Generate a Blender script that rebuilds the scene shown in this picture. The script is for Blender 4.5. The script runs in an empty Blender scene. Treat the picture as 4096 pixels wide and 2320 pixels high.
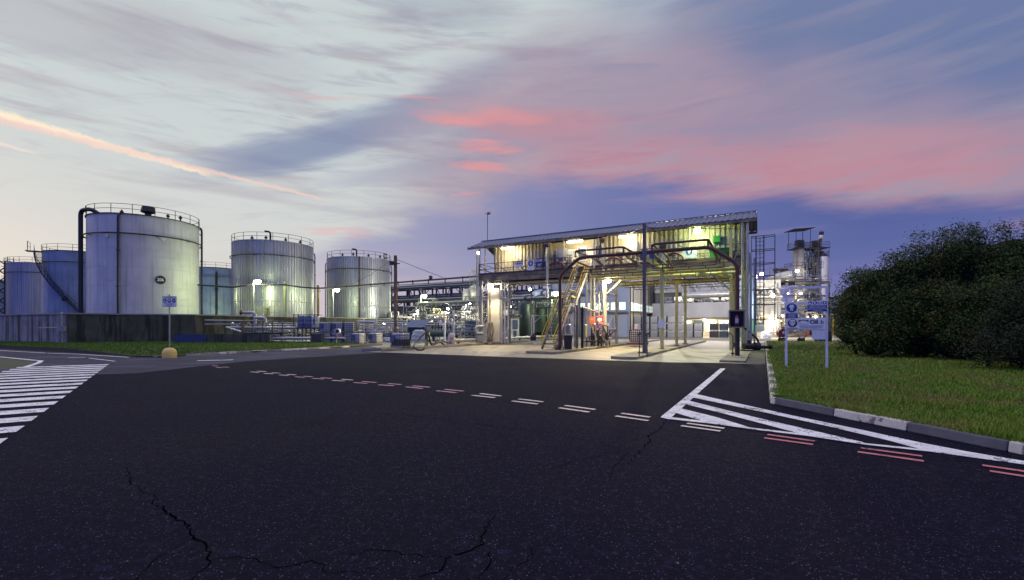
import bpy, math, random
import numpy as np
from mathutils import Vector, Matrix
R = math.radians
rng = random.Random(7)
sc = bpy.context.scene
COL = sc.collection

# ------------------------------------------------------------------ camera
F, HOR, EYE = 1800.0, 1308.0, 1.75          # focal length and horizon of the 4096-wide photograph, eye height
cam = bpy.data.cameras.new("camera")
cam.sensor_width = 36.0
cam.lens = 36.0 * F / 4096.0
cam.shift_y = (HOR - 1160.0) / 4096.0
cam.clip_end = 6000
camo = bpy.data.objects.new("camera", cam)
camo.location = (0, 0, EYE)
camo.rotation_euler = (R(90), 0, 0)
COL.objects.link(camo)
sc.camera = camo
sc.view_settings.view_transform = 'Standard'
sc.view_settings.look = 'None'
sc.view_settings.exposure = 0.0
sc.view_settings.gamma = 1.0
sc.cycles.use_denoising = True
sc.cycles.use_adaptive_sampling = False
sc.cycles.use_light_tree = True
sc.cycles.max_bounces = 5
sc.cycles.diffuse_bounces = 2
sc.cycles.sample_clamp_indirect = 4.0
sc.cycles.caustics_reflective = False
sc.cycles.caustics_refractive = False


def lin(c):
    return tuple(((v / 255.0) / 12.92 if v / 255.0 <= 0.04045 else ((v / 255.0 + 0.055) / 1.055) ** 2.4) for v in c[:3])


# ------------------------------------------------------------------ node helper: arithmetic on sockets
class NX:
    def __init__(self, nt): self.nt = nt

    def node(self, t, **kw):
        n = self.nt.nodes.new(t)
        for k, v in kw.items(): setattr(n, k, v)
        return n

    def put(self, sock, v):
        if isinstance(v, bpy.types.NodeSocket): self.nt.links.new(v, sock)
        elif v is not None:
            if hasattr(sock, 'default_value') and sock.type in ('RGBA',) and len(v) == 3: v = (*v, 1)
            sock.default_value = v

    def m(self, op, a, b=None, c=None, clamp=False):
        n = self.node('ShaderNodeMath', operation=op); n.use_clamp = clamp
        for i, v in enumerate((a, b, c)):
            if v is not None: self.put(n.inputs[i], v)
        return n.outputs[0]

    def add(self, a, b): return self.m('ADD', a, b)
    def mul(self, a, b): return self.m('MULTIPLY', a, b)
    def sub(self, a, b): return self.m('SUBTRACT', a, b)

    def ss(self, x, lo, hi, a=0.0, b=1.0):
        n = self.node('ShaderNodeMapRange', interpolation_type='SMOOTHSTEP')
        for i, v in enumerate((x, lo, hi, a, b)): self.put(n.inputs[i], v)
        return n.outputs[0]

    def mix(self, f, a, b, blend='MIX'):
        n = self.node('ShaderNodeMix', data_type='RGBA', blend_type=blend)
        self.put(n.inputs[0], f); self.put(n.inputs[6], a); self.put(n.inputs[7], b)
        return n.outputs[2]

    def noise(self, vec, scale, detail=4, rough=0.55, dist=0.0):
        n = self.node('ShaderNodeTexNoise')
        if vec is not None: self.put(n.inputs['Vector'], vec)
        n.inputs['Scale'].default_value = scale; n.inputs['Detail'].default_value = detail
        n.inputs['Roughness'].default_value = rough; n.inputs['Distortion'].default_value = dist
        return n.outputs[0]

    def vor(self, vec, scale, feature='F1', out='Distance'):
        n = self.node('ShaderNodeTexVoronoi', feature=feature)
        if vec is not None: self.put(n.inputs['Vector'], vec)
        n.inputs['Scale'].default_value = scale
        return n.outputs[out]

    def mapv(self, vec, scale=(1, 1, 1), loc=(0, 0, 0), rot=(0, 0, 0)):
        n = self.node('ShaderNodeMapping')
        self.put(n.inputs[0], vec)
        n.inputs[1].default_value = loc; n.inputs[2].default_value = rot; n.inputs[3].default_value = scale
        return n.outputs[0]

    def comb(self, x, y, z):
        n = self.node('ShaderNodeCombineXYZ')
        for i, v in enumerate((x, y, z)): self.put(n.inputs[i], v)
        return n.outputs[0]


# ------------------------------------------------------------------ world: dusk sky with lit clouds
world = bpy.data.worlds.new("World")
sc.world = world
world.use_nodes = True
SUN_EL, SUN_AZ = 3.0, -62.0
def build_world():
    nt = world.node_tree; nt.nodes.clear(); X = NX(nt)
    tc = X.node('ShaderNodeTexCoord').outputs['Generated']
    sep = X.node('ShaderNodeSeparateXYZ'); X.put(sep.inputs[0], tc)
    x, y, z = sep.outputs
    az = X.mul(X.m('ARCTAN2', x, y), 57.2958)
    el = X.mul(X.m('ARCSINE', z), 57.2958)
    def ae(px, py):
        dx, dy, dz = (px - 2048) / F, 1.0, (HOR - py) / F
        return math.degrees(math.atan2(dx, dy)), math.degrees(math.atan2(dz, math.hypot(dx, dy)))
    # cloud-plane coordinates: streets of cirrus seen in perspective
    zz = X.add(X.m('MAXIMUM', z, 0.0), 0.16)
    cp = X.comb(X.m('DIVIDE', x, zz), X.m('DIVIDE', y, zz), 0.0)
    n1 = X.noise(X.mapv(cp, (0.55, 1.6, 1), (3.1, 0, 0), (0, 0, R(-24))), 1.1, 6, 0.55, 0.5)
    n2 = X.noise(X.mapv(cp, (0.8, 3.4, 1), (0, 7.7, 0), (0, 0, R(18))), 1.5, 7, 0.6, 0.9)
    n3 = X.noise(X.mapv(cp, (0.5, 1.1, 1), (9, 2, 0), (0, 0, R(-50))), 0.7, 5, 0.5, 0.4)
    n1s = X.sub(n1, 0.5); n2s = X.sub(n2, 0.5)
    azn = X.add(az, X.mul(n1s, 30.0)); eln = X.add(el, X.mul(n2s, 9.0))
    def blob(px, py, wa, we, rot=0.0, soft=1.0, wob=1.0):
        a0, e0 = ae(px, py)
        da = X.sub(X.add(az, X.mul(n1s, 12.0 * wob)), a0); de = X.sub(X.add(el, X.mul(n2s, 8.0 * wob)), e0)
        c, s = math.cos(R(rot)), math.sin(R(rot))
        u = X.add(X.mul(da, c / wa), X.mul(de, s / wa))
        v = X.add(X.mul(da, -s / we), X.mul(de, c / we))
        d = X.add(X.mul(u, u), X.mul(v, v))
        return X.ss(d, soft, 0.0)
    # streaky wobble in azimuth and elevation
    sv = X.comb(X.mul(az, 0.030), X.mul(el, 0.16), 0.0)
    w1 = X.sub(X.noise(X.mapv(sv, (1, 1, 1), (2.2, 5.1, 0), (0, 0, R(-14))), 1.0, 7, 0.58, 0.35), 0.5)
    w2 = X.sub(X.noise(X.mapv(sv, (1, 1, 1), (8.2, 1.1, 0), (0, 0, R(10))), 2.3, 7, 0.6, 0.3), 0.5)
    w3 = X.noise(X.mapv(sv, (1, 1.6, 1), (4.2, 3.1, 0), (0, 0, R(-32))), 1.7, 6, 0.55, 0.3)
    elw = X.add(el, X.add(X.mul(w1, 7.0), X.mul(w2, 3.0)))
    def curve(pts):                         # elevation of a cloud edge against azimuth, points given on the 2571-wide view
        n = X.node('ShaderNodeValToRGB'); n.color_ramp.interpolation = 'B_SPLINE' if False else 'EASE'
        P = [ae(p * 1.5932, q * 1.5932) for p, q in pts]
        X.put(n.inputs[0], X.m('DIVIDE', X.add(az, 60.0), 120.0, clamp=True))
        cr = n.color_ramp; cr.elements[0].position = (P[0][0] + 60) / 120; cr.elements[0].color = (P[0][1] / 60,) * 3 + (1,)
        cr.elements[1].position = (P[-1][0] + 60) / 120; cr.elements[1].color = (P[-1][1] / 60,) * 3 + (1,)
        for a_, e_ in P[1:-1]:
            q = cr.elements.new((a_ + 60) / 120); q.color = (e_ / 60,) * 3 + (1,)
        sp = X.node('ShaderNodeSeparateColor'); X.put(sp.inputs[0], n.outputs[0]); return X.mul(sp.outputs[0], 60.0)
    low = curve([(560, 690), (760, 625), (930, 560), (1150, 500), (1330, 425), (1600, 430), (1900, 468), (2200, 492), (2571, 505)])
    upp = curve([(700, 420), (960, 300), (1150, 230), (1400, 110), (1700, 110), (2000, 190), (2300, 255), (2571, 300)])
    def over(col, m, c, k): return X.mix(X.mul(m, k) if not isinstance(k, bpy.types.NodeSocket) else X.mul(m, k), col, lin(c))
    pale = X.mix(X.ss(el, 1.0, 24.0), lin((216, 213, 210)), lin((202, 211, 212)))
    grey = X.mix(X.ss(el, 14.0, 34.0), lin((108, 122, 166)), lin((128, 142, 176)))
    tilt = X.add(X.add(az, X.mul(X.sub(el, 20.0), -0.35)), X.mul(w1, 26.0))
    col = X.mix(X.ss(tilt, -6.0, 30.0), pale, grey)
    col = over(col, X.mul(X.ss(w3, 0.47, 0.70), X.ss(el, 8.0, 18.0)), (172, 164, 176), 0.75)
    w4 = X.noise(X.mapv(sv, (1.0, 1.3, 1), (1.7, 9.1, 0), (0, 0, R(-24))), 4.2, 8, 0.62, 0.5)
    col = over(col, X.mul(X.mul(X.ss(w4, 0.50, 0.72), X.ss(az, 14.0, -8.0)), X.ss(el, 10.0, 20.0)), (156, 156, 174), 0.45)
    col = over(col, X.mul(X.mul(X.ss(w4, 0.48, 0.30), X.ss(az, 14.0, -8.0)), X.ss(el, 12.0, 22.0)), (212, 208, 210), 0.35)
    col = over(col, X.mul(X.ss(n2, 0.52, 0.74), X.ss(az, 4.0, -14.0)), (160, 168, 182), 0.30)
    col = over(col, blob(500, 130, 20, 4.5, 4), (178, 176, 184), 0.55)
    col = over(col, blob(1750, 30, 14, 3.0, 0), (150, 160, 178), 0.45)
    col = over(col, X.mul(X.ss(az, 4.0, 20.0), X.mul(X.ss(w1, -0.10, 0.20), X.ss(el, 15.0, 22.0))), (136, 140, 168), 0.6)
    col = over(col, X.mul(X.ss(az, 14.0, 30.0), X.ss(X.add(el, X.mul(w1, 16.0)), 12.0, 20.0)), (96, 112, 160), 0.55)
    # dark diagonal veil rising from the left tanks to the pink zone
    col = over(col, blob(1270, 560, 17, 2.7, 22, 1.0, 0.6), (128, 140, 174), 0.85)
    col = over(col, blob(1750, 420, 13, 3.2, 22, 1.0, 0.6), (150, 152, 176), 0.75)
    col = over(col, blob(1650, 700, 14, 2.0, 10, 1.0, 0.6), (158, 164, 186), 0.55)
    # mauve zone with a pinker lower band
    mz = X.mul(X.ss(X.sub(elw, upp), 5.0, -4.0), X.ss(az, -22.0, -2.0))
    mauve = X.mix(X.ss(w1, -0.20, 0.20), lin((152, 142, 168)), lin((184, 154, 168)))
    col = X.mix(X.mul(mz, 0.88), col, mauve)
    hgt = X.sub(elw, low)
    pk = X.mul(X.mul(X.ss(hgt, 9.0, 1.5), mz), X.ss(az, -6.0, 14.0))
    brk = X.noise(X.mapv(sv, (1.4, 1.6, 1), (6.3, 2.4, 0), (0, 0, R(12))), 2.6, 8, 0.62, 0.6)
    col = over(col, X.mul(pk, X.mul(X.ss(w1, -0.26, 0.12), X.ss(brk, 0.34, 0.60))), (190, 136, 152), 0.85)
    col = over(col, X.mul(mz, X.ss(brk, 0.52, 0.72)), (134, 134, 166), 0.35)
    col = over(col, blob(2150, 500, 14, 2.6, -4, 1.0, 0.7), (196, 140, 152), 0.6)
    col = over(col, blob(3400, 640, 20, 3.2, -9, 1.0, 0.8), (198, 138, 150), 0.35)
    # blue air under the cloud edge
    lz = X.ss(X.add(hgt, X.mul(w2, 3.5)), 1.5, -2.6)
    lowc = X.mix(X.ss(az, -22.0, 20.0), lin((158, 158, 190)), lin((102, 114, 170)))
    lowc = X.mix(X.ss(az, 14.0, 42.0), lowc, lin((72, 90, 156)))
    hor = X.mix(X.ss(az, -26.0, 26.0), lin((206, 190, 204)), lin((118, 122, 184)))
    lowc = X.mix(X.ss(elw, 12.0, -1.0), lowc, hor)
    lowc = over(lowc, X.ss(w3, 0.52, 0.72), (150, 140, 180), 0.35)
    col = X.mix(X.mul(lz, X.ss(az, -40.0, -14.0, 0.15, 0.95)), col, lowc)
    for px, py, wa, we, rot, k in ((1800, 478, 6.6, 1.15, -5, 0.85), (2020, 470, 7.0, 1.2, -4, 0.5), (1990, 592, 5.6, 0.62, -3, 0.75), (1930, 668, 4.8, 0.9, -6, 0.75), (1650, 398, 4.2, 0.40, 0, 0.55), (1250, 385, 7.0, 0.4, 4, 0.28), (1340, 930, 4.5, 0.5, 3, 0.35), (1880, 780, 2.5, 0.25, 8, 0.4)):
        col = over(col, X.mul(blob(px, py, wa, we, rot, 1.0, 0.55), X.ss(w2, -0.22, 0.06)), (236, 152, 152), k * 0.9)
    # condensation trails: narrow great circles
    def trail(p, q, w, k, c, endfade):
        global _
        def d(px, py): return Vector(((px - 2048) / F, 1.0, (HOR - py) / F)).normalized()
        a, b = d(*p), d(*q); n = a.cross(b).normalized(); t = (b - a * a.dot(b)).normalized()
        def dot(v):
            nn = X.node('ShaderNodeVectorMath', operation='DOT_PRODUCT'); X.put(nn.inputs[0], tc); nn.inputs[1].default_value = v; return nn.outputs['Value']
        f = X.noise(tc, 70, 5, 0.65); dd = X.m('ABSOLUTE', X.add(dot(n), X.mul(X.sub(f, 0.5), w * 1.5)))
        along = X.m('ARCTAN2', dot(t), dot(a)); L = math.acos(a.dot(b))
        wd = X.ss(along, -0.2, L, w * 1.25, w * 0.7)
        core = X.ss(X.m('DIVIDE', dd, wd), 1.0, 0.15)
        return X.mul(X.mul(core, X.ss(along, L, L * endfade)), X.mul(X.ss(along, -0.9, -0.5), k)), c
    for args in (((0, 458), (900, 715), 0.0095, 1.0, (255, 236, 210), 0.80), ((900, 700), (1360, 812), 0.0062, 0.75, (242, 208, 198), 0.62), ((0, 575), (170, 622), 0.0035, 0.6, (250, 222, 205), 0.5)):
        m_, c_ = trail(*args)
        col = X.mix(m_, col, lin(c_))
    # brighter open sky overhead and behind, out of view
    hi = X.ss(el, 38.0, 62.0, 1.0, 1.6)
    back = X.ss(y, 0.1, -0.6, 1.0, 1.25)
    sc_ = X.mul(hi, back)
    col = X.mix(X.ss(y, 0.15, -0.4), col, X.mix(X.ss(x, -0.55, 0.45), lin((64, 98, 228)), lin((140, 144, 190))))
    col = X.mix(X.ss(el, 36.0, 62.0), col, lin((200, 194, 216)))
    ng = X.ss(el, -1.0, 0.0)
    scaled = X.node('ShaderNodeVectorMath', operation='SCALE'); X.put(scaled.inputs[0], col); X.put(scaled.inputs['Scale'], sc_)
    colb = X.mix(ng, (0.02, 0.02, 0.03), scaled.outputs[0])
    sky = X.node('ShaderNodeTexSky', sky_type='NISHITA'); sky.sun_disc = False
    sky.sun_elevation = R(SUN_EL); sky.sun_rotation = R(SUN_AZ)
    bg = X.node('ShaderNodeBackground'); X.put(bg.inputs[0], colb); bg.inputs[1].default_value = 0.97
    bg2 = X.node('ShaderNodeBackground'); X.put(bg2.inputs[0], sky.outputs[0]); bg2.inputs[1].default_value = 0.012
    ad = X.node('ShaderNodeAddShader'); nt.links.new(bg.outputs[0], ad.inputs[0]); nt.links.new(bg2.outputs[0], ad.inputs[1])
    out = X.node('ShaderNodeOutputWorld'); nt.links.new(ad.outputs[0], out.inputs[0])
build_world()
sl = bpy.data.lights.new("sun", 'SUN'); sl.energy = 0.35; sl.angle = R(25); sl.color = (1.0, 0.86, 0.74)
so = bpy.data.objects.new("sun", sl); COL.objects.link(so)
# the afterglow comes low from the left, behind the camera
so.rotation_euler = Vector((-0.62, 0.10, 0.62)).to_track_quat('Z', 'Y').to_euler()

# ------------------------------------------------------------------ positions
def G(px, py, z=0.0):
    Y = F * (EYE - z) / (py - HOR)
    return Vector(((px - 2048) * Y / F, Y, z))
def A(px, py, Y):
    return Vector(((px - 2048) * Y / F, Y, EYE + (HOR - py) * Y / F))
PX, PY = 0.8733, -0.4872                     # across the loading lanes; along them is (-PY, PX)
def S(s, t, z=0.0): return Vector((s * PX - t * PY, s * PY + t * PX, z))
LANE_ROT = math.atan2(PY, PX)
def s_at(px, t):                             # lane coordinate s where a picture column meets the line t
    r = (px - 2048) / F
    return (r * t * PX + t * PY) / (PX - r * PY)
EX, EY = Vector((PX, PY, 0)), Vector((-PY, PX, 0))
UP = Vector((0, 0, 1))


# ------------------------------------------------------------------ mesh builder
class MB:
    def __init__(self): self.v = []; self.f = []
    def quad(self, *p):
        n = len(self.v); self.v += [Vector(q) for q in p]; self.f.append(tuple(range(n, n + len(p)))); return self
    def hexa(self, p):                       # eight corners: bottom loop, top loop
        n = len(self.v); self.v += [Vector(q) for q in p]
        for q in ((3, 2, 1, 0), (4, 5, 6, 7), (0, 1, 5, 4), (1, 2, 6, 5), (2, 3, 7, 6), (3, 0, 4, 7)):
            self.f.append(tuple(n + i for i in q))
        return self
    def frame(self, o, ax, ay, az):          # box from a corner and three edges
        o, ax, ay, az = map(Vector, (o, ax, ay, az))
        if ax.cross(ay).dot(az) < 0: ax, ay = ay, ax
        return self.hexa([o, o + ax, o + ax + ay, o + ay, o + az, o + ax + az, o + ax + ay + az, o + ay + az])
    def box(self, x0, x1, y0, y1, z0, z1):
        return self.frame((x0, y0, z0), (x1 - x0, 0, 0), (0, y1 - y0, 0), (0, 0, z1 - z0))
    def sbox(self, s0, s1, t0, t1, z0, z1):
        return self.frame(S(s0, t0, z0), EX * (s1 - s0), EY * (t1 - t0), UP * (z1 - z0))
    def beam(self, a, b, w, h=None, up=None):
        h = h or w; a, b = Vector(a), Vector(b); d = (b - a)
        u = Vector(up) if up else (UP if abs(d.normalized().z) < 0.95 else EY)
        x = d.cross(u).normalized() * w; y = x.cross(d).normalized() * h
        return self.frame(a - x / 2 - y / 2, x, y, d)
    def ibeam(self, a, b, w, h, t=0.02, up=None):
        a, b = Vector(a), Vector(b); d = b - a
        u = Vector(up) if up else (UP if abs(d.normalized().z) < 0.95 else EY)
        x = d.cross(u).normalized(); y = x.cross(d).normalized()
        for s in (-1, 1): self.frame(a - x * w / 2 + y * (s * (h - t) / 2 - t / 2), x * w, y * t, d)
        return self.frame(a - x * t / 2 - y * (h / 2 - t), x * t, y * (h - 2 * t), d)
    def tube(self, pts, r, seg=8, close=False, caps=True):
        P = [Vector(p) for p in pts]; n = len(P); rr = r if isinstance(r, (list, tuple)) else [r] * n
        base = len(self.v); prev = None
        for i in range(n):
            a = P[i - 1] if (i or close) else P[i]; b = P[(i + 1) % n] if (i < n - 1 or close) else P[i]
            d = (b - a)
            if d.length < 1e-9: d = Vector((0, 0, 1))
            d.normalize()
            if prev is None:
                x = d.cross(UP if abs(d.z) < 0.9 else Vector((1, 0, 0))).normalized()
            else:
                x = (prev - d * prev.dot(d))
                x = x.normalized() if x.length > 1e-6 else d.orthogonal().normalized()
            prev = x; y = d.cross(x)
            k = 1.0
            if 0 < i < n - 1 or close:
                c = (P[i] - a).normalized().dot((b - P[i]).normalized()) if (P[i] - a).length > 1e-9 and (b - P[i]).length > 1e-9 else 1
                k = 1.0 / max(0.6, math.sqrt(max(0.0, (1 + c) / 2)))
            for j in range(seg):
                t = 2 * math.pi * j / seg
                self.v.append(P[i] + (x * math.cos(t) * (k if n > 2 else 1) + y * math.sin(t)) * rr[i])
        m = n if close else n - 1
        for i in range(m):
            for j in range(seg):
                a = base + i * seg + j; b = base + i * seg + (j + 1) % seg
                i2 = (i + 1) % n
                self.f.append((a, b, base + i2 * seg + (j + 1) % seg, base + i2 * seg + j))
        if caps and not close:
            self.f.append(tuple(base + j for j in reversed(range(seg))))
            self.f.append(tuple(base + (n - 1) * seg + j for j in range(seg)))
        return self
    def cyl(self, a, b, r, seg=16, r2=None): return self.tube([a, b], [r, r if r2 is None else r2], seg)
    def ring(self, c, rad, r, seg=48, tseg=6, a0=0.0, a1=360.0):
        full = abs(a1 - a0) >= 359.9
        n = seg if full else seg + 1
        pts = [Vector(c) + Vector((math.cos(R(a0 + (a1 - a0) * i / seg)), math.sin(R(a0 + (a1 - a0) * i / seg)), 0)) * rad for i in range(n)]
        return self.tube(pts, r, tseg, close=full)
    def lathe(self, c, prof, seg=48, cap=True):
        c = Vector(c); base = len(self.v); n = len(prof)
        for r, z in prof:
            for j in range(seg):
                t = 2 * math.pi * j / seg; self.v.append(c + Vector((r * math.cos(t), r * math.sin(t), z)))
        for i in range(n - 1):
            for j in range(seg):
                self.f.append((base + i * seg + j, base + i * seg + (j + 1) % seg, base + (i + 1) * seg + (j + 1) % seg, base + (i + 1) * seg + j))
        if cap:
            self.f.append(tuple(base + j for j in reversed(range(seg))))
            self.f.append(tuple(base + (n - 1) * seg + j for j in range(seg)))
        return self
    def prism(self, poly, o, ax, ay, depth):  # polygon in the plane (ax, ay), pushed back along -(ax x ay)
        o, ax, ay = Vector(o), Vector(ax), Vector(ay); nz = ax.cross(ay).normalized() * depth
        n = len(poly); b = len(self.v)
        self.v += [o + ax * p + ay * q for p, q in poly]; self.v += [o + ax * p + ay * q - nz for p, q in poly]
        self.f.append(tuple(range(b, b + n))); self.f.append(tuple(b + n + i for i in reversed(range(n))))
        for i in range(n):
            j = (i + 1) % n; self.f.append((b + j, b + i, b + n + i, b + n + j))
        return self
    def sheet(self, poly, z):                 # flat polygon seen from above
        return self.quad(*[(p[0], p[1], z) for p in poly])
    def slab(self, poly, z0, z1):
        P = [(p[0], p[1]) for p in poly]
        ar = sum(P[i][0] * P[(i + 1) % len(P)][1] - P[(i + 1) % len(P)][0] * P[i][1] for i in range(len(P)))
        if ar < 0: P.reverse()
        n = len(P); b = len(self.v)
        self.v += [Vector((*p, z0)) for p in P]; self.v += [Vector((*p, z1)) for p in P]
        self.f.append(tuple(b + i for i in reversed(range(n)))); self.f.append(tuple(b + n + i for i in range(n)))
        for i in range(n):
            j = (i + 1) % n; self.f.append((b + i, b + j, b + n + j, b + n + i))
        return self
    def corr(self, o, along, upv, L, H, period=0.33, depth=0.05, nrm=None):   # trapezoid sheet wall
        o, along, upv = Vector(o), Vector(along).normalized(), Vector(upv)
        nrm = Vector(nrm).normalized(); pts = []; x = 0.0
        while x < L:
            for dx, dd in ((0, 0), (0.50, 0), (0.60, 1), (0.90, 1)):
                if x + dx * period <= L: pts.append((x + dx * period, dd * depth))
            x += period
        pts.append((L, 0)); b = len(self.v)
        for px, dd in pts:
            self.v.append(o + along * px + nrm * dd); self.v.append(o + along * px + nrm * dd + upv)
        for i in range(len(pts) - 1): self.f.append((b + 2 * i, b + 2 * i + 2, b + 2 * i + 3, b + 2 * i + 1))
        return self
    def build(self, name, mat, parent=None, smooth=False, label=None):
        me = bpy.data.meshes.new(name)
        off = WORLD_LOC.get(parent.name, Vector()) if parent else Vector()
        me.from_pydata([tuple(v - off) for v in self.v], [], self.f)
        me.materials.append(mat)
        if smooth:
            me.polygons.foreach_set('use_smooth', [True] * len(me.polygons))
            try: me.set_sharp_from_angle(angle=R(40))
            except Exception: pass
        me.update()
        o = bpy.data.objects.new(name, me); COL.objects.link(o)
        if parent: o.parent = parent; WORLD_LOC[o.name] = off
        if label: o['label'] = label
        return o
WORLD_LOC = {}

def thing(name, label, cat, loc, group=None):
    o = bpy.data.objects.new(name, None); COL.objects.link(o)
    o.empty_display_size = 0.3; o.location = Vector(loc)
    o['label'] = label; o['category'] = cat
    if group: o['group'] = group
    WORLD_LOC[o.name] = Vector(loc)
    return o
def tag(o, label, cat, group=None):
    o['label'] = label; o['category'] = cat
    if group: o['group'] = group
    return o
def struct(o, kind='structure'):
    o['kind'] = kind; return o
def copy_thing(root, loc, label, rotz=0.0, group=None, skip=()):
    r = root.copy(); COL.objects.link(r); r.location = Vector(loc); r.rotation_euler = (0, 0, rotz); r['label'] = label
    if group: r['group'] = group
    for ch in list(root.children):
        if ch.name.split('.')[0] in skip: continue
        c = ch.copy(); COL.objects.link(c); c.parent = r
        for g in ch.children:
            d = g.copy(); COL.objects.link(d); d.parent = c
    return r
def fillet(pts, r, n=5):
    P = [Vector(p) for p in pts]; out = [P[0]]
    for i in range(1, len(P) - 1):
        a = (P[i - 1] - P[i]); b = (P[i + 1] - P[i]); k = min(r, a.length * 0.48, b.length * 0.48)
        p0, p2 = P[i] + a.normalized() * k, P[i] + b.normalized() * k
        for j in range(n + 1):
            t = j / n; out.append(p0 * (1 - t) ** 2 + P[i] * 2 * t * (1 - t) + p2 * t * t)
    out.append(P[-1]); return out
def lettering(body, o, ax, ay, size, mat, parent, align='CENTER', depth=0.004, name='lettering', xs=1.0, bold=0.0):
    cu = bpy.data.curves.new('text', 'FONT'); cu.body = body; cu.size = size; cu.align_x = align; cu.align_y = 'CENTER'
    cu.extrude = depth / 2; cu.offset = bold; cu.resolution_u = 3
    t = bpy.data.objects.new('text', cu)
    me = bpy.data.meshes.new_from_object(t)
    bpy.data.objects.remove(t); bpy.data.curves.remove(cu)
    ax, ay = Vector(ax).normalized(), Vector(ay).normalized(); nz = ax.cross(ay)
    off = WORLD_LOC.get(parent.name, Vector())
    M = Matrix(((ax.x * xs, ay.x, nz.x, 0), (ax.y * xs, ay.y, nz.y, 0), (ax.z * xs, ay.z, nz.z, 0), (0, 0, 0, 1)))
    M.translation = Vector(o) - off
    me.transform(M); me.materials.clear(); me.materials.append(mat); me.name = name
    ob = bpy.data.objects.new(name, me); COL.objects.link(ob); ob.parent = parent; WORLD_LOC[ob.name] = off
    return ob


# ------------------------------------------------------------------ materials
MATS = {}
def mat(name, c, rough=0.6, metal=0.0, var=0.0, vscale=1.5, c2=None, streak=0.0, streak_c=(0.05, 0.05, 0.045), streak_s=(1.2, 1.2, 0.07), bump=0.0, bscale=40, spec=0.5, thr=(0.52, 0.72), rvar=0.0):
    if name in MATS: return MATS[name]
    m = bpy.data.materials.new(name); m.use_nodes = True; nt = m.node_tree; X = NX(nt)
    b = nt.nodes['Principled BSDF']
    b.inputs['Roughness'].default_value = rough; b.inputs['Metallic'].default_value = metal
    b.inputs['Specular IOR Level'].default_value = spec
    tc = X.node('ShaderNodeTexCoord').outputs['Object']
    geo = X.node('ShaderNodeNewGeometry').outputs['Position']
    col = None
    if var:
        n = X.noise(geo, vscale, 5, 0.6)
        k2 = c2 or tuple(v * (1 - var) for v in c)
        col = X.mix(X.ss(n, 0.3, 0.7), c, k2)
    if streak:
        n = X.noise(X.mapv(geo, streak_s), 1.0, 5, 0.65)
        col = X.mix(X.mul(X.ss(n, *thr), streak), col if col is not None else c, streak_c)
    if col is not None: X.put(b.inputs['Base Color'], col)
    else: b.inputs['Base Color'].default_value = (*c, 1)
    if rvar:
        X.put(b.inputs['Roughness'], X.ss(X.noise(geo, 2.3, 4), 0.3, 0.7, rough - rvar, rough + rvar))
    if bump:
        bn = X.node('ShaderNodeBump'); bn.inputs['Strength'].default_value = bump; bn.inputs['Distance'].default_value = 0.02
        X.put(bn.inputs['Height'], X.noise(geo, bscale, 5, 0.65)); nt.links.new(bn.outputs[0], b.inputs['Normal'])
    MATS[name] = m; return m
def emit(name, c, k):
    if name in MATS: return MATS[name]
    m = bpy.data.materials.new(name); m.use_nodes = True
    b = m.node_tree.nodes['Principled BSDF']; b.inputs['Base Color'].default_value = (*c, 1)
    b.inputs['Emission Color'].default_value = (*c, 1); b.inputs['Emission Strength'].default_value = k
    m.cycles.emission_sampling = 'NONE'
    MATS[name] = m; return m

STEEL = mat('dark_steel', (0.045, 0.047, 0.055), 0.5, 0.3, 0.5, 2.0, c2=(0.09, 0.06, 0.045))
GALV = mat('galvanised_steel', (0.36, 0.37, 0.38), 0.42, 0.55, 0.35, 3.0)
RUST = mat('red_oxide_pipe', (0.11, 0.038, 0.027), 0.6, 0.1, 0.4, 1.5, c2=(0.065, 0.028, 0.026), streak=0.4, streak_c=(0.05, 0.03, 0.03))
RUSTY = mat('rusty_steel', (0.13, 0.075, 0.045), 0.75, 0.1, 0.4, 2.5, c2=(0.20, 0.15, 0.10))
YELLOW = mat('yellow_rail_paint', (0.62, 0.45, 0.03), 0.5, 0, 0.2, 2.0)
WHITEP = mat('white_paint', (0.72, 0.73, 0.74), 0.5, 0, 0.12, 2.0)
BLACK = mat('black_rubber', (0.015, 0.015, 0.017), 0.5)
BLUESIGN = mat('blue_sign_face', (0.018, 0.045, 0.20), 0.45)
SIGNWHITE = mat('white_sign_face', (0.74, 0.75, 0.78), 0.5, 0, 0.1, 3.0)
INK = mat('black_ink', (0.012, 0.012, 0.015), 0.5)
GREYP = mat('grey_paint', (0.25, 0.26, 0.28), 0.5, 0, 0.2, 1.5)
BLUEGREY = mat('blue_grey_post_paint', (0.12, 0.115, 0.115), 0.55, 0.1, 0.3, 2.0, streak=0.4, streak_c=(0.10, 0.07, 0.05))
PIPEW = mat('pale_pipe_cladding', (0.50, 0.50, 0.47), 0.38, 0.45, 0.3, 1.4)
CREAM = mat('cream_panel', (0.55, 0.53, 0.45), 0.5, 0.0, 0.12, 1.2)
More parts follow.
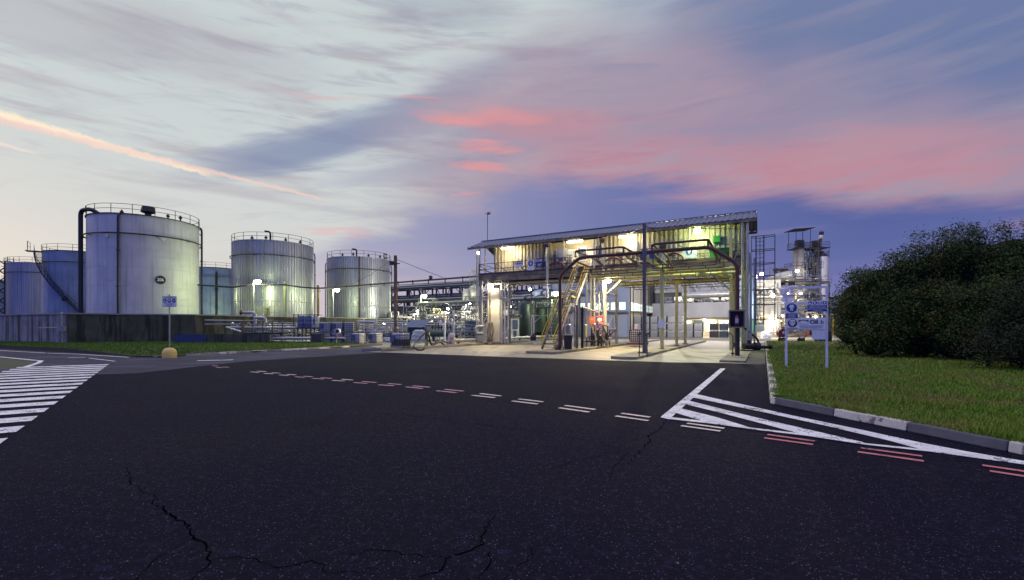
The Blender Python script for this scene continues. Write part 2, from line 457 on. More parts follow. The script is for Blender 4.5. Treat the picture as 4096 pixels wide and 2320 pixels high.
# ================================================================== GROUND, ROADS, MARKINGS
def m_asphalt(name, c, k=1.0, cracks=True, spec=0.28, wear=0.0):
    m = bpy.data.materials.new(name); m.use_nodes = True; nt = m.node_tree; X = NX(nt)
    b = nt.nodes['Principled BSDF']; geo = X.node('ShaderNodeNewGeometry').outputs['Position']
    big = X.noise(geo, 0.22, 5, 0.6); fine = X.noise(geo, 85, 3, 0.7); mid = X.noise(geo, 9, 4, 0.6)
    col = X.mix(X.ss(big, 0.3, 0.72), tuple(v * 0.7 for v in c), tuple(v * 1.55 for v in c))
    g3 = X.noise(geo, 24, 3, 0.8)
    col = X.mix(X.mul(X.ss(g3, 0.56, 0.68), 0.9), col, tuple(v * 5.5 for v in c)); col = X.mix(X.mul(X.ss(g3, 0.48, 0.36), 0.85), col, tuple(v * 0.2 for v in c))
    tr = X.noise(X.mapv(geo, (0.10, 1.4, 1), (0, 0, 0), (0, 0, R(36))), 1.0, 5, 0.6)
    col = X.mix(X.mul(X.ss(tr, 0.52, 0.72), 0.5), col, tuple(v * 2.0 for v in c)); col = X.mix(X.mul(X.ss(X.noise(geo, 0.45, 4, 0.6), 0.60, 0.72), 0.6), col, tuple(v * 0.45 for v in c))
    col = X.mix(X.ss(fine, 0.42, 0.66), tuple(v * 0.55 for v in c), col)
    col = X.mix(X.mul(X.ss(mid, 0.52, 0.72), 0.55), col, tuple(v * 2.3 for v in c)); col = X.mix(X.mul(X.ss(mid, 0.46, 0.32), 0.5), col, tuple(v * 0.5 for v in c))
    if wear:
        w = X.noise(X.mapv(geo, (0.35, 0.9, 1), (0, 0, 0), (0, 0, R(28))), 0.6, 5, 0.6)
        col = X.mix(X.mul(X.ss(w, 0.45, 0.7), wear), col, tuple(v * 2.1 for v in c))
    vn = X.node('ShaderNodeTexVoronoi'); X.put(vn.inputs['Vector'], geo); vn.inputs['Scale'].default_value = 13.0
    sp = X.m('LESS_THAN', vn.outputs['Distance'], X.ss(X.noise(vn.outputs['Color'], 3.7, 1), 0.50, 0.95, 0.0, 0.17))
    col = X.mix(X.mul(sp, 0.9), col, (0.26, 0.26, 0.27))
    vn2 = X.node('ShaderNodeTexVoronoi'); X.put(vn2.inputs['Vector'], geo); vn2.inputs['Scale'].default_value = 60.0
    sp2 = X.m('LESS_THAN', vn2.outputs['Distance'], X.ss(X.noise(vn2.outputs['Color'], 5.7, 1), 0.42, 0.8, 0.0, 0.40))
    col = X.mix(X.mul(sp2, 0.9), col, (0.15, 0.15, 0.22))
    if cracks:
        wv = X.node('ShaderNodeVectorMath', operation='ADD'); X.put(wv.inputs[0], geo)
        nz = X.node('ShaderNodeTexNoise'); X.put(nz.inputs['Vector'], geo); nz.inputs['Scale'].default_value = 1.6; nz.inputs['Detail'].default_value = 6
        s2 = X.node('ShaderNodeVectorMath', operation='SCALE'); X.put(s2.inputs[0], nz.outputs['Color']); s2.inputs['Scale'].default_value = 0.9
        nt.links.new(s2.outputs[0], wv.inputs[1])
        e = X.vor(wv.outputs[0], 0.75, 'DISTANCE_TO_EDGE')
        msk = X.ss(X.noise(geo, 0.16, 3), 0.52, 0.66)
        col = X.mix(X.mul(X.mul(X.ss(e, 0.009, 0.002), msk), 0.75), col, (0.004, 0.004, 0.005))
    X.put(b.inputs['Base Color'], col); X.put(b.inputs['Roughness'], X.ss(big, 0.3, 0.7, 0.82, 0.95)); b.inputs['Specular IOR Level'].default_value = spec
    bn = X.node('ShaderNodeBump'); bn.inputs['Strength'].default_value = 0.7 * k; bn.inputs['Distance'].default_value = 0.02
    X.put(bn.inputs['Height'], X.add(X.add(fine, g3), X.mul(mid, 0.6))); nt.links.new(bn.outputs[0], b.inputs['Normal'])
    return m
ASPH = m_asphalt('dark_asphalt', (0.0118, 0.0108, 0.0255), 1.0, True, 0.05)
ASPH_OLD = m_asphalt('old_grey_asphalt', (0.056, 0.056, 0.082), 0.8, True, 0.12, 0.7)
ASPH_BACK = m_asphalt('brown_grey_asphalt', (0.075, 0.07, 0.066), 0.5, False, 0.3, 0.5)

def m_concrete():
    m = bpy.data.materials.new('stained_concrete'); m.use_nodes = True; nt = m.node_tree; X = NX(nt)
    b = nt.nodes['Principled BSDF']; geo = X.node('ShaderNodeNewGeometry').outputs['Position']
    a = X.noise(geo, 0.35, 6, 0.62); f = X.noise(geo, 30, 4, 0.7)
    rot = X.mapv(geo, (1.1, 0.10, 1), (0, 0, 0), (0, 0, -LANE_ROT))
    tyre = X.noise(rot, 1.3, 5, 0.6)
    col = X.mix(X.ss(a, 0.3, 0.7), (0.38, 0.34, 0.25), (0.26, 0.235, 0.17))
    col = X.mix(X.mul(X.ss(tyre, 0.5, 0.72), 0.75), col, (0.085, 0.08, 0.072))
    col = X.mix(X.mul(X.ss(X.noise(geo, 0.9, 5, 0.7), 0.58, 0.7), 0.6), col, (0.10, 0.085, 0.06))
    col = X.mix(X.mul(X.ss(f, 0.4, 0.7), 0.25), col, (0.12, 0.115, 0.1))
    X.put(b.inputs['Base Color'], col); b.inputs['Roughness'].default_value = 0.62; b.inputs['Specular IOR Level'].default_value = 0.4
    bn = X.node('ShaderNodeBump'); bn.inputs['Strength'].default_value = 0.4; bn.inputs['Distance'].default_value = 0.01
    X.put(bn.inputs['Height'], f); nt.links.new(bn.outputs[0], b.inputs['Normal'])
    return m
CONC = m_concrete()
KERBC = mat('kerb_concrete', (0.25, 0.24, 0.22), 0.8, 0, 0.3, 3.0, streak=0.5, streak_c=(0.09, 0.085, 0.07), streak_s=(1.5, 1.5, 1.5), bump=0.4, bscale=25)
KERBW = mat('flaking_white_kerb_paint', (0.62, 0.58, 0.50), 0.7, 0, 0.15, 4.0, streak=0.95, streak_c=(0.13, 0.12, 0.11), streak_s=(5, 5, 5), bump=0.4, bscale=25, thr=(0.54, 0.60))
KERBD = mat('dark_kerb_concrete', (0.12, 0.12, 0.135), 0.8, 0, 0.3, 3.0, bump=0.4, bscale=25)  # darker concrete tone for alternate near kerb stones
def m_paint(name, c, wear=0.55, sc_=7.0):
    m = bpy.data.materials.new(name); m.use_nodes = True; nt = m.node_tree; X = NX(nt)
    b = nt.nodes['Principled BSDF']; geo = X.node('ShaderNodeNewGeometry').outputs['Position']
    n = X.add(X.mul(X.noise(geo, sc_ * 4, 4, 0.75), 0.6), X.mul(X.noise(geo, sc_ * 0.35, 4, 0.6), 0.4))
    e = X.m('LESS_THAN', n, 0.38 + wear * 0.085)
    col = X.mix(X.ss(X.noise(geo, 2.5, 5), 0.3, 0.75), c, tuple(v * 0.72 for v in c))
    X.put(b.inputs['Base Color'], X.mix(e, col, (0.03, 0.03, 0.033))); b.inputs['Roughness'].default_value = 0.7
    return m
MARK = m_paint('worn_white_road_paint', (0.86, 0.86, 0.84), 0.75)
MARKY = m_paint('pale_dash_road_paint', (0.84, 0.72, 0.60), 0.5)
MARKR = m_paint('taillight_red_dash', (0.60, 0.19, 0.20), 0.6)  # red of tail-light reflections put into the dash colour
EARTH = mat('bare_earth', (0.06, 0.052, 0.04), 0.9, 0, 0.4, 0.6, c2=(0.035, 0.045, 0.02), bump=0.5, bscale=8)
YARDC = mat('yard_concrete', (0.19, 0.20, 0.18), 0.6, 0, 0.4, 0.5, c2=(0.10, 0.11, 0.105), streak=0.5, streak_c=(0.05, 0.055, 0.05), streak_s=(0.5, 0.5, 1))

struct(MB().sheet([(-2500, -200), (2500, -200), (2500, 3000), (-2500, 3000)], -0.03).build('ground', EARTH))
struct(MB().sheet([(-140, -40), (160, -40), (160, 60), (-140, 60)], 0.0).build('road', ASPH))
# older, paler carriageway on the left
old = [G(-300, 1560), G(60, 1502), G(420, 1497), G(560, 1492), G(800, 1465), G(1000, 1444), G(1448, 1416), G(1535, 1411), G(1620, 1392), G(1500, 1376), G(1000, 1398), G(540, 1426), G(-300, 1380), Vector((-120, 38, 0)), Vector((-120, 20, 0))]
struct(MB().sheet(old, 0.004).build('road', ASPH_OLD))
struct(MB().sheet([S(-24.4, 22.7), S(-13.8, 22.7), S(-4, 23.2), S(-1.6, 24.0), S(0.1, 24.2), S(0.1, 62), S(-24.4, 62)], 0.008).build('forecourt', CONC))
struct(MB().sheet([S(-30, 62), S(90, 62), S(90, 75.0), S(-30, 75.0)], 0.006).build('back_road', ASPH_BACK))
struct(MB().sheet([S(-30, 75.0), S(90, 75.0), S(90, 150), S(-30, 150)], 0.004).build('plant_yard', CONC))
struct(MB().sheet([(-34, 40.5), G(1480, 1385), G(1560, 1404), S(-24.4, 26), S(-24.4, 150), (-120, 150), (-120, 60)], 0.012).build('tank_yard', YARDC))
# old asphalt paler patches beside the island and the joint at the lane mouth
struct(MB().sheet([S(-13.9, 23.4), S(-13.78, 23.4), S(-13.78, 30), S(-13.9, 30)], 0.012).build('forecourt_joint', mat('joint_tar', (0.02, 0.02, 0.02), 0.8)))

# --- loading islands (raised concrete with kerbs)
def island(s0, s1, t0, t1, h, nose=0.25):
    m = MB(); m.slab([S(s0, t0 + nose), S(s0 + nose, t0), S(s1 - nose, t0), S(s1, t0 + nose), S(s1, t1), S(s0, t1)], 0.0, h)
    return struct(m.build('loading_island', ISL))
ISL = mat('island_concrete', (0.30, 0.27, 0.20), 0.8, 0, 0.4, 0.8, c2=(0.16, 0.15, 0.10), streak=0.6, streak_c=(0.06, 0.062, 0.04), streak_s=(1.2, 1.2, 1.2), bump=0.5, bscale=18)
island(-13.7, -11.5, 26.2, 60, 0.17)
island(-7.3, -5.9, 24.0, 58, 0.15)
# long left island with its tall edge and a second short kerb piece
struct(MB().slab([S(-23.35, 23.1), S(-25.4, 25.0), S(-26.2, 31), S(-26.2, 60), S(-24.2, 60)], 0, 0.2).build('loading_island', ISL))
struct(MB().frame(G(1447, 1406), G(1535, 1404) - G(1447, 1406), Vector((0.1, 0.5, 0)), (0, 0, 0.22)).build('kerb', KERBC))
struct(MB().sbox(-1.9, -0.75, 24.6, 33, 0.009, 0.10).build('loading_island', ISL))
struct(MB().sbox(-0.75, 0.1, 24.4, 58, 0.009, 0.03).build('verge', mat('dirty_verge', (0.10, 0.095, 0.07), 0.9, 0, 0.5, 1.5, c2=(0.045, 0.05, 0.022), bump=0.6, bscale=12)))

# --- road markings
def strip(pts_px, z=0.012): return [G(x, y) for x, y in pts_px]
def mark(poly, m=MARK, z=0.011): return struct(MB().sheet(poly, z).build('road_marking', m))
r1 = lambda x, y: G(2500 + x * 0.6208, 1380 + y * 0.6208)
hatch = [
    [(228, 468), (285, 482), (648, 153), (615, 152)],
    [(455, 318), (415, 336), (840, 425), (1300, 525), (1700, 620), (1955, 690), (2571, 775), (2571, 752), (2200, 690), (1900, 632), (1500, 545), (1100, 462), (800, 395)],
    [(395, 358), (345, 376), (420, 392), (640, 447), (900, 515), (1180, 590), (1560, 648), (1530, 630), (1250, 565), (900, 484), (640, 420)],
    [(345, 408), (310, 436), (420, 470), (560, 512), (830, 546), (760, 522), (600, 472)],
    [(285, 468), (285, 482), (560, 512), (830, 550), (1180, 592), (1560, 650), (2000, 697), (1955, 680), (1560, 640), (1180, 580), (830, 540), (560, 500)],
]
for i, q in enumerate(hatch): mark([r1(*p) for p in q], MARK, 0.010 + 0.0015 * i)
r3 = lambda x, y: G(1000 + x * 0.6223, 1350 + y * 0.6226)
dash = [((5, 222), (58, 226)), ((90, 232), (150, 235)), ((190, 242), (248, 246)), ((290, 254), (352, 258)), ((402, 264), (475, 269)), ((530, 277), (608, 282)), ((668, 291), (755, 297)), ((827, 306), (925, 312)), ((1002, 319), (1110, 330)), ((1200, 344), (1330, 357)), ((1425, 373), (1575, 389)), ((1685, 410), (1850, 430)), ((1987, 454), (2180, 482)), ((2350, 507), (2560, 537))]
dash_up = [((48, 217), (102, 221)), ((140, 228), (195, 231)), ((238, 238), (296, 242)), ((345, 250), (402, 254)), ((455, 260), (526, 265)), ((590, 270), (660, 275)), ((722, 284), (810, 291)), ((888, 298), (973, 304)), ((1045, 312), (1158, 322)), ((1252, 335), (1372, 347)), ((1478, 362), (1614, 378)), ((1728, 397), (1885, 416)), ((2025, 439), (2218, 465)), ((2388, 489), (2571, 515))]
def dashes(seq, conv, th, mt):
    for a, b in seq:
        p, q = conv(*a), conv(*b); d = (q - p).normalized(); n = Vector((-d.y, d.x, 0)) * th
        mark([p - n * 0.5, q - n * 0.5, q + n * 0.5, p + n * 0.5], mt)
dashes(dash[:3] + dash[5:6] + dash[10:], r3, 0.11, MARKY); dashes(dash_up[:3] + dash_up[5:6] + dash_up[10:], r3, 0.11, MARKY)
PINK = m_paint('taillight_pink_dash', (0.62, 0.34, 0.38), 0.6)  # paler tail-light red, likewise put into the dash colour
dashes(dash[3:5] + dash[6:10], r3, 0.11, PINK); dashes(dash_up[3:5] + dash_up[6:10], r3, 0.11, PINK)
dashes([((362, 523), (615, 558)), ((400, 507), (640, 540))], r1, 0.10, MARKY)
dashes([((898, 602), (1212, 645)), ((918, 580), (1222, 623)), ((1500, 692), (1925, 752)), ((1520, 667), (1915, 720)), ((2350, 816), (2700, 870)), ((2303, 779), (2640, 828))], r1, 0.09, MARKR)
# far dashes to the left
r2 = lambda x, y: G(x * 0.4667, 1330 + y * 0.4667)
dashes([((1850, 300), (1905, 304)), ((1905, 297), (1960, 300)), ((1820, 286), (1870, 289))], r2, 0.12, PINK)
# pedestrian crossing
P0, P1 = G(434, 1459), G(42, 1747)
zd = Vector((-0.845, -0.535, 0)); cr = (P1 - P0)
for k in range(19):
    p = P0 + cr * (k / 15.6); hw = cr.normalized() * 0.30
    L = 3.0 if k < 5 else 3.6
    mark([p - hw, p - hw + zd * L, p + hw + zd * L * 0.98, p + hw], MARK, 0.012)
# edge lines on the left
def line(px, w, mt=MARK, conv=r2):
    P = [conv(*p) for p in px]
    for a, b in zip(P, P[1:]):
        d = (b - a).normalized(); n = Vector((-d.y, d.x, 0)) * w * 0.5
        mark([a - n, b - n, b + n, a + n], mt, 0.0125)
line([(-200, 140), (0, 155), (390, 177)], 0.16); line([(412, 178), (700, 188), (1100, 214)], 0.16)
line([(-200, 196), (0, 210), (300, 240)], 0.2); line([(300, 240), (352, 243), (330, 262), (215, 299)], 0.2)
line([(575, 218), (730, 216)], 0.2); line([(765, 222), (880, 235), (985, 248)], 0.12)
line([(1690, 243), (2000, 236)], 0.35)
struct(MB().sheet([r2(-200, 215), r2(0, 222), r2(290, 252), r2(330, 258), r2(200, 300), r2(0, 318), r2(-200, 330)], 0.009).build('verge', mat('dry_grass_verge', (0.075, 0.072, 0.035), 0.95, 0, 0.5, 1.2, c2=(0.045, 0.06, 0.02), bump=0.6, bscale=14)))

# --- cracks in the asphalt
r8 = lambda x, y: G(x * 0.8946, 1700 + y * 0.8946)
CRK = mat('crack_shadow', (0.0015, 0.0015, 0.002), 1.0, spec=0.0)
def crack(pts, conv, w):
    P = [conv(*p) for p in pts]; Q = [P[0]]
    for a, b in zip(P, P[1:]):
        n = max(2, int((b - a).length / 0.05))
        for i in range(1, n + 1):
            q = a.lerp(b, i / n); q += Vector((rng.uniform(-1, 1), rng.uniform(-1, 1), 0)) * min(0.03, 0.3 * (b - a).length); Q.append(q)
    m = MB(); n = len(Q)
    for i in range(n):
        d = (Q[min(i + 1, n - 1)] - Q[max(i - 1, 0)]).normalized(); nn = Vector((-d.y, d.x, 0)) * w * rng.uniform(0.3, 1.0) * (0.35 + 0.65 * math.sin(math.pi * (i + 0.5) / n))
        m.v += [Q[i] - nn, Q[i] + nn]
        if i: m.f.append((2 * i - 2, 2 * i, 2 * i + 1, 2 * i - 1))
    for v in m.v: v.z = 0.003
    struct(m.build('road_crack', CRK))
crack([(690, 310), (712, 322), (695, 345), (750, 395), (830, 435), (850, 490), (915, 535), (920, 575), (935, 605), (880, 690)], r8, 0.0126)
crack([(860, 515), (740, 580), (660, 640), (610, 700)], r8, 0.0063)
crack([(935, 605), (1120, 590), (1200, 640), (1380, 615), (1500, 665), (1700, 640)], r8, 0.0063)
crack([(690, 310), (640, 300), (590, 260), (560, 190)], r8, 0.0063); crack([(640, 300), (670, 230), (650, 160)], r8, 0.0027)
crack([(2215, 400), (2165, 470), (2150, 535), (2060, 570), (1995, 595), (1985, 640), (1870, 690)], r8, 0.0099)
crack([(2150, 535), (2200, 560), (2190, 620), (2130, 690)], r8, 0.0063); crack([(1995, 595), (1850, 580), (1700, 560), (1560, 580)], r8, 0.0063)
crack([(2385, 540), (2380, 590), (2300, 650), (2230, 690)], r8, 0.0045); crack([(2200, 560), (2300, 520), (2370, 460)], r8, 0.0027)
crack([(275, 470), (230, 545), (140, 590), (165, 620), (90, 690), (20, 770)], r1, 0.012); crack([(140, 590), (40, 620), (-60, 600)], r1, 0.006)
crack([(430, 385), (330, 400), (290, 455), (275, 475)], r1, 0.012)
crack([(800, 480), (1100, 510), (1500, 560), (1900, 610), (2300, 690), (2450, 720)], r3, 0.009)
crack([(2450, 720), (2100, 790), (1860, 870)], r3, 0.006); crack([(2450, 720), (2350, 830), (2310, 920)], r3, 0.006)

# --- right-hand lawn, its kerb and its grass
LZ = 0.13
kp = [G(3080, 1614), G(3099, 1618), G(3332, 1666), G(3624, 1725), G(4027, 1808)]
kd = (kp[4] - kp[3]).normalized(); kp.append(kp[4] + kd * 1.35); kp.append(kp[5] + kd * 3.0)
k0 = kp[0]; far = S(0.15, 60.5)
def kerbrun(a, b, w, h, mt, inward, name='kerb'):
    d = (b - a); g = d.normalized() * 0.006
    n = Vector((-d.y, d.x, 0)).normalized(); n = n if n.dot(inward) > 0 else -n
    a, b = a + g, b - g
    m = MB().hexa([a, b, b + n * w, a + n * w, a + n * 0.025 + UP * h, b + n * 0.025 + UP * h, b + n * w + UP * h, a + n * w + UP * h])
    o = m.build(name, mt); bv = o.modifiers.new('bevel', 'BEVEL'); bv.width = 0.018; bv.segments = 2
    return struct(o)
inn = Vector((0.8, 0.6, 0))
for i, mt in ((1, KERBD), (2, KERBW), (3, KERBD), (4, KERBW), (5, KERBD)):
    kerbrun(kp[i], kp[i + 1], 0.2, 0.155, mt, Vector((0.3, 1, 0)))
kerbrun(kp[0], kp[1], 0.2, 0.155, KERBW, inn)
la = far - k0; ln = la.length; la.normalize(); d0 = 0.0; i = 0
while d0 < ln:
    seg = 0.95; kerbrun(k0 + la * d0, k0 + la * min(d0 + seg, ln), 0.2, 0.155 + rng.uniform(-0.012, 0.012), (KERBW, KERBC)[i % 2], inn)
    d0 += seg; i += 1
LAWN = mat('lawn_soil', (0.028, 0.042, 0.010), 0.95, 0, 0.5, 1.4, c2=(0.055, 0.05, 0.02), bump=0.8, bscale=30)
q = Vector((0.10, 0.08, 0))
lawn_poly = [k0 + q, kp[2] + Vector((0.03, 0.12, 0)), kp[3] + Vector((0.03, 0.12, 0)), kp[4] + Vector((0.03, 0.12, 0)), kp[6] + Vector((0.05, 0.1, 0)), Vector((70, 0, 0)), S(50, 60.5), far + q * 0.8]
struct(MB().slab(lawn_poly, 0.02, LZ).build('lawn', LAWN))

def m_grass(name, ca, cb, cc):
    m = bpy.data.materials.new(name); m.use_nodes = True; nt = m.node_tree; X = NX(nt); b = nt.nodes['Principled BSDF']
    geo = X.node('ShaderNodeNewGeometry'); p = geo.outputs['Position']; rnd = geo.outputs['Random Per Island']
    col = X.mix(X.ss(X.noise(p, 1.1, 5, 0.65), 0.36, 0.66), ca, cb)
    col = X.mix(X.mul(X.ss(X.noise(p, 0.55, 5, 0.7), 0.50, 0.66), 0.75), col, tuple(v * 0.75 for v in cc)); col = X.mix(X.mul(X.ss(X.noise(p, 4.5, 4, 0.7), 0.55, 0.7), 0.6), col, tuple(v * 0.55 for v in ca))
    col = X.mix(X.ss(rnd, 0.62, 1.0), col, cc)
    X.put(b.inputs['Base Color'], col); b.inputs['Roughness'].default_value = 0.6; b.inputs['Specular IOR Level'].default_value = 0.25
    return m
def inside(poly, x, y):
    ok = np.zeros(len(x), bool); n = len(poly)
    for i in range(n):
        x1, y1 = poly[i][0], poly[i][1]; x2, y2 = poly[(i + 1) % n][0], poly[(i + 1) % n][1]
        if y1 == y2: continue
        c = ((y1 > y) != (y2 > y)) & (x < (x2 - x1) * (y - y1) / (y2 - y1) + x1); ok ^= c
    return ok
def grass(name, label, poly, n, pts, zb, hmin, hmax, mt, seed):
    rs = np.random.RandomState(seed); x, y = pts(rs, n); k = inside(poly, x, y); x, y = x[k], y[k]; n = len(x)
    dist = np.hypot(x, y); h = rs.uniform(hmin, hmax, n) * (0.8 + 0.5 * (np.sin(x * 1.7 + 2 * np.sin(y * 1.3)) > 0.2)); w = 0.0035 + 0.00055 * dist
    a = rs.uniform(0, 2 * np.pi, n); la_ = rs.uniform(0, 2 * np.pi, n); le = rs.uniform(0.1, 0.9, n) * h
    V = np.zeros((n, 3, 3), np.float32)
    V[:, 0, 0] = x - np.cos(a) * w; V[:, 0, 1] = y - np.sin(a) * w; V[:, 1, 0] = x + np.cos(a) * w; V[:, 1, 1] = y + np.sin(a) * w
    V[:, 2, 0] = x + np.cos(la_) * le; V[:, 2, 1] = y + np.sin(la_) * le; V[:, :2, 2] = zb; V[:, 2, 2] = zb + h
    me = tri_mesh(name, V.reshape(-1, 3), 3)
    me.materials.append(mt); o = bpy.data.objects.new(name, me); COL.objects.link(o)
    o['kind'] = 'stuff'; o['label'] = label; return o
def tri_mesh(name, verts, k):
    n = len(verts); me = bpy.data.meshes.new(name); me.vertices.add(n); me.vertices.foreach_set('co', verts.astype(np.float32).ravel())
    me.loops.add(n); me.loops.foreach_set('vertex_index', np.arange(n, dtype=np.int32))
    me.polygons.add(n // k); me.polygons.foreach_set('loop_start', np.arange(0, n, k, dtype=np.int32))
    try: me.polygons.foreach_set('loop_total', np.full(n // k, k, np.int32))
    except Exception: pass
    me.update(calc_edges=True); return me
GRASS_R = m_grass('lawn_grass_blades', (0.10, 0.25, 0.008), (0.18, 0.24, 0.018), (0.30, 0.25, 0.07))
def near_pts(rs, n):
    Y = 6.2 * (62 / 6.2) ** (rs.uniform(0, 1, n) ** 0.95); X_ = rs.uniform(0.46, 1.22, n) * Y; return X_, Y
grass('lawn_grass', 'mown green lawn grass around the white notice frame', [tuple(p[:2]) for p in lawn_poly], 170000, near_pts, LZ, 0.025, 0.095, GRASS_R, 3)

def edge_pts(rs, n):
    P = [k0 + la * (ln * .45)] + kp[0:6]; seg = rs.randint(0, 6, n); t = rs.uniform(0, 1, n); A_ = np.array([tuple(p[:2]) for p in P])
    a, b = A_[seg], A_[seg + 1]; w = rs.uniform(-.02, .30, n)[:, None] ** 1.0; d = b - a; nn = np.stack([-d[:, 1], d[:, 0]], 1); nn /= np.linalg.norm(nn, axis=1)[:, None]; nn *= np.sign((nn * np.array([.6, .8])).sum(1))[:, None]
    return tuple((a + d * t[:, None] + nn * (w + .10)).T)
grass('edge_grass', 'longer straggling grass spilling over the lawn kerb', [(-5, -5), (80, -5), (80, 80), (-5, 80)], 5000, edge_pts, LZ, .06, .13, GRASS_R, 9)
# --- left-hand grass strip below the bund wall
lp = [G(-300, 1385, 0), G(0, 1384), G(270, 1396), G(400, 1412), G(537, 1429), G(680, 1431), G(780, 1419), G(1010, 1410), G(1365, 1391), G(1530, 1381), Vector((-17, 46, 0)), Vector((-20, 50, 0)), Vector((-70, 60, 0))]
struct(MB().slab(lp, 0.0, 0.09).build('lawn', LAWN))
GRASS_L = m_grass('verge_grass_blades', (0.07, 0.20, 0.010), (0.07, 0.15, 0.012), (0.10, 0.11, 0.03))
def left_pts(rs, n): return rs.uniform(-58, -15, n), 25 + 26 * rs.uniform(0, 1, n)
grass('verge_grass', 'green grass strip below the stained bund wall', [tuple(p[:2]) for p in lp], 70000, left_pts, 0.09, 0.05, 0.12, GRASS_L, 5)
kk = [G(880, 1417), G(1010, 1410), G(1180, 1401), G(1365, 1391), G(1400, 1389)]
for a, b in zip(kk, kk[1:]):
    n = max(1, int((b - a).length / 1.0))
    for i in range(n): kerbrun(a.lerp(b, i / n), a.lerp(b, (i + 1) / n), 0.18, 0.13, (KERBW, KERBC)[i % 2], Vector((0, 1, 0)))
for a, b in ((G(537, 1429.5), G(780, 1419.5)), (G(690, 1431), G(940, 1413))):
    pass
kerbrun(G(620, 1431), G(900, 1414), 0.15, 0.10, KERBC, Vector((0, 1, 0)))
# ================================================================== STORAGE TANKS AND BUND
def m_tank(name, c, c2, dirt, rust=0.35):
    m = bpy.data.materials.new(name); m.use_nodes = True; nt = m.node_tree; X = NX(nt); b = nt.nodes['Principled BSDF']
    ob = X.node('ShaderNodeTexCoord').outputs['Object']; sep = X.node('ShaderNodeSeparateXYZ'); X.put(sep.inputs[0], ob); x, y, z = sep.outputs
    u = X.mul(X.m('ARCTAN2', x, y), 5.7); uv = X.comb(u, z, 0.0)
    br = X.node('ShaderNodeTexBrick'); X.put(br.inputs['Vector'], uv); br.inputs['Scale'].default_value = 1.0; br.inputs['Brick Width'].default_value = 6.0; br.inputs['Row Height'].default_value = 2.2
    br.inputs['Mortar Size'].default_value = 0.02; br.inputs['Mortar Smooth'].default_value = 0.6; br.inputs['Bias'].default_value = 0.0
    br.inputs['Color1'].default_value = (*c, 1); br.inputs['Color2'].default_value = (*tuple(v * 0.93 for v in c), 1); br.inputs['Mortar'].default_value = (*tuple(v * 0.62 for v in c), 1)
    g = X.noise(ob, 0.4, 6, 0.65); col = X.mix(X.ss(g, 0.35, 0.7), br.outputs[0], c2)
    st = X.noise(X.comb(X.mul(u, 2.0), X.mul(z, 0.09), 0.0), 1.0, 6, 0.7); col = X.mix(X.mul(X.ss(st, 0.48, 0.72), 0.75), col, dirt)
    st2 = X.noise(X.comb(X.mul(u, 6.0), X.mul(z, 0.16), 3.0), 1.0, 5, 0.7); col = X.mix(X.mul(X.ss(st2, 0.55, 0.75), rust), col, tuple(v * 0.7 for v in dirt))
    st3 = X.noise(X.comb(X.mul(u, 4.0), X.mul(z, 0.22), 8.0), 1.0, 4, 0.6); col = X.mix(X.mul(X.ss(st3, 0.66, 0.74), 0.45), col, (0.16, 0.10, 0.07))
    h = X.noise(X.comb(X.mul(u, 0.12), X.mul(z, 1.2), 5.0), 1.0, 4, 0.6); col = X.mix(X.mul(X.ss(h, 0.56, 0.7), 0.25), col, dirt)
    X.put(b.inputs['Base Color'], col); b.inputs['Roughness'].default_value = 0.5
    MATS[name] = m; return m
TWHITE = m_tank('weathered_white_tank_paint', (0.56, 0.57, 0.59), (0.45, 0.46, 0.48), (0.25, 0.26, 0.28), 0.4)
TBLUE = m_tank('stained_pale_blue_tank_paint', (0.22, 0.28, 0.42), (0.15, 0.20, 0.32), (0.06, 0.08, 0.13), 0.6)
TRIB = mat('ribbed_aluminium_cladding', (0.40, 0.405, 0.46), 0.40, 0.6, 0.25, 0.5, c2=(0.36, 0.37, 0.42), streak=0.45, streak_c=(0.14, 0.14, 0.16), streak_s=(3.0, 3.0, 0.07), thr=(0.46, 0.66), rvar=0.1)
BUND = mat('stained_bund_concrete', (0.25, 0.26, 0.28), 0.85, 0, 0.4, 0.8, c2=(0.14, 0.145, 0.15), streak=0.95, streak_c=(0.025, 0.027, 0.03), streak_s=(1.3, 1.3, 0.07), thr=(0.44, 0.62), bump=0.4, bscale=6)
BUNDD = mat('mossy_dark_bund_concrete', (0.085, 0.088, 0.066), 0.9, 0, 0.4, 0.7, c2=(0.042, 0.052, 0.03), streak=0.9, streak_c=(0.014, 0.017, 0.012), streak_s=(1.6, 1.6, 0.16), thr=(0.44, 0.62), bump=0.4, bscale=6)
COPING = mat('pale_coping', (0.50, 0.50, 0.48), 0.6, 0, 0.25, 1.5)
DARKP = mat('dark_tank_fittings', (0.022, 0.022, 0.032), 0.5, 0.2)

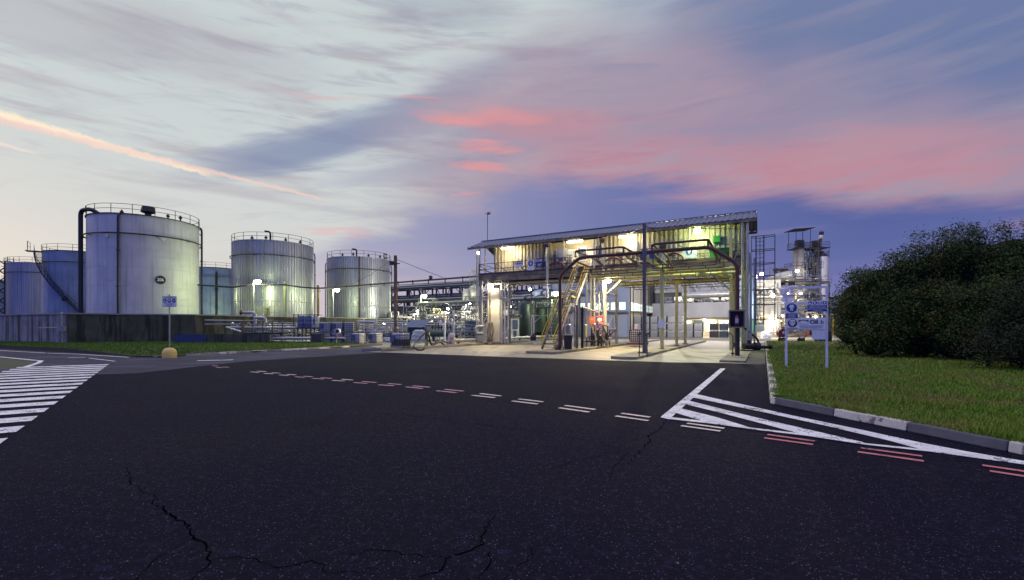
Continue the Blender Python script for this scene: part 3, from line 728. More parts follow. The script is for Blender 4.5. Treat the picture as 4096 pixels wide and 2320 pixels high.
def tank_at(pxl, pxr, Yc=None, Rr=None):
    a, b = math.atan((pxl - 2048) / F), math.atan((pxr - 2048) / F); c, h = (a + b) / 2, (b - a) / 2
    d = Yc / math.cos(c) if Yc else Rr / math.sin(h)
    return d * math.sin(c), d * math.cos(c), d * math.sin(h)
def tank(label, cx, cy, Rr, H, m, ribbed=False, ringz=2.2, pipes=(), rail=True, dome=0.5, rings=(), name='storage_tank', ringr=0.07, seams=True):
    t = thing(name, label, 'storage tank', (cx, cy, 0), 'cylindrical storage tanks in the walled tank farm')
    c = Vector((cx, cy, 0)); tow = Vector((-cx, -cy, 0)).normalized(); right = Vector((-tow.y, tow.x, 0))
    def P(phi, r, z): return c + (tow * math.cos(R(phi)) + right * math.sin(R(phi))) * r + UP * z
    mb = MB()
    if ribbed:
        n = int(2 * math.pi * Rr / 0.40); pr = []
        for i in range(n):
            a = 2 * math.pi * i / n; w = 2 * math.pi / n
            pr += [(a, 0.0), (a + w * 0.72, 0.0), (a + w * 0.80, 0.09), (a + w * 0.92, 0.09)]
        k = len(pr)
        for z in (0.0, H):
            for a, dd in pr: mb.v.append(c + Vector((math.cos(a), math.sin(a), 0)) * (Rr + dd) + UP * z)
        for i in range(k): mb.f.append((i, (i + 1) % k, k + (i + 1) % k, k + i))
        mb.build('shell', m, t)
    else:
        prof = [(Rr, 0)]; z = 0
        while z < H - 2.4:
            z += 2.2; prof += [(Rr, z - 0.012), (Rr - 0.012, z), (Rr, z + 0.012)]
        prof.append((Rr, H)); mb.lathe(c, prof, 72, cap=False); mb.build('shell', m, t, smooth=True)
    mb = MB().lathe(c, [(Rr + 0.12, H - 0.06), (Rr + 0.12, H + 0.02), (Rr * 0.55, H + dome * 0.7), (0.05, H + dome)], 72, cap=True); mb.build('roof', DARKP if not ribbed else TRIB, t, smooth=True)
    if rail:
        mb = MB()
        n = int(2 * math.pi * Rr / 2.0)
        for zz in (0.55, 1.1): mb.ring(c + UP * (H + zz), Rr + 0.05, 0.032, 64, 5)
        for i in range(n):
            a = 2 * math.pi * i / n; p = c + Vector((math.cos(a), math.sin(a), 0)) * (Rr + 0.05)
            mb.tube([p + UP * (H - 0.05), p + UP * (H + 1.1)], 0.035, 5)
        mb.build('railing', DARKP, t)
    if ringz:
        mb = MB(); mb.ring(c + UP * (H - ringz), Rr + 0.28, ringr, 72, 6)
        for i in range(10):
            a = 36 * i + 10; mb.beam(P(a, Rr - 0.02, H - ringz - 0.12), P(a, Rr + 0.38, H - ringz - 0.08), 0.05)
        mb.build('spray_ring', DARKP, t)
    for zz in rings:
        MB().ring(c + UP * zz, Rr + 0.06, 0.045, 72, 5).build('cladding_band', GALV, t)
    for phi, r_, z0, z1, mm in pipes:
        mb = MB(); pts = [P(phi, Rr - 0.3, z1 + 0.25), P(phi, Rr + 0.22, z1 + 0.25), P(phi, Rr + 0.30, z1 - 0.2), P(phi, Rr + 0.30, z0)]
        mb.tube(fillet(pts, 0.25), r_, 8)
        z = z0 + 1.0
        while z < z1 - 0.6: mb.cyl(P(phi, Rr + 0.30, z), P(phi, Rr + 0.30, z + 0.1), r_ * 1.6, 8); z += (z1 - z0) / 3.2
        mb.build('downpipe', mm, t, smooth=True)
    return t, P

def disc_number(t, P, phi, Rr, z, rad, txt):
    o = P(phi, Rr + 0.04, z); n = (P(phi, 1, 0) - P(phi, 0, 0)).normalized(); ax = UP.cross(n).normalized()
    mb = MB().cyl(o - n * 0.06, o, rad, 28); pl = mb.build('number_plate', INK, t)
    if txt: lettering(txt, o + n * 0.006, ax, UP, rad * 1.0, SIGNWHITE, pl, xs=0.85, bold=0.012)

# the big white tank 206
cx, cy, rr = tank_at(343, 797, Yc=58)
HA = 443 * (math.hypot(cx, cy) * 0.997 * math.cos(R(43.45))) / F + EYE
tA, PA = tank('tall weathered white storage tank numbered 206, largest of all the tanks', cx, cy, rr, HA, TWHITE, ringz=2.35, ringr=0.085,
              pipes=((-25, 0.13, 1.2, HA - 0.35, DARKP), (81, 0.12, 0.8, HA - 0.2, DARKP), (86, 0.07, 1.0, HA - 1.0, DARKP)))
disc_number(tA, PA, 14, rr, HA - 7.6, 0.52, '206')
MB().tube(fillet([PA(-88, rr + 0.45, 0.4), PA(-88, rr + 0.45, HA + 0.7), PA(-72, rr - 0.3, HA + 0.72), PA(-66, rr - 1.0, HA + 0.1)], 0.7, 8), 0.235, 12).build('vapour_pipe', DARKP, tA, smooth=True)
mb = MB().lathe(Vector((cx, cy, 0)) + PA(6, rr * 0.35, 0) - Vector((cx, cy, 0)), [(0.35, HA + 0.3), (0.35, HA + 1.25)], 14)
mb.lathe(PA(6, rr * 0.35, 0), [(0.6, HA + 1.0), (0.78, HA + 1.1), (0.64, HA + 1.75), (0.58, HA + 1.8)], 14); mb.build('roof_vent', DARKP, tA)
MB().tube(fillet([PA(-25, rr + 0.30, 1.2), PA(-28, rr + 0.35, 0.85), PA(-80, rr + 0.45, 0.85)], 0.2), 0.10, 8).build('foam_pipe', DARKP, tA)
mb = MB()
for phi, r_ in ((-55, .5), (55, .75), (40, .6)):
    p = PA(phi, rr * r_, HA); mb = MB().lathe(p, [(.09, 0), (.09, .7), (.2, .72), (.2, .9), (.09, .92), (.09, 1.1)], 8).build('roof_nozzle', DARKP, tA)
for phi in (-42, 12): MB().prism([(0, 0), (0.75, 0.1), (0.55, -0.55)], PA(phi, rr + 0.2, HA - 2.42), PA(phi + 90, 1, 0) - PA(phi + 90, 0, 0), UP, 0.05).build('spray_deflector', WHITEP, tA)

# two ribbed tanks
cx, cy, rr = tank_at(927.5, 1251.8, Yc=72)
HB = EYE + 336 * (math.hypot(cx, cy) * math.cos(R(31.9))) / F
tB, PB = tank('ribbed aluminium-clad tank with a floodlight post in front, beside the tall white tank', cx, cy, rr, HB, TRIB, True, 2.2, rings=(5.6, 8.0, 1.4),
              pipes=((-14, 0.09, 6.0, HB - 0.4, GALV), (88, 0.09, 2, HB - 1.0, DARKP)))
cx2, cy2, rr2 = tank_at(1308.6, 1560.7, Yc=86)
HC = EYE + 270.5 * (math.hypot(cx2, cy2) * math.cos(R(22.33))) / F
tC, PC = tank('ribbed aluminium-clad tank with sign 232 on its railing, rightmost of the tanks', cx2, cy2, rr2, HC, TRIB, True, 2.2, rings=(5.4, 2.2),
              pipes=((0, 0.13, 0.6, HC - 0.3, STEEL), (-86, 0.08, 1, HC - 1, DARKP), (86, 0.08, 1, HC - 1, DARKP)))
p = PC(52, rr2 + 0.12, HC + 0.62); n = (PC(52, 1, 0) - PC(52, 0, 0)).normalized(); ax = UP.cross(n).normalized()
pl = MB().frame(p - ax * 0.55 - UP * 0.5, ax * 1.1, n * 0.03, UP * 1.0).build('number_plate', INK, tC)
lettering('232', p + n * 0.04, ax, UP, 0.62, SIGNWHITE, pl, bold=0.012)
for tt, PP, H_, r_ in ((tB, PB, HB, rr), (tC, PC, HC, rr2)):
    mb = MB()
    for phi, f_ in ((-20, .55), (35, .5), (70, .7), (-60, .6)):
        q_ = PP(phi, r_ * f_, H_ + 0.1); MB().lathe(q_, [(.1, 0), (.1, .55), (.24, .57), (.24, .75), (.1, .77), (.1, 1.0)], 8).build('roof_nozzle', DARKP, tt)
    q_ = PP(-8, r_ * 0.6, H_ + 0.2); mb.tube(fillet([q_, q_ + UP * 1.45, q_ + UP * 1.45 + (PP(-90, .8, 0) - PP(-90, 0, 0))], 0.4), 0.14, 8)
    mb.build('roof_vent', DARKP, tt)
# blue tanks
cD = A(870, 1308, 104)
tD, PD = tank('pale blue tank half hidden between the tall white tank and a ribbed tank', cD.x, cD.y, 5.75, EYE + 240 * 98.5 / F, TBLUE, ringz=2.0, pipes=((-2, 0.22, 1, 13.5, DARKP), (30, 0.3, 6, 13.8, DARKP)))
def az_tank(px, d, Rr):
    a = math.atan((px - 2048) / F) + math.asin(Rr / d); return d * math.sin(a), d * math.cos(a)
ex, ey = az_tank(166, 115, 5.7)
HE = EYE + 300 * (ey - 3.6) / F
tE, PE = tank('rain-streaked blue tank with a curved stairway, left of the tall white tank', ex, ey, 5.7, HE, TBLUE, ringz=2.0)
mb = MB(); ml = MB(); N = 64
for i in range(N):
    f_ = i / (N - 1); phi = -86 + 104 * f_; z = (HE + 0.0) * (1 - f_) + 1.0 * f_
    a, b = PE(phi, 5.72, z), PE(phi, 6.62, z); d = (PE(phi + 90, 1, 0) - PE(phi + 90, 0, 0))
    mb.frame(a - d * 0.13, b - a, d * 0.26, UP * 0.05)
    if i % 3 == 0: ml.tube([PE(phi, 6.6, z), PE(phi, 6.6, z + 1.05)], 0.03, 5)
ml.tube([PE(-86 + 104 * i / 40, 6.6, HE * (1 - i / 40) + 1.0 * i / 40 + 1.05) for i in range(41)], 0.035, 5)
ml.tube([PE(-86 + 104 * i / 40, 6.6, HE * (1 - i / 40) + 1.0 * i / 40 + 0.55) for i in range(41)], 0.028, 5)
mb.tube([PE(-86 + 104 * i / 40, 6.6, HE * (1 - i / 40) + 1.0 * i / 40 - 0.12) for i in range(41)], 0.10, 5)
mb.frame(PE(-98, 5.8, HE - 0.1), PE(-98, 7.6, 0) - PE(-98, 5.8, 0), (PE(-86, 6, 0) - PE(-104, 6, 0)), UP * 0.08)
for ph in (-104, -92, -86):
    ml.tube([PE(ph, 7.4, HE), PE(ph, 7.4, HE + 1.6)], 0.035, 5)
ml.tube([PE(-104, 7.4, HE + 1.6), PE(-86, 7.4, HE + 1.6)], 0.035, 5); ml.tube([PE(-104, 7.4, HE + 0.8), PE(-86, 7.4, HE + 0.8)], 0.03, 5)
stair = mb.build('stairway', DARKP, tE); h_ = ml.build('handrail', DARKP, stair)
disc_number(tE, PE, -28, 5.7, 6.6, 0.42, '')
fx, fy = az_tank(24, 140, 5.7)
tF, PF = tank('narrow ribbed tank with a dark downpipe, second from the left edge', fx, fy, 5.7, EYE + 255 * (fy - 3.9) / F, TRIB, True, 2.0, pipes=((42, 0.5, 1, 15, DARKP), (-75, 0.1, 1, 15, DARKP)))
gx, gy = az_tank(-330, 190, 9.0)
gx, gy = -145.5, 122.0
tank('blue tank cut off by the left edge of the picture', gx, gy, 8.8, EYE + 195 * 116 / F, TBLUE, ringz=0, rail=False, dome=0.3)
# light zig-zag stair beside the far ribbed tank
t = thing('stair_tower', 'dark open stair tower beside the far left ribbed tank', 'stair tower', A(18, 1300, 95) * Vector((1, 1, 0)) if False else Vector((A(14, 1308, 95).x, 95, 0)))
mb = MB(); bx = t.location.x
for i in range(14):
    z = 1.0 + i * 1.05; y_ = 95; x0, x1 = bx - 0.9, bx + 0.9
    if i % 2: x0, x1 = x1, x0
    mb.beam((x0, y_, z), (x1, y_, z + 1.05), 0.12, 0.2); mb.box(min(x0, x1), max(x0, x1), 95.2, 95.9, z + 1.0, z + 1.05)
mb.build('flights', DARKP, t)
mb = MB()
for x_ in (-1, 1):
    for y_ in (94.9, 96): mb.beam((bx + x_, y_, 0), (bx + x_, y_, 16.6), 0.1)
mb.build('frame', DARKP, t)

# bund wall
w = thing('bund_wall', 'rain-streaked concrete bund wall with pale coping around the tanks', 'wall', G(270, 1375))
hz = 3.08
pts = [Vector((-92, 66.5, 0)), G(5, 1368.5), G(270, 1375.5), A(780, 1308, 52), A(1011, 1308, 58), A(1300, 1308, 65), Vector((-20, 82, 0))]
for p_ in pts: p_.z = 0
m1, m2, m3 = MB(), MB(), MB()
for i, (a, b) in enumerate(zip(pts, pts[1:])):
    n = Vector((-(b - a).y, (b - a).x, 0)).normalized() * 0.35
    (m1 if i < 2 else m2).hexa([a, b, b + n, a + n, a + UP * hz, b + UP * hz, b + n + UP * hz, a + n + UP * hz])
    o_ = n * 0.2
    m3.hexa([a - o_ + UP * hz, b - o_ + UP * hz, b + n + o_ + UP * hz, a + n + o_ + UP * hz, a - o_ + UP * (hz + .14), b - o_ + UP * (hz + .14), b + n + o_ + UP * (hz + .14), a + n + o_ + UP * (hz + .14)])
m1.build('wall', BUND, w); m2.build('wall', BUNDD, w, label='dark mossy stretch of wall')
for (a, b) in zip(pts[:4], pts[1:5]):
    d_ = (b - a); nseg_ = max(1, int(d_.length / 4.2)); d_.normalize(); n_ = Vector((d_.y, -d_.x, 0))
    for k in range(1, nseg_): q_ = a + d_ * 4.2 * k; MB().frame(q_ - d_ * .03 + n_ * .004, d_ * .06, n_ * .012, UP * hz).build('pour_joint', mat('dark_pour_joint', (.015, .016, .017), .95), w); m3.build('coping', COPING, w)
# wall fittings at the corner
c0 = G(262, 1375.5); bxo = thing('junction_box', 'grey junction box with conduits fixed to the bund wall corner', 'junction box', c0 + Vector((0, -0.1, 1.6)))
MB().box(c0.x - 0.3, c0.x + 0.28, c0.y - 0.5, c0.y - 0.2, 1.35, 1.85).build('box', GREYP, bxo)
mb = MB().tube([c0 + Vector((0, -0.3, 0)), c0 + Vector((0, -0.3, 1.35))], 0.05, 6).tube([c0 + Vector((-0.1, -0.3, 1.85)), c0 + Vector((-0.1, -0.3, 3.3))], 0.06, 6)
mb.tube([c0 + Vector((-0.3, -0.32, 1.7)), G(170, 1372.5) + Vector((0, -0.4, 1.65))], 0.04, 6); mb.build('conduit', GALV, bxo)
# low wall in front
a, b = A(697, 1308, 47.2), A(1072, 1308, 47.2); a.z = b.z = 0
lw = MB().box(a.x, b.x, 47.2, 47.6, 0, 1.0).build('low_wall', BUNDD); tag(lw, 'low dark concrete wall on the grass before the bund wall', 'wall')
bp = thing('panel_screen', 'blue corrugated panel leaning at the left end of the low wall', 'panel', (a.x, 47.1, 0))
MB().corr((a.x, 47.12, 0.08), (1, 0, 0), (0, 0, 0.85), 3.4, 0.85, 0.3, 0.03, (0, -1, 0)).build('panel', mat('dark_blue_panel', (0.03, 0.045, 0.12), 0.5), bp)
# bare tree at the far left edge
bt = thing('bare_tree', 'leafless tree behind the tanks at the left edge', 'tree', (-150, 136, 0))
mt_, br = MB(), MB()
mt_.tube([(-150, 136, 0), (-149.6, 136, 6), (-150.2, 136, 11)], [0.35, 0.25, 0.14], 7)
def branch(p, d, L, r_, dep):
    q_ = p + d * L; br.tube([p, (p + q_) / 2 + Vector((rng.uniform(-.2, .2),) * 3), q_], [r_, r_ * .8, r_ * .6], 4, caps=False)
    if dep:
        for _ in range(3):
            e = (d + Vector((rng.uniform(-.9, .9), rng.uniform(-.5, .5), rng.uniform(-.2, .8)))).normalized(); branch(q_, e, L * 0.72, r_ * .6, dep - 1)
for i in range(12): branch(Vector((-150 + rng.uniform(-.2, .2), 136, 5.5 + i * 0.5)), Vector((rng.uniform(-1, 1), rng.uniform(-.4, .4), 0.8)).normalized(), 2.6, 0.09, 4)
mt_.build('trunk', DARKP, bt); br.build('branches', DARKP, bt)
# ================================================================== LAMPS
WARM, GREEN, COLD = (1.0, 0.82, 0.45), (0.84, 1.0, 0.42), (1.0, 0.92, 0.78)
LAMPM = {'warm': emit('warm_lamp_glass', (1.0, 0.86, 0.60), 60), 'green': emit('greenish_lamp_glass', (0.85, 1.0, 0.5), 60), 'cold': emit('pale_lamp_glass', (1.0, 0.93, 0.8), 60), 'red': emit('red_lamp_glass', (1.0, 0.06, 0.02), 40)}
LAMPC = {'warm': WARM, 'green': GREEN, 'cold': COLD, 'red': (1.0, 0.08, 0.03)}
def spot_light(p, target, watts, kind, angle, rad=0.12):
    l = bpy.data.lights.new('lamp_light', 'SPOT'); l.energy = watts; l.color = LAMPC[kind]; l.shadow_soft_size = rad; l.spot_size = R(angle); l.spot_blend = 0.6
    o = bpy.data.objects.new('lamp_light', l); o.location = p; o.rotation_euler = (Vector(p) - Vector(target)).to_track_quat('Z', 'Y').to_euler(); COL.objects.link(o); return o
def point_light(p, watts, kind, rad=0.12):
    l = bpy.data.lights.new('lamp_light', 'POINT'); l.energy = watts; l.color = LAMPC[kind]; l.shadow_soft_size = rad
    o = bpy.data.objects.new('lamp_light', l); o.location = p; COL.objects.link(o); return o
def flood(label, p, kind, watts, d=(0, -1, 0), rad=0.2, group='floodlights on the loading gantry', off=0.35, arm=None, name='floodlight', long=0.0, aim=None, angle=120):
    p = Vector(p); d = Vector(d).normalized(); t = thing(name, label, 'lamp', p, group)
    x = d.cross(UP).normalized() if abs(d.z) < .95 else EX; u = x.cross(d)
    mb = MB()
    if long:
        MB().frame(p - x * long / 2 - u * 0.09, x * long, d * 0.1, u * 0.18).build('lamp_glass', LAMPM[kind], t)
        mb.frame(p - x * (long / 2 + .03) - u * 0.12 - d * 0.1, x * (long + .06), d * 0.1, u * 0.24)
    else:
        mg = MB().lathe(p, [(0.02, -rad * .9), (rad * .75, -rad * .6), (rad, 0), (rad * .75, rad * .6), (0.02, rad * .9)], 14); mg.build('lamp_glass', LAMPM[kind], t, smooth=True)
        mb.cyl(p + UP * rad * .7, p + UP * (rad * .7 + 0.12), rad * 1.05, 12, r2=rad * .6)
    if arm is not None: mb.tube([p - d * 0.08 + UP * (0.0 if long else rad * .8), Vector(arm)], 0.035, 6)
    mb.build('housing', GALV, t)
    if aim is not None: spot_light(p + d * off, aim, watts, kind, angle)
    else: point_light(p + d * off, watts, kind)
    return t

# ================================================================== LOADING GANTRY
CORR = mat('corrugated_wall_sheet', (0.54, 0.50, 0.37), 0.45, 0.15, 0.15, 0.6, c2=(0.43, 0.40, 0.29), streak=0.5, streak_c=(0.28, 0.24, 0.17), streak_s=(1.6, 1.6, 0.12), thr=(0.5, 0.72))
ROOFM = mat('blue_grey_roof_sheet', (0.16, 0.18, 0.27), 0.45, 0.3, 0.25, 0.8)
GIRD = mat('platform_girder_paint', (0.12, 0.09, 0.06), 0.6, 0.1, 0.4, 1.6, c2=(0.24, 0.21, 0.14))
COLM = mat('pale_column_paint', (0.46, 0.44, 0.37), 0.5, 0.1, 0.3, 1.2, streak=0.6, streak_c=(0.14, 0.09, 0.05), streak_s=(2.5, 2.5, 0.15))
DOORW = mat('cream_cabin_panel', (0.46, 0.42, 0.31), 0.5)
GLASS = mat('dark_window_glass', (0.10, 0.13, 0.20), 0.08, 0.0, spec=0.8)
GREENP = mat('green_grey_post_paint', (0.46, 0.50, 0.26), 0.55, 0.05, 0.3, 1.5, c2=(0.56, 0.50, 0.14), streak=0.5, streak_c=(0.16, 0.09, 0.04), streak_s=(2, 2, 0.3))

g = thing('loading_gantry', 'long raised loading gantry with corrugated walls and a pitched blue-grey roof', 'loading gantry', S(-12.7, 39.5))
T0, T1, SL, SR = 37.4, 41.6, -24.6, -1.2
mb = MB().sbox(SL, SR, T0, T1, 6.62, 6.9); mb.build('platform_floor', GIRD, g)
mb = MB()
mb.ibeam(S(SL, T0 - 0.06, 6.45), S(SR, T0 - 0.06, 6.45), 0.16, 0.5); mb.ibeam(S(SL, T1, 6.42), S(SR, T1, 6.42), 0.16, 0.42)
mb.ibeam(S(SL, T0 + 1.2, 6.2), S(SR, T0 + 1.2, 6.2), 0.2, 0.36)
s = SL + 0.4
while s < SR: mb.beam(S(s, T0, 6.5), S(s, T1, 6.5), 0.1, 0.2); s += 1.5
mb.build('platform_girder', GIRD, g)
# walls
WZ0, WZ1, WT = 6.9, 9.72, 38.75
for i, (a, b) in enumerate(((-23.7, -17.6), (-12.3, -1.35))):
    MB().corr(S(a, WT, WZ0), EX, UP * (WZ1 - WZ0), b - a, 0, 0.36, 0.09, -EY).build('corrugated_wall', CORR, g)
MB().corr(S(-23.7, 41.4, WZ0), EX, UP * (WZ1 - WZ0), 22.3, 0, 0.32, 0.05, EY).build('corrugated_wall', CORR, g)
for s in (-23.7, -1.35): MB().corr(S(s, WT, WZ0), EY, UP * (WZ1 - WZ0), 2.65, 0, 0.32, 0.05, EX * (1 if s > -5 else -1)).build('corrugated_wall', CORR, g)
# recessed cabin with doors and windows
cb = MB().sbox(-17.6, -12.3, WT + 0.5, WT + 0.6, WZ0, WZ1); cb.sbox(-17.6, -17.5, WT, WT + .5, WZ0, WZ1); cb.sbox(-12.4, -12.3, WT, WT + .5, WZ0, WZ1); cab = cb.build('cabin_wall', DOORW, g)
for a, b, z0, z1 in ((-16.9, -16.1, 7.9, 9.0), (-14.9, -14.1, 7.9, 9.1), (-13.2, -12.6, 7.9, 9.1), (-17.4, -17.1, 7.6, 9.0)):
    f = MB()
    for q in ((a - .06, a, z0 - .06, z1 + .06), (b, b + .06, z0 - .06, z1 + .06), (a, b, z0 - .06, z0), (a, b, z1, z1 + .06)): f.sbox(q[0], q[1], WT + 0.45, WT + 0.5, q[2], q[3])
    wf = f.build('window', WHITEP, g); MB().sbox(a, b, WT + 0.48, WT + 0.497, z0, z1).build('pane', GLASS, wf)
for a in (-15.9, -13.95):
    d = MB().sbox(a, a + 0.75, WT + 0.44, WT + 0.498, WZ0, 8.95).build('door', WHITEP, g); MB().sbox(a + .62, a + .68, WT + .40, WT + .44, 7.85, 7.97).build('handle', STEEL, d)
# roof: two corrugated slopes with thickness and gutters
def slope(ta, za, tb, zb):
    mb = MB(); x, L, per = 0.0, 25.3, 0.42; pr = []
    s0 = -25.7
    while x < L:
        for dx, dd in ((0, 0), (0.55, 0), (0.64, 1), (0.91, 1)):
            if x + dx * per <= L: pr.append((x + dx * per, 0.045 * dd))
        x += per
    pr.append((L, 0)); k = len(pr)
    for zo, useprof in ((0.0, 1), (-0.035, 1)):
        for (xx, dd) in pr: mb.v += [S(s0 + xx, ta, za + dd + zo), S(s0 + xx, tb, zb + dd + zo)]
    for i in range(k - 1):
        mb.f.append((2 * i, 2 * i + 2, 2 * i + 3, 2 * i + 1)); o = 2 * k; mb.f.append((o + 2 * i, o + 2 * i + 1, o + 2 * i + 3, o + 2 * i + 2))
        mb.f.append((2 * i, o + 2 * i, o + 2 * i + 2, 2 * i + 2))
    return mb
RT, RZ = 39.6, 10.66
roof = slope(36.95, 9.66, RT, RZ).build('roof', ROOFM, g)
slope(42.2, 9.66, RT, RZ).build('roof', ROOFM, g)
mb = MB().beam(S(-25.7, RT, RZ + .05), S(-.4, RT, RZ + .05), 0.3, 0.06); mb.build('ridge_cap', ROOFM, roof)
mb = MB().beam(S(-25.7, 37.0, 9.52), S(-.4, 37.0, 9.52), 0.08, 0.18); mb.beam(S(-25.7, 42.15, 9.52), S(-.4, 42.15, 9.52), 0.08, 0.18)
for s in (-25.65, -0.45): mb.beam(S(s, 37.0, 9.54), S(s, RT, 10.54), 0.07, 0.16); mb.beam(S(s, 42.15, 9.54), S(s, RT, 10.54), 0.07, 0.16)
for k in range(14): s = -25 + k * 1.85; mb.beam(S(s, 37.05, 9.5), S(s, WT, 10.16), 0.06, 0.1)
mb.build('eaves', GIRD, roof)
# cylinder mast on the roof
m_ = thing('roof_mast', 'thin mast with a round sensor on the left end of the gantry roof', 'mast', S(s_at(1950, 39.6), 39.6, 10.6))
p = m_.location.copy(); MB().tube([p, p + UP * 2.9], 0.035, 6).build('pole', STEEL, m_); q_ = p + UP * 2.95
MB().cyl(q_ + EX * .05, q_ + EX * .3, 0.16, 12).ring(q_ - EX * .12, 0.16, 0.02, 16, 5).build('sensor', GREYP, m_)
# walkway railing
mb = MB()
for z in (7.95, 7.42): mb.beam(S(SL, T0, z), S(-17.0, T0, z), 0.05); mb.beam(S(-12.6, T0, z), S(SR, T0, z), 0.05); mb.beam(S(-17.0, T0, z), S(-14.2, T0, z), 0.05)
mb.beam(S(SL, T0, 6.98), S(SR, T0, 6.98), 0.03, 0.16)
s = SL; i = 0
while s < SR + .01:
    mb.beam(S(s, T0, 6.9), S(s, T0, 7.98), 0.05)
    if s + 1.9 < SR and not (-14.5 < s < -12.6): mb.beam(S(s, T0, 7.9) if i % 2 == 0 else S(s, T0, 7.9), S(s + 1.4, T0, 6.95), 0.045)
    s += 1.95; i += 1
for s in (SL, SR):
    for z in (7.95, 7.42): mb.beam(S(s, T0, z), S(s, T1, z), 0.05)
mb.build('walkway_railing', STEEL, g)
# eave posts
mb = MB()
for s in (-24.55, -23.9, -17.5, -15.6, -12.4, -9.0, -5.0, -1.25): MB().beam(S(s, T0 + .05, 6.9), S(s, T0 + .05, 9.5), 0.09).build('eave_post', COLM, g)
# towers
def tower(s0, s1, t0, t1, z1, n=4, m=COLM):
    mb = MB()
    for s in (s0, s1):
        for t in (t0, t1): mb.ibeam(S(s, t, 0), S(s, t, z1), 0.2, 0.2)
    h = z1 / n
    for k in range(n):
        for s in (s0, s1): mb.beam(S(s, t0, k * h), S(s, t1, (k + 1) * h), 0.06); mb.beam(S(s, t0, (k + 1) * h), S(s, t1, (k + 1) * h), 0.07)
        for t in (t0, t1): mb.beam(S(s0, t, (k + 1) * h), S(s1, t, (k + 1) * h), 0.07)
        mb.beam(S(s0, t0, k * h), S(s1, t0, (k + 1) * h), 0.05)
    return mb
tower(-24.4, -23.5, T0, T1, 6.4).build('support_tower', COLM, g)
tower(-13.2, -12.0, T0 + .8, T1, 6.4).build('support_tower', COLM, g)
tower(-2.1, -1.3, T0, T1, 9.6, 6, GREENP).build('support_tower', GREENP, g)
# knee braces under the platform
mb = MB()
for s, d in ((-23.3, 1.8), (-21.9, 1.4), (-12, 1.8), (-13.2, -1.6), (-2.2, -1.6)): MB().beam(S(s, T0 + 1, 4.6), S(s + d, T0 + 1, 6.2), 0.14).build('knee_brace', COLM, g)
# vertical ducts and service pipes on the left tower
mb = MB()
mb.frame(S(-23.2, T0 - .1, 0.3), EX * 1.0, EY * .5, UP * 5.2); mb.build('cable_duct', mat('cream_duct', (0.50, 0.47, 0.38), 0.5, 0, 0.15, 1.5, streak=0.5, streak_c=(0.25, 0.24, 0.14), streak_s=(2, 2, .15)), g)
mb = MB()
for k, (s, t, z1, r_) in enumerate(((-24.75, 37.2, 9.3, .06), (-24.55, 37.15, 8.8, .05), (-24.1, 37.2, 6.3, .08), (-23.35, 37.1, 5.5, .06), (-22.0, 37.4, 6.2, .09), (-21.7, 37.5, 6.2, .07), (-21.35, 37.5, 6.2, .05), (-13.4, 37.4, 6.4, .09), (-13.0, 37.3, 6.4, .07), (-12.7, 37.3, 9.3, .09), (-12.3, 37.4, 6.4, .06), (-11.9, 37.4, 6.2, .1), (-1.0, 37.2, 9.4, .10), (-0.8, 37.3, 7.2, .09), (-1.35, 37.1, 9.4, .06), (-.55, 37.5, 6.8, .06))):
    MB().tube([S(s, t, 0.2), S(s, t, z1)], r_, 7).build('service_pipe', PIPEW, g, smooth=True)
mb = MB()
for k in range(9): a = S(-24.6 + k * .14, 36.9, 0.35); b = S(-23.95 + k * .14, 37.0, 1.6); mb.tube([a, b, b + UP * .5], 0.05, 6)
mb.build('slanted_conduits', PIPEW, g)
mb = MB()
for k in range(8):
    a = S(-22.9 + rng.uniform(-.25, .25), 36.9, 2.2); mb.tube([a, a + Vector((rng.uniform(-.2, .2), -.1, -.9)), a + Vector((rng.uniform(-.3, .3), -.1, -1.9))], 0.03, 5)
mb.build('hanging_cables', RUSTY, g)
# underside pipes along the platform
mb = MB()
for t, z, r_ in ((37.8, 6.0, .12), (38.4, 6.05, .09), (39.2, 5.95, .15), (40.2, 6.05, .1)): mb.tube([S(-23.5, t, z), S(-1.6, t, z)], r_, 8)
mb.build('product_pipes', PIPEW, g, smooth=True)
# caged ladder at the right end
l = thing('caged_ladder', 'tall caged access ladder at the right end of the gantry', 'ladder', S(-.2, 37.9, 2.1))
mb = MB()
for s in (-.45, .05): mb.tube([S(s, 37.5, 1.9), S(s, 37.5, 8.4)], 0.04, 6)
z = 2.0
while z < 8.2: mb.tube([S(-.45, 37.5, z), S(.05, 37.5, z)], 0.018, 5); z += 0.3
mb.build('ladder', STEEL, l)
mb = MB()
hz_ = [2.3, 3.4, 4.5, 5.5, 6.4, 7.4, 8.4]
for z in hz_: mb.tube([S(-.75, 37.5, z), S(-.75, 38.1, z), S(-.2, 38.45, z), S(.75, 38.1, z), S(.75, 37.5, z), S(-.75, 37.5, z)], 0.028, 5)
for s, t in ((-.2, 38.45), (.75, 38.1), (.75, 37.5), (-.75, 38.1)): mb.tube([S(s, t, 2.2), S(s, t, 8.4)], 0.026, 5)
mb.build('cage', STEEL, l)
# light guard ladder at the left tower
l = thing('caged_ladder', 'slim pale yellow caged ladder on the left gantry tower', 'ladder', S(-25.2, 38, 3))
mb = MB()
for s, t in ((-25.7, 37.4), (-25.1, 37.4), (-25.7, 38), (-25.1, 38)): mb.tube([S(s, t, 2.4), S(s, t, 7.4)], 0.03, 5)
for z in (2.6, 3.6, 4.6, 5.6, 6.5, 7.4): mb.tube([S(-25.7, 37.4, z), S(-25.1, 37.4, z), S(-25.1, 38, z), S(-25.7, 38, z)], 0.025, 5, close=True)
mb.build('cage', mat('pale_yellow_paint', (0.55, 0.55, 0.25), 0.5), l)

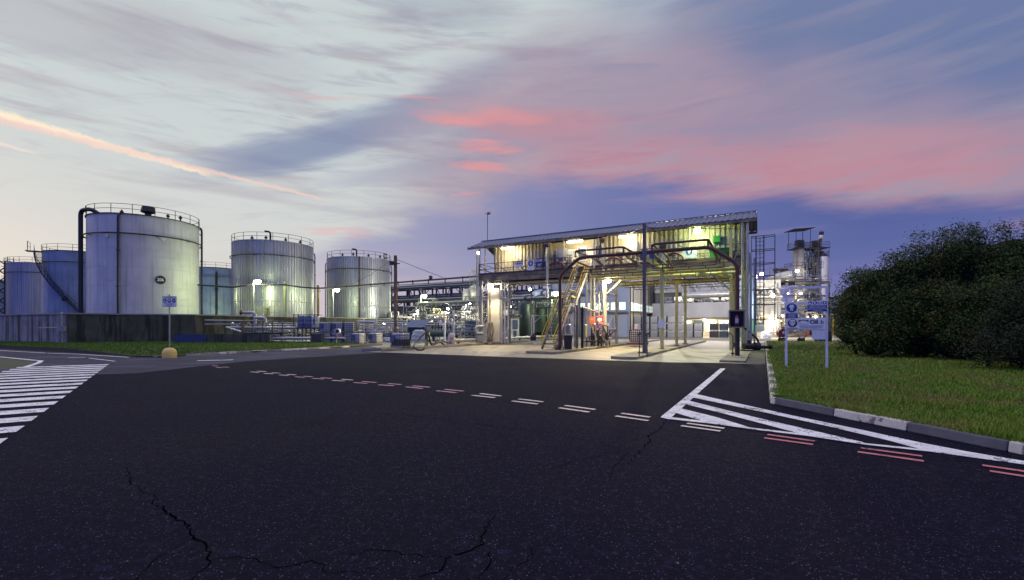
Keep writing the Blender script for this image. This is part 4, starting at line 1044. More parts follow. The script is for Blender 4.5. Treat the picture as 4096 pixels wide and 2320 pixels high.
# signs hung on the railing
def sign_panel(name, label, o, w, h, face, ax=EX, lines=(), size=.3, ink=SIGNWHITE, icon=None):
    t = thing(name, label, 'sign', o); o = Vector(o); nz = Vector(ax).cross(UP)
    pl = MB().frame(o - ax * w / 2 - UP * h / 2 - nz * .02, Vector(ax) * w, nz * .02, UP * h).build('sign_plate', face, t)
    for i, tx in enumerate(lines):
        lettering(tx, o + nz * .006 + UP * (h * .5 - h * (i + .5) / len(lines)), ax, UP, size, ink, pl, bold=size * .02)
    if icon: icon(o + nz * .002, Vector(ax), UP, pl, nz)
    return t
def icon_man(o, ax, up, pl, nz, r=0.36, dz=0.12, body=1.0):
    MB().cyl(o + up * dz, o + up * dz + nz * .006, r, 24).build('blue_disc', BLUESIGN, pl)
    k = r / 0.36; pts = [(-.04, .10), (.04, .10), (.14, .05), (.17, -.08), (.13, -.09), (.08, .0), (.07, -.07), (.10, -.25), (.04, -.25), (0, -.10), (-.04, -.25), (-.10, -.25), (-.07, -.07), (-.08, 0), (-.13, -.09), (-.17, -.08), (-.14, .05)]
    mb = MB().prism([(a * k * body, b * k) for a, b in pts], o + up * (dz + .03 * k) + nz * .012, ax, up, .005); mb.cyl(o + up * (dz + .20 * k) + nz * .006, o + up * (dz + .20 * k) + nz * .012, .055 * k, 12); mb.build('pictogram', SIGNWHITE, pl)
sign_panel('ramp_sign', 'blue sign lettered RAMPA N°1 on the gantry railing', S(s_at(2163, T0 - .06), T0 - .06, 7.65), 1.0, 0.85, BLUESIGN, lines=('RAMPA', 'N°1'), size=.36)
sign_panel('ramp_sign', 'blue sign lettered RAMPA 10 on the gantry railing behind the grey post', S(s_at(2588, T0 - .06), T0 - .06, 7.7), 1.15, 0.9, BLUESIGN, lines=('RAMPA', '10'), size=.36)
sign_panel('safety_sign', 'white and blue pedestrian sign on the gantry railing left of RAMPA N°1', S(s_at(2123, T0 - .06), T0 - .06, 7.5), .62, 0.95, SIGNWHITE, icon=lambda *a: icon_man(*a, r=.27, dz=.16))
def icon_dots(o, ax, up, pl, nz):
    mb = MB(); my = MB()
    for i in range(4):
        for j in range(2): c = o + ax * (-.3 + .2 * i) + up * (.02 + .2 * j); (my if i == 0 else mb).cyl(c, c + nz * .005, .08, 12)
    mb.build('blue_disc', BLUESIGN, pl); my.build('yellow_disc', YELLOW, pl)
sign_panel('safety_sign', 'white board of small safety symbols at the left of the gantry railing', S(s_at(2073, T0 - .06), T0 - .06, 7.7), .85, 0.6, SIGNWHITE, icon=icon_dots)
sign_panel('safety_sign', 'pale safety sign on the railing under the pipe frame near RAMPA 10', S(s_at(2641, T0 - .06), T0 - .06, 7.6), .7, 0.7, mat('pale_blue_sign', (.3, .38, .5), .5))
sign_panel('safety_sign', 'white and blue sign on the railing beneath the greenish floodlight', S(s_at(2757, T0 - .06), T0 - .06, 7.55), 1.1, 0.85, mat('pale_blue_sign', (.3, .38, .5), .5), icon=lambda *a: icon_man(*a, r=.24, dz=.08))
# display cabinets on the platform
for lab, px, t, z, w, h in (('grey control screen on the walkway before the cabin windows', 2245, 38.1, 8.5, .75, .85), ('small control box beside the cabin windows', 2278, 38.1, 8.45, .55, .45), ('wall display box under the middle floodlight', 2530, 38.4, 8.6, .85, .9), ('small box under the middle floodlight', 2487, 38.4, 8.3, .5, .35)):
    s = s_at(px, t); c = thing('control_cabinet', lab, 'cabinet', S(s, t, 6.9))
    MB().sbox(s - w / 2, s + w / 2, t, t + .25, z - h / 2, z + h / 2).build('case', GREYP, c); MB().sbox(s - w / 2 + .06, s + w / 2 - .06, t - .012, t, z - h / 2 + .06, z + h / 2 - .06).build('screen', mat('grey_screen', (.28, .30, .36), .3), c)
    MB().tube([S(s, t + .12, 6.9), S(s, t + .12, z - h / 2)], 0.04, 6).build('stand', STEEL, c)
b = thing('green_bin', 'green bin of white sacks on the right end of the gantry platform', 'bin', S(-2.9, 37.9, 6.9))
MB().hexa([S(-3.5, 37.6, 6.92), S(-2.4, 37.6, 6.92), S(-2.4, 38.4, 6.92), S(-3.5, 38.4, 6.92), S(-3.65, 37.5, 7.75), S(-2.25, 37.5, 7.75), S(-2.25, 38.5, 7.75), S(-3.65, 38.5, 7.75)]).build('body', mat('green_plastic', (.02, .20, .03), .4), b)
f = thing('wall_floodlamp_box', 'small green box lamp on the wall near the right end', 'lamp', S(s_at(2868, 38.6), 38.5, 8.6))
MB().sbox(s_at(2868, 38.6) - .25, s_at(2868, 38.6) + .25, 38.35, 38.65, 8.35, 8.85).build('case', mat('green_plastic', (.02, .20, .03), .4), f)

# loading arms
def arm(px, t, label, zt, zb, lean):
    s = s_at(px, t); a = thing('tanker_loader', label, 'loading arm', S(s, t, zb), 'loading arms hanging from the gantry')
    mb = MB().tube([S(s, t, zb), S(s, t, zt)], 0.09, 8); mb.cyl(S(s, t, zb - .15), S(s, t, zb + .25), 0.15, 8); mb.tube([S(s + .14, t, zb + .3), S(s + .14, t, zt - .6)], 0.035, 5); mb.build('drop_pipe', PIPEW, a, smooth=True)
    mb = MB().tube(fillet([S(s, t, zt), S(s - .15, t, zt + .35), S(s - lean, t + .5, 7.3), S(s - lean, 38.3, 7.2)], .15), 0.08, 8); mb.cyl(S(s - .25, t, zt + .1), S(s + .2, t, zt + .1), 0.22, 10); mb.build('arm', STEEL, a, smooth=True)
    mb = MB().tube(fillet([S(s + .1, t + .3, 7.3), S(s + .7, t + .3, 7.6), S(s + 1.3, t + .4, 7.4), S(s + 1.4, t + .5, 7.0)], .2), 0.09, 8); mb.build('red_hose_pipe', RUST, a, smooth=True)
arm(2188, 36.8, 'loading arm beside the RAMPA N°1 sign', 9.0, 4.5, 0.7)
arm(2412, 36.8, 'loading arm above the yellow stairway top', 8.9, 4.3, 0.6)
arm(2655, 36.8, 'loading arm right of the RAMPA 10 sign', 8.0, 5.2, 0.7)

# floodlights of the gantry
flood('eave floodlight washing the left corrugated wall', S(-21.5, 37.6, 9.38), 'warm', 130, d=(0, 0, -1), long=1.2, off=.25, arm=S(-21.5, 37.5, 9.62))
flood('eave floodlight above the cabin doors', S(-14.6, 37.6, 9.38), 'warm', 120, d=(0, 0, -1), long=1.4, off=.25, arm=S(-14.6, 37.5, 9.62))
flood('eave floodlight beside the grey mast post', S(-9.9, 37.6, 9.38), 'warm', 150, d=(0, 0, -1), long=1.4, off=.25, arm=S(-9.9, 37.5, 9.62))
flood('greenish floodlight under the right half of the eave', S(-4.45, 37.5, 9.2), 'green', 2600, d=(0, -1, -.35), rad=.27, off=.5, aim=S(-4.45, 34.8, 0), angle=112, arm=S(-4.45, 37.6, 9.6))
point_light(S(-4.45, 37.0, 9.0), 160, 'green')
flood('floodlight under the platform at the left tower', S(-23.0, 37.0, 5.7), 'warm', 1300, d=(0, -1, -.5), rad=.28, arm=S(-23, 37.8, 5.9), off=.8, aim=S(-22.5, 34.5, 0), angle=138)
flood('floodlight under the platform at the middle tower', S(-11.5, 37.4, 5.75), 'warm', 2400, d=(0, -1, -.6), rad=.28, arm=S(-12, 38, 5.9), off=.6, aim=S(-11.5, 34.5, 0), angle=138)
point_light(S(-11.5, 36.6, 5.4), 350, 'warm')
flood('small lamp at the left roof corner of the gantry', A(1913, 1012, 46), 'warm', 9000, d=(-.5, -1, -.2), rad=.18, aim=(-13, 43, 0), angle=62, arm=S(-24.5, 37.4, 9.2))

# ================================================================== STAIRWAY
st_ = thing('stairway', 'steep steel stairway with yellow handrails climbing to the gantry', 'stairway', S(-13.5, 29.5, .17))
SA, SB = -13.98, -13.02
fl = [((29.5, 0.17), (32.7, 3.6)), ((33.7, 3.6), (36.9, 6.9))]
mb = MB(); tr = MB(); hr = MB()
for (ta, za), (tb, zb) in fl:
    for s in (SA, SB): mb.beam(S(s, ta, za), S(s, tb, zb), 0.06, 0.26)
    n = 13
    for i in range(n):
        f_ = (i + .5) / n; t = ta + (tb - ta) * f_; z = za + (zb - za) * f_
        tr.sbox(SA, SB, t - .12, t + .12, z - .02, z + .02)
    for s in (SA, SB):
        a0, b0 = S(s, ta, za + 1.0), S(s, tb, zb + 1.0)
        hr.tube(fillet([S(s, ta - .12, za + .25), S(s, ta - .12, za + .88), b0], .1), 0.033, 6); hr.tube([S(s, ta, za + .52), S(s, tb, zb + .52)], 0.028, 6)
        for f_ in (0.04, .34, .67, .98): t = ta + (tb - ta) * f_; z = za + (zb - za) * f_; hr.tube([S(s, t, z), S(s, t, z + 1.0)], 0.033, 6)
mb.sbox(SA, SB, 32.7, 33.7, 3.5, 3.6); mb.beam(S(SA, 33.2, 0), S(SA, 33.2, 3.5), 0.1); mb.beam(S(SB, 33.6, 0), S(SB, 33.6, 3.5), 0.1)
for s in (SA, SB):
    for z in (4.1, 4.6): hr.tube([S(s, 32.7, z), S(s, 33.7, z)], 0.033, 6)
mb.build('stringer', mat('dark_white_edged_steel', (.07, .07, .075), .5, .2, .6, 3, c2=(.30, .29, .28)), st_); tr.build('treads', STEEL, st_); hr.build('handrail', YELLOW, st_, smooth=True)

# ================================================================== PIPE FRAMES OVER THE LANES
pf = thing('sprinkler_portal', 'red oxide pipe portal spanning both loading lanes before the gantry', 'pipe portal', S(-6.5, 29))
main = fillet([S(-12.35, 29, .17), S(-12.35, 29, 5.35), S(-10.9, 29, 6.48), S(-2.75, 29, 6.48), S(-1.3, 29, 5.4), S(-1.3, 29, 1.9)], .35, 6)
MB().tube(main, 0.115, 12).build('portal_pipe', RUST, pf, smooth=True)
MB().tube([S(-1.3, 29, 0.09), S(-1.3, 29, 2.0)], 0.13, 12).build('post_base', BLACK, pf, smooth=True)
mb = MB().tube(fillet([S(-12.35, 29, 1.0), S(-12.35, 29, .55), S(-12.5, 28.8, .3), S(-12.5, 28.8, .12)], .15), 0.14, 10); mb.build('kinked_foot', RUST, pf, smooth=True)
mb = MB()
for a, b in ((-11.2, -7.9), (-6.1, -2.85)):
    mb.tube(fillet([S(a, 36.8, 6.2), S(a, 34, 6.93), S(a, 28.95, 6.93), S(b, 28.95, 6.93), S(b, 34, 6.93), S(b, 36.8, 6.2)], .25), 0.072, 9)
    mb.tube([S(a, 28.95, 6.93), S(a, 29, 6.5)], 0.06, 6); mb.tube([S(b, 28.95, 6.93), S(b, 29, 6.5)], 0.06, 6)
mb.build('upper_ring', RUST, pf, smooth=True)
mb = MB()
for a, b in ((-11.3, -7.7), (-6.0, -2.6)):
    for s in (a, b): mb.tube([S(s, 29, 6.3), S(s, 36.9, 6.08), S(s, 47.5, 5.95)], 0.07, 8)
mb.build('receding_pipe', mat('ochre_lit_pipe_tint', (.26, .17, .06), .55, .1, .4, 1.5, c2=(.14, .07, .04)), pf, smooth=True)  # yellow lamplight on these pipes is put into their colour
# hung nozzle loops
mb = MB()
for a, b in ((-11.3, -7.7), (-6.0, -2.6)):
    for i, t in enumerate((30.3, 31.8, 33.4, 35.2, 36.9, 39.5, 42, 44.5, 46.8)):
        z = 6.2 - .012 * (t - 29) ; e = .35 if i % 2 else 0
        mb.tube(fillet([S(a - .3 - e, t, z), S(a - .3 - e, t, z - .38), S(b + .3 - e, t, z - .38), S(b + .3 - e, t, z)], .08, 3), 0.035, 6)
        for f_ in (.2, .5, .8): s = a + (b - a) * f_; mb.tube([S(s, t, z - .38), S(s, t, z - .62)], 0.03, 5)
mb.build('nozzle_loop', STEEL, pf)
# grey-green post line and beams
fr = thing('canopy_frame', 'line of greenish posts with green beams between the two lanes', 'steel frame', S(-6.4, 36))
for t, z in ((33.8, 6.2), (40.2, 6.25), (45, 6.1)):
    o = MB().ibeam(S(-6.4, t, .15), S(-6.4, t, z), 0.21, 0.21, .025).build('post', GREENP, fr)
    MB().sbox(-6.65, -6.15, t - .25, t + .25, .15, .19).build('base_plate', RUSTY, o)
MB().beam(S(-6.4, 28.4, 6.05), S(-6.4, 47, 6.05), 0.16, 0.22).build('long_beam', GREENP, fr)
for t in (33.8, 40.2, 45):
    MB().beam(S(-12, t, 6.0), S(-1.5, t, 6.0), 0.14, 0.2).build('cross_beam', GREENP, fr)
mb = MB()
for t, z in ((34.2, 5.75), (36.2, 5.7), (41, 5.7), (43, 5.75)):
    mb.tube([S(-12, t, z), S(-1.7, t, z)], 0.11, 8)
mb.tube(fillet([S(-5, 36.4, 5.9), S(-3, 36.4, 5.9), S(-3, 36.4, 5.5), S(-2, 36.4, 5.5)], .2), .14, 8); mb.cyl(S(-4.2, 35.6, 5.75), S(-3.6, 35.9, 5.55), .24, 12)
mb.build('hung_pipes', GREENP, fr, smooth=True)
po = thing('mast_post', 'tall blue-grey square post on the middle island before the gantry', 'post', S(-6.4, 28.3, .15))
MB().beam(S(-6.4, 28.3, .15), S(-6.4, 28.3, 8.15), 0.2, 0.2, up=EY).build('post', BLUEGREY, po)
MB().sbox(-6.75, -6.05, 27.95, 28.65, .15, .2).build('base_plate', STEEL, po)
mb = MB()
for a, b in ((S(-6.3, 28.3, 8.0), S(-3.9, 33, 6.6)), (S(-6.5, 28.3, 8.0), S(-9.5, 36.9, 9.4)), (S(-6.3, 28.3, 7.9), S(-1.6, 37.2, 9.0))): mb.tube([a, b], 0.02, 4)
mb.build('stay_wire', STEEL, po)
# thin valve stands by the post
for lab, px, d in (('thin black valve stand left of the grey post', 2557, 0), ('thin black valve stand right of the grey post', 2588, 0)):
    p = G(px, 1424 + (4 if px > 2570 else 0), .15); v = thing('valve_stand', lab, 'valve', p)
    MB().tube([p, p + UP * 1.25], 0.03, 6).tube([p + UP * 1.15 - EX * .1, p + UP * 1.3 + EX * .1], .05, 6).build('stand', STEEL, v); MB().ring(p + UP * 1.2, .1, .02, 12, 5).build('handwheel', STEEL, v)
pb = S(-6.4, 33.6, 1.75)
sg = sign_panel('post_notice', 'small pale notice with a dark dot on the nearest green post', S(-6.4, 33.6, 2.0), .45, .6, SIGNWHITE)
# extinguisher box on the right portal post
eb = thing('extinguisher_cabinet', 'grey cabinet holding a red extinguisher on the right portal post', 'fire cabinet', S(-1.3, 28.8, 1.7))
mb = MB(); a0, a1, b0, b1 = -1.72, -.88, 28.5, 28.8
mb.sbox(a0, a1, b1, b1 + .03, 1.7, 2.72); mb.sbox(a0, a0 + .07, b0, b1, 1.7, 2.72); mb.sbox(a1 - .07, a1, b0, b1, 1.7, 2.72); mb.sbox(a0 + .07, a1 - .07, b0, b1, 1.7, 1.77); mb.sbox(a0 + .07, a1 - .07, b0, b1, 2.65, 2.72)
mb.build('case', mat('grey_cabinet', (.22, .185, .14), .5, .1), eb)
MB().sbox(a0 + .08, a1 - .08, b1 - .02, b1 - .004, 1.78, 2.64).build('dark_back', INK, eb)
c = S(-1.3, 28.62, 1.85); ex_ = MB().lathe(c, [(.10, 0), (.115, .04), (.115, .42), (.08, .52), (.03, .56), (.03, .6)], 16).build('extinguisher', mat('extinguisher_red', (.25, .02, .02), .35), eb, smooth=True)
MB().sbox(-1.38, -1.22, 28.49, 28.5, 1.98, 2.25).build('instruction_label', mat('blue_white_label', (.35, .42, .6), .5), ex_)
# ================================================================== CAGED TOTES
TOTEW = mat('milky_tote_plastic', (0.66, 0.68, 0.70), 0.35, 0, 0.1, 1.0)
TOTED = mat('dark_filled_tote_plastic', (0.06, 0.055, 0.06), 0.35)
TOTEB = mat('dark_teal_tote_plastic', (0.05, 0.085, 0.12), 0.35)
CAGE = mat('tote_cage_wire', (0.035, 0.037, 0.045), 0.5, 0.3)
PLATE = mat('blue_tote_plate', (0.06, 0.075, 0.17), 0.5)
def tote_proto(name, label, body, w=1.2, d=1.0, half=None, plate=None, r_=0.016):
    t = thing(name, label, 'caged tote', (0, -60, 0))
    o = Vector((0, -60, 0)); H = 1.14
    mb = MB()
    for y in (-d / 2 + .07, 0, d / 2 - .07): mb.box(-w / 2, w / 2, -60 + y - .05, -60 + y + .05, 0, .07)
    mb.box(-w / 2, w / 2, -60 - d / 2, -60 + d / 2, .072, .13); mb.build('pallet', mat('tote_pallet', (.30, .30, .29), .6), t)
    mb = MB(); ww, dd = w - .09, d - .09
    if half: mb.box(-ww / 2, ww / 2, -60 - dd / 2, -60 + dd / 2, .58, H - .05)
    else: mb.box(-ww / 2, ww / 2, -60 - dd / 2, -60 + dd / 2, .135, H - .05)
    b = mb.build('tank', body, t); bv = b.modifiers.new('bevel', 'BEVEL'); bv.width = .09; bv.segments = 2
    if half:
        b2 = MB().box(-ww / 2, ww / 2, -60 - dd / 2, -60 + dd / 2, .135, .585).build('liquid', half, t)
    MB().cyl(o + UP * (H - .06), o + UP * (H + .03), .12, 12).build('lid', INK, t)
    mb = MB()
    zs = [.16 + (H - .18) * i / 5 for i in range(6)]
    for z in zs: mb.tube([o + Vector((-w / 2, -d / 2, z)), o + Vector((w / 2, -d / 2, z)), o + Vector((w / 2, d / 2, z)), o + Vector((-w / 2, d / 2, z))], r_, 4, close=True)
    for i in range(8):
        x = -w / 2 + w * i / 7
        for y in (-d / 2, d / 2): mb.tube([o + Vector((x, y, .1)), o + Vector((x, y, H - .02))], r_, 4)
    for i in range(1, 6):
        y = -d / 2 + d * i / 6
        for x in (-w / 2, w / 2): mb.tube([o + Vector((x, y, .1)), o + Vector((x, y, H - .02))], r_, 4)
    mb.build('cage', CAGE, t)
    if plate: MB().box(-w / 2 + .05, -w / 2 + .5, -60 - d / 2 - .035, -60 - d / 2 - .02, .42, .92).build('name_plate', plate, t)
    return t
ORD = ['first', 'second', 'third', 'fourth', 'fifth', 'sixth', 'seventh', 'eighth', 'ninth']
pw = tote_proto('caged_tote', 'x', TOTEW, r_=.022); pdk = tote_proto('caged_tote', 'x', TOTED, r_=.02); pbl = tote_proto('caged_tote', 'x', TOTEB, r_=.02); pnw = tote_proto('caged_tote', 'x', TOTEW, plate=PLATE)
phalf = tote_proto('caged_tote', 'x', TOTEW, half=mat('amber_dark_liquid', (.07, .06, .07), .3), plate=PLATE)
used = set()
def place(proto, loc, label, rot, group=None):
    if proto.name not in used:
        used.add(proto.name); proto.location = Vector(loc); proto.rotation_euler = (0, 0, rot); proto['label'] = label
        if group: proto['group'] = group
        return proto
    return copy_thing(proto, loc, label, rot, group)
GRP = 'white caged totes stacked before the grey process building'
for c in range(8):
    rows = 3 if c < 6 else 2
    for r_ in range(rows):
        nm = {0: 'bottom', rows - 1: 'top'}.get(r_, 'middle')
        place(pw, S(-18.2 + 1.34 * c + rng.uniform(-.04, .04), 75.6, 0.01 + r_ * 1.16), f'white caged tote, {nm} row, {ORD[c]} column from the left of the long stack', LANE_ROT + rng.uniform(-.03, .03), GRP)
for c, (p_, nm) in enumerate(((pdk, 'black'), (pbl, 'dark teal'), (pw, 'pale'))):
    for r_ in range(2):
        q = pdk if (c == 2 and False) else p_
        place(q, S(-6.6 + 1.36 * c, 75.9, 0.01 + 1.16 * r_), f'{nm} caged tote in the {"upper" if r_ else "lower"} row, {("left", "middle", "right")[c]} of the short dark stack', LANE_ROT, 'short stack of dark and pale caged totes')

# ================================================================== FACTORY HALL
HALLB = mat('blue_grey_hall_cladding', (0.20, 0.235, 0.33), 0.5, 0.1, 0.15, 0.3)
HALLC = mat('pale_ribbed_hall_cladding', (0.42, 0.41, 0.38), 0.5, 0.15, 0.12, 0.3)
LIT = emit('lit_window_glass', (1.0, 0.93, 0.74), 1.1)
LITG = emit('pale_green_lit_louvre', (0.78, 0.92, 0.82), 0.75)
hall = thing('factory_hall', 'tall blue-grey factory hall with a band of louvred windows and sliding doors', 'factory hall', (19.5, 75, 0))
C0 = Vector((19.5, 75, 0)); U = -EX; V = EY
HL, HD, HZ = 14.5, 25.0, 10.6
mb = MB().frame(C0, U * HL, V * .2, UP * HZ); mb.build('front_wall', HALLB, hall)
MB().corr(C0 + V * .2 + EX * .02, V, UP * HZ, HD, 0, 1.0, 0.04, EX).build('side_wall', HALLC, hall)
MB().frame(C0 + U * HL, U * .2, V * HD, UP * HZ).build('side_wall', HALLB, hall)
MB().frame(C0 - U * .25 - V * .25 + UP * HZ, U * (HL + .5), V * (HD + .5), UP * .18).build('roof', ROOFM, hall)
def on_hall(u, z, d=0.0): return C0 + U * u - V * d + UP * z
for i in range(9):
    u0 = .5 + i * 1.42
    mb = MB()
    for a in range(5): mb.frame(on_hall(u0 + .06, 4.72 + a * .25, .05), U * 1.1, -V * .05, UP * .04)
    for q in ((0, .06), (1.16, .06)): mb.frame(on_hall(u0 + q[0], 4.65, .06), U * q[1], V * .055, UP * 1.3)
    wf = mb.build('louvre_window', GREYP, hall); MB().frame(on_hall(u0 + .06, 4.65, .03), U * 1.1, V * .025, UP * 1.25).build('pane', LITG, wf)
MB().frame(on_hall(-.1, 4.3, .9), U * 13.2, V * .9, UP * .14).build('canopy', HALLB, hall)
for u0, lab in ((.35, 1), (2.75, 2)):
    MB().frame(on_hall(u0, .05, .06), U * 2.3, V * .05, UP * 3.8).build('sliding_door', mat('blue_grey_door', (.24, .27, .34), .45), hall)
mb = MB().frame(on_hall(.1, 3.9, .1), U * 5.2, V * .09, UP * .12); mb.frame(on_hall(2.67, 0, .09), U * .07, V * .08, UP * 3.9); mb.build('door_rail', RUST, hall)
t = sign_panel('warning_sign', 'white board with a warning triangle on the hall door', on_hall(3.6, 2.1, .12), .62, .62, SIGNWHITE, ax=EX)
pl = t.children[0]; o = on_hall(3.6, 2.1, .125); MB().prism([(-.25, -.2), (.25, -.2), (0, .24)], o, EX, UP, .004).build('triangle', INK, pl); MB().prism([(-.15, -.14), (.15, -.14), (0, .13)], o - V * .006, EX, UP, .004).build('triangle_face', SIGNWHITE, pl); lettering('!', o - V * .012 - UP * .03, EX, UP, .22, INK, pl)
mb = MB()
for a in (2.5, 8, 14, 19): mb.tube([C0 + V * a + EX * .1, C0 + V * a + EX * .1 + UP * 9], .07, 6)
mb.tube([C0 + V * .4 + EX * .15, C0 + V * .4 + EX * .15 + UP * 8.5], .09, 6); mb.build('rain_pipe', STEEL, hall)
# railed gallery along the hall's side
ga = thing('side_gallery', 'pale railed gallery with lit panels along the side of the hall', 'gallery', C0 + V * 10 + EX * .6)
MB().frame(C0 + V * 1 + EX * .1 + UP * 4.3, EX * 1.2, V * 23, UP * .15).build('deck', GREYP, ga)
MB().frame(C0 + V * 1 + EX * .07 + UP * 4.5, EX * .03, V * 23, UP * 1.4).build('lit_panels', LITG, ga)
mb = MB()
for z in (5.0, 5.6): mb.beam(C0 + V * 1 + EX * 1.28 + UP * z, C0 + V * 24 + EX * 1.28 + UP * z, .06)
for k in range(17): mb.beam(C0 + V * (1 + 1.43 * k) + EX * 1.28 + UP * 4.4, C0 + V * (1 + 1.43 * k) + EX * 1.28 + UP * 5.6, .06)
mb.build('railing', GALV, ga)
MB().frame(C0 + V * 14 + EX * .06 + UP * 2.4, EX * .04, V * 4, UP * 1.3).build('shutter', STEEL, hall)

# ================================================================== GREY PROCESS BUILDING
GREYB = mat('grey_process_cladding', (0.31, 0.32, 0.34), 0.5, 0.1, 0.15, 0.4, streak=0.35, streak_c=(0.2, 0.19, 0.17), streak_s=(.6, .6, .05))
WARMB = mat('pale_process_cladding', (0.48, 0.46, 0.40), 0.5, 0.1, 0.2, 0.4, streak=0.4, streak_c=(0.26, 0.24, 0.2), streak_s=(.6, .6, .05))
pbld = thing('process_building', 'long grey process building with pipework and lit windows behind the totes', 'industrial building', S(-4, 90))
BT = 88.0
MB().sbox(-18, -1.02, BT, BT + 14, 8.2, 10.6).build('upper_wall', GREYB, pbld)
MB().sbox(-18, -1.02, BT + .6, BT + 14, 6.2, 8.2).build('pipe_bay', mat('dark_bay', (.10, .10, .10), .7), pbld)
MB().sbox(-18, -3.6, BT - 2, BT + .58, 3.4, 6.1).build('front_gallery', GREYB, pbld)
MB().sbox(-18.1, -3.5, BT - 2.05, BT + .58, 3.2, 3.397).build('ledge', STEEL, pbld)
MB().sbox(-18, 2.6, BT + .8, BT + 14, 0, 3.2).build('lower_wall', WARMB, pbld)
MB().sbox(-1, 2.6, BT - .5, BT + 14, 3.4, 9.7).build('right_wall', WARMB, pbld)
MB().sbox(-18.3, -.9, BT - .3, BT + 14.3, 10.62, 10.8).build('roof', ROOFM, pbld)
for i in range(9):
    s = -17.5 + i * 2.1 if i < 7 else -17.5 + i * 2.1 + 1.2
    f = MB()
    for q in ((s, s + .07), (s + 1.75, s + 1.82)): f.sbox(q[0], q[1], BT + .70, BT + .78, .9, 3.05)
    for z in (.9, 1.95, 2.98): f.sbox(s + .07, s + 1.75, BT + .70, BT + .78, z, z + .07)
    wf = f.build('window', GREYP, pbld); MB().sbox(s + .07, s + 1.75, BT + .73, BT + .77, .97, 2.98).build('pane', LIT if i % 4 != 3 else GLASS, wf)
for i in range(7):
    s = -16.5 + i * 2.0
    MB().sbox(s, s + 1.5, BT + .5, BT + .58, 6.5, 7.4).build('bay_window', LIT if i % 3 else GREYP, pbld)
duct = thing('exhaust_duct', 'big pale horizontal duct with slanting branches on the process building', 'duct', S(-8, BT - .5, 7.8))
MB().tube([S(-13, BT - .5, 7.6), S(-1.6, BT - .5, 7.6)], .62, 16).build('main_duct', PIPEW, duct, smooth=True)
for s in (-11.5, -10.0, -6.6, -4.6): MB().tube([S(s - 1.4, BT - .2, 9.7), S(s, BT - .5, 7.7)], .32, 10).build('branch_duct', PIPEW, duct, smooth=True)
mb = MB().cyl(S(-1.6, BT - .5, 7.6), S(-1.3, BT - .5, 7.6), .75, 16); mb.build('end_flange', STEEL, duct)
# lots of small pipework in the bay
for k in range(5):
    t = thing('pipe_bundle', f'{("first", "second", "third", "fourth", "fifth")[k]} cluster of valves and pipes from the left in the process building bay', 'pipework', S(-16 + 3.4 * k, BT - .2, 6.1))
    mb = MB()
    for j in range(9):
        s = -16.8 + 3.4 * k + rng.uniform(0, 2.6); z = rng.uniform(6.2, 7.0)
        mb.tube(fillet([S(s, BT - .3, 6.1), S(s, BT - .3, z), S(s + rng.uniform(.5, 1.6), BT - .3, z), S(s + 1.0, BT - .3, 6.1 + rng.uniform(.0, .4))], .1, 3), rng.uniform(.04, .09), 6)
    mb.build('pipes', GALV, t)
    mb = MB()
    for j in range(5): p = S(-16.8 + 3.4 * k + rng.uniform(0, 2.8), BT - .45, rng.uniform(6.2, 6.9)); mb.cyl(p, p + UP * .22, .16, 8)
    mb.build('valves', STEEL, t)
# blue column
col_ = thing('blue_column', 'fat round pale blue column with a green foot beside the dark stack', 'column', S(-2.2, 82))
MB().lathe(S(-2.2, 82), [(1.35, 3.0), (1.35, 10.1), (.9, 10.4)], 32).build('shell', mat('pale_blue_column_paint', (.26, .36, .52), .5, 0, .2, .5, streak=.35, streak_c=(.4, .42, .42), streak_s=(.9, .9, .2)), col_, smooth=True)
MB().lathe(S(-2.2, 82), [(1.36, 0.0), (1.36, 3.0)], 32).build('foot', mat('green_column_paint', (.07, .20, .15), .5, 0, .2, .8), col_, smooth=True)
mb = MB().tube([S(-2.2, 80.7, 5), S(-3.4, 80.2, 6.8), S(-4.2, 80.2, 6.8)], .1, 6); mb.build('pipe', STEEL, col_)
# right wing details
rp = thing('wall_pipes', 'pale vertical pipes on the lit wall right of the gantry', 'pipework', S(1, BT - .9, 3))
for px, z0, z1, r_ in ((3006, 3.2, 6.6, .22), (3036, 2.6, 6.5, .2), (3095, .5, 6.8, .14), (3106, .2, 9.0, .12)):
    s = s_at(px, BT - .8); MB().tube(fillet([S(s + .4, BT - .8, z0), S(s, BT - .8, z0), S(s, BT - .8, z1), S(s, BT - .55, z1)], .15), r_, 8).build('pipe', PIPEW, rp, smooth=True)
for z, r_ in ((6.8, .28), (5.95, .12)): MB().tube([S(-1, BT - 1, z), S(2.8, BT - 1, z)], r_, 10).build('pipe', PIPEW, rp, smooth=True)
for i in range(2):
    s = -.8 + i * 1.75; f = MB()
    for q in ((s, s + .08), (s + 1.5, s + 1.58)): f.sbox(q[0], q[1], BT - .58, BT - .5, 3.6, 5.6)
    f.sbox(s + .08, s + 1.5, BT - .58, BT - .5, 3.6, 3.68); f.sbox(s + .08, s + 1.5, BT - .58, BT - .5, 5.52, 5.6)
    f.build('wall_panel', GREYB, pbld)
fans = thing('ribbed_ducts', 'three curved pale ducts on the ledge right of the gantry', 'duct', S(.5, BT - 1.5, 7))
for i in range(3):
    s = -1.0 + i * .95; MB().tube(fillet([S(s, BT - 1.2, 7.3), S(s + .3, BT - 1.2, 8.2), S(s + 1.2, BT - 1.2, 8.1), S(s + 1.5, BT - 1.2, 7.2)], .5, 6), .30, 10).build('duct', PIPEW, fans, smooth=True)
mb = MB()
for z in (7.3, 8.0): mb.beam(S(-1.3, BT - 1.9, z), S(2.6, BT - 1.9, z), .06)
for i in range(5): mb.beam(S(-1.3 + i * .97, BT - 1.9, 6.9), S(-1.3 + i * .97, BT - 1.9, 8.0), .06)
mb.build('railing', STEEL, fans)
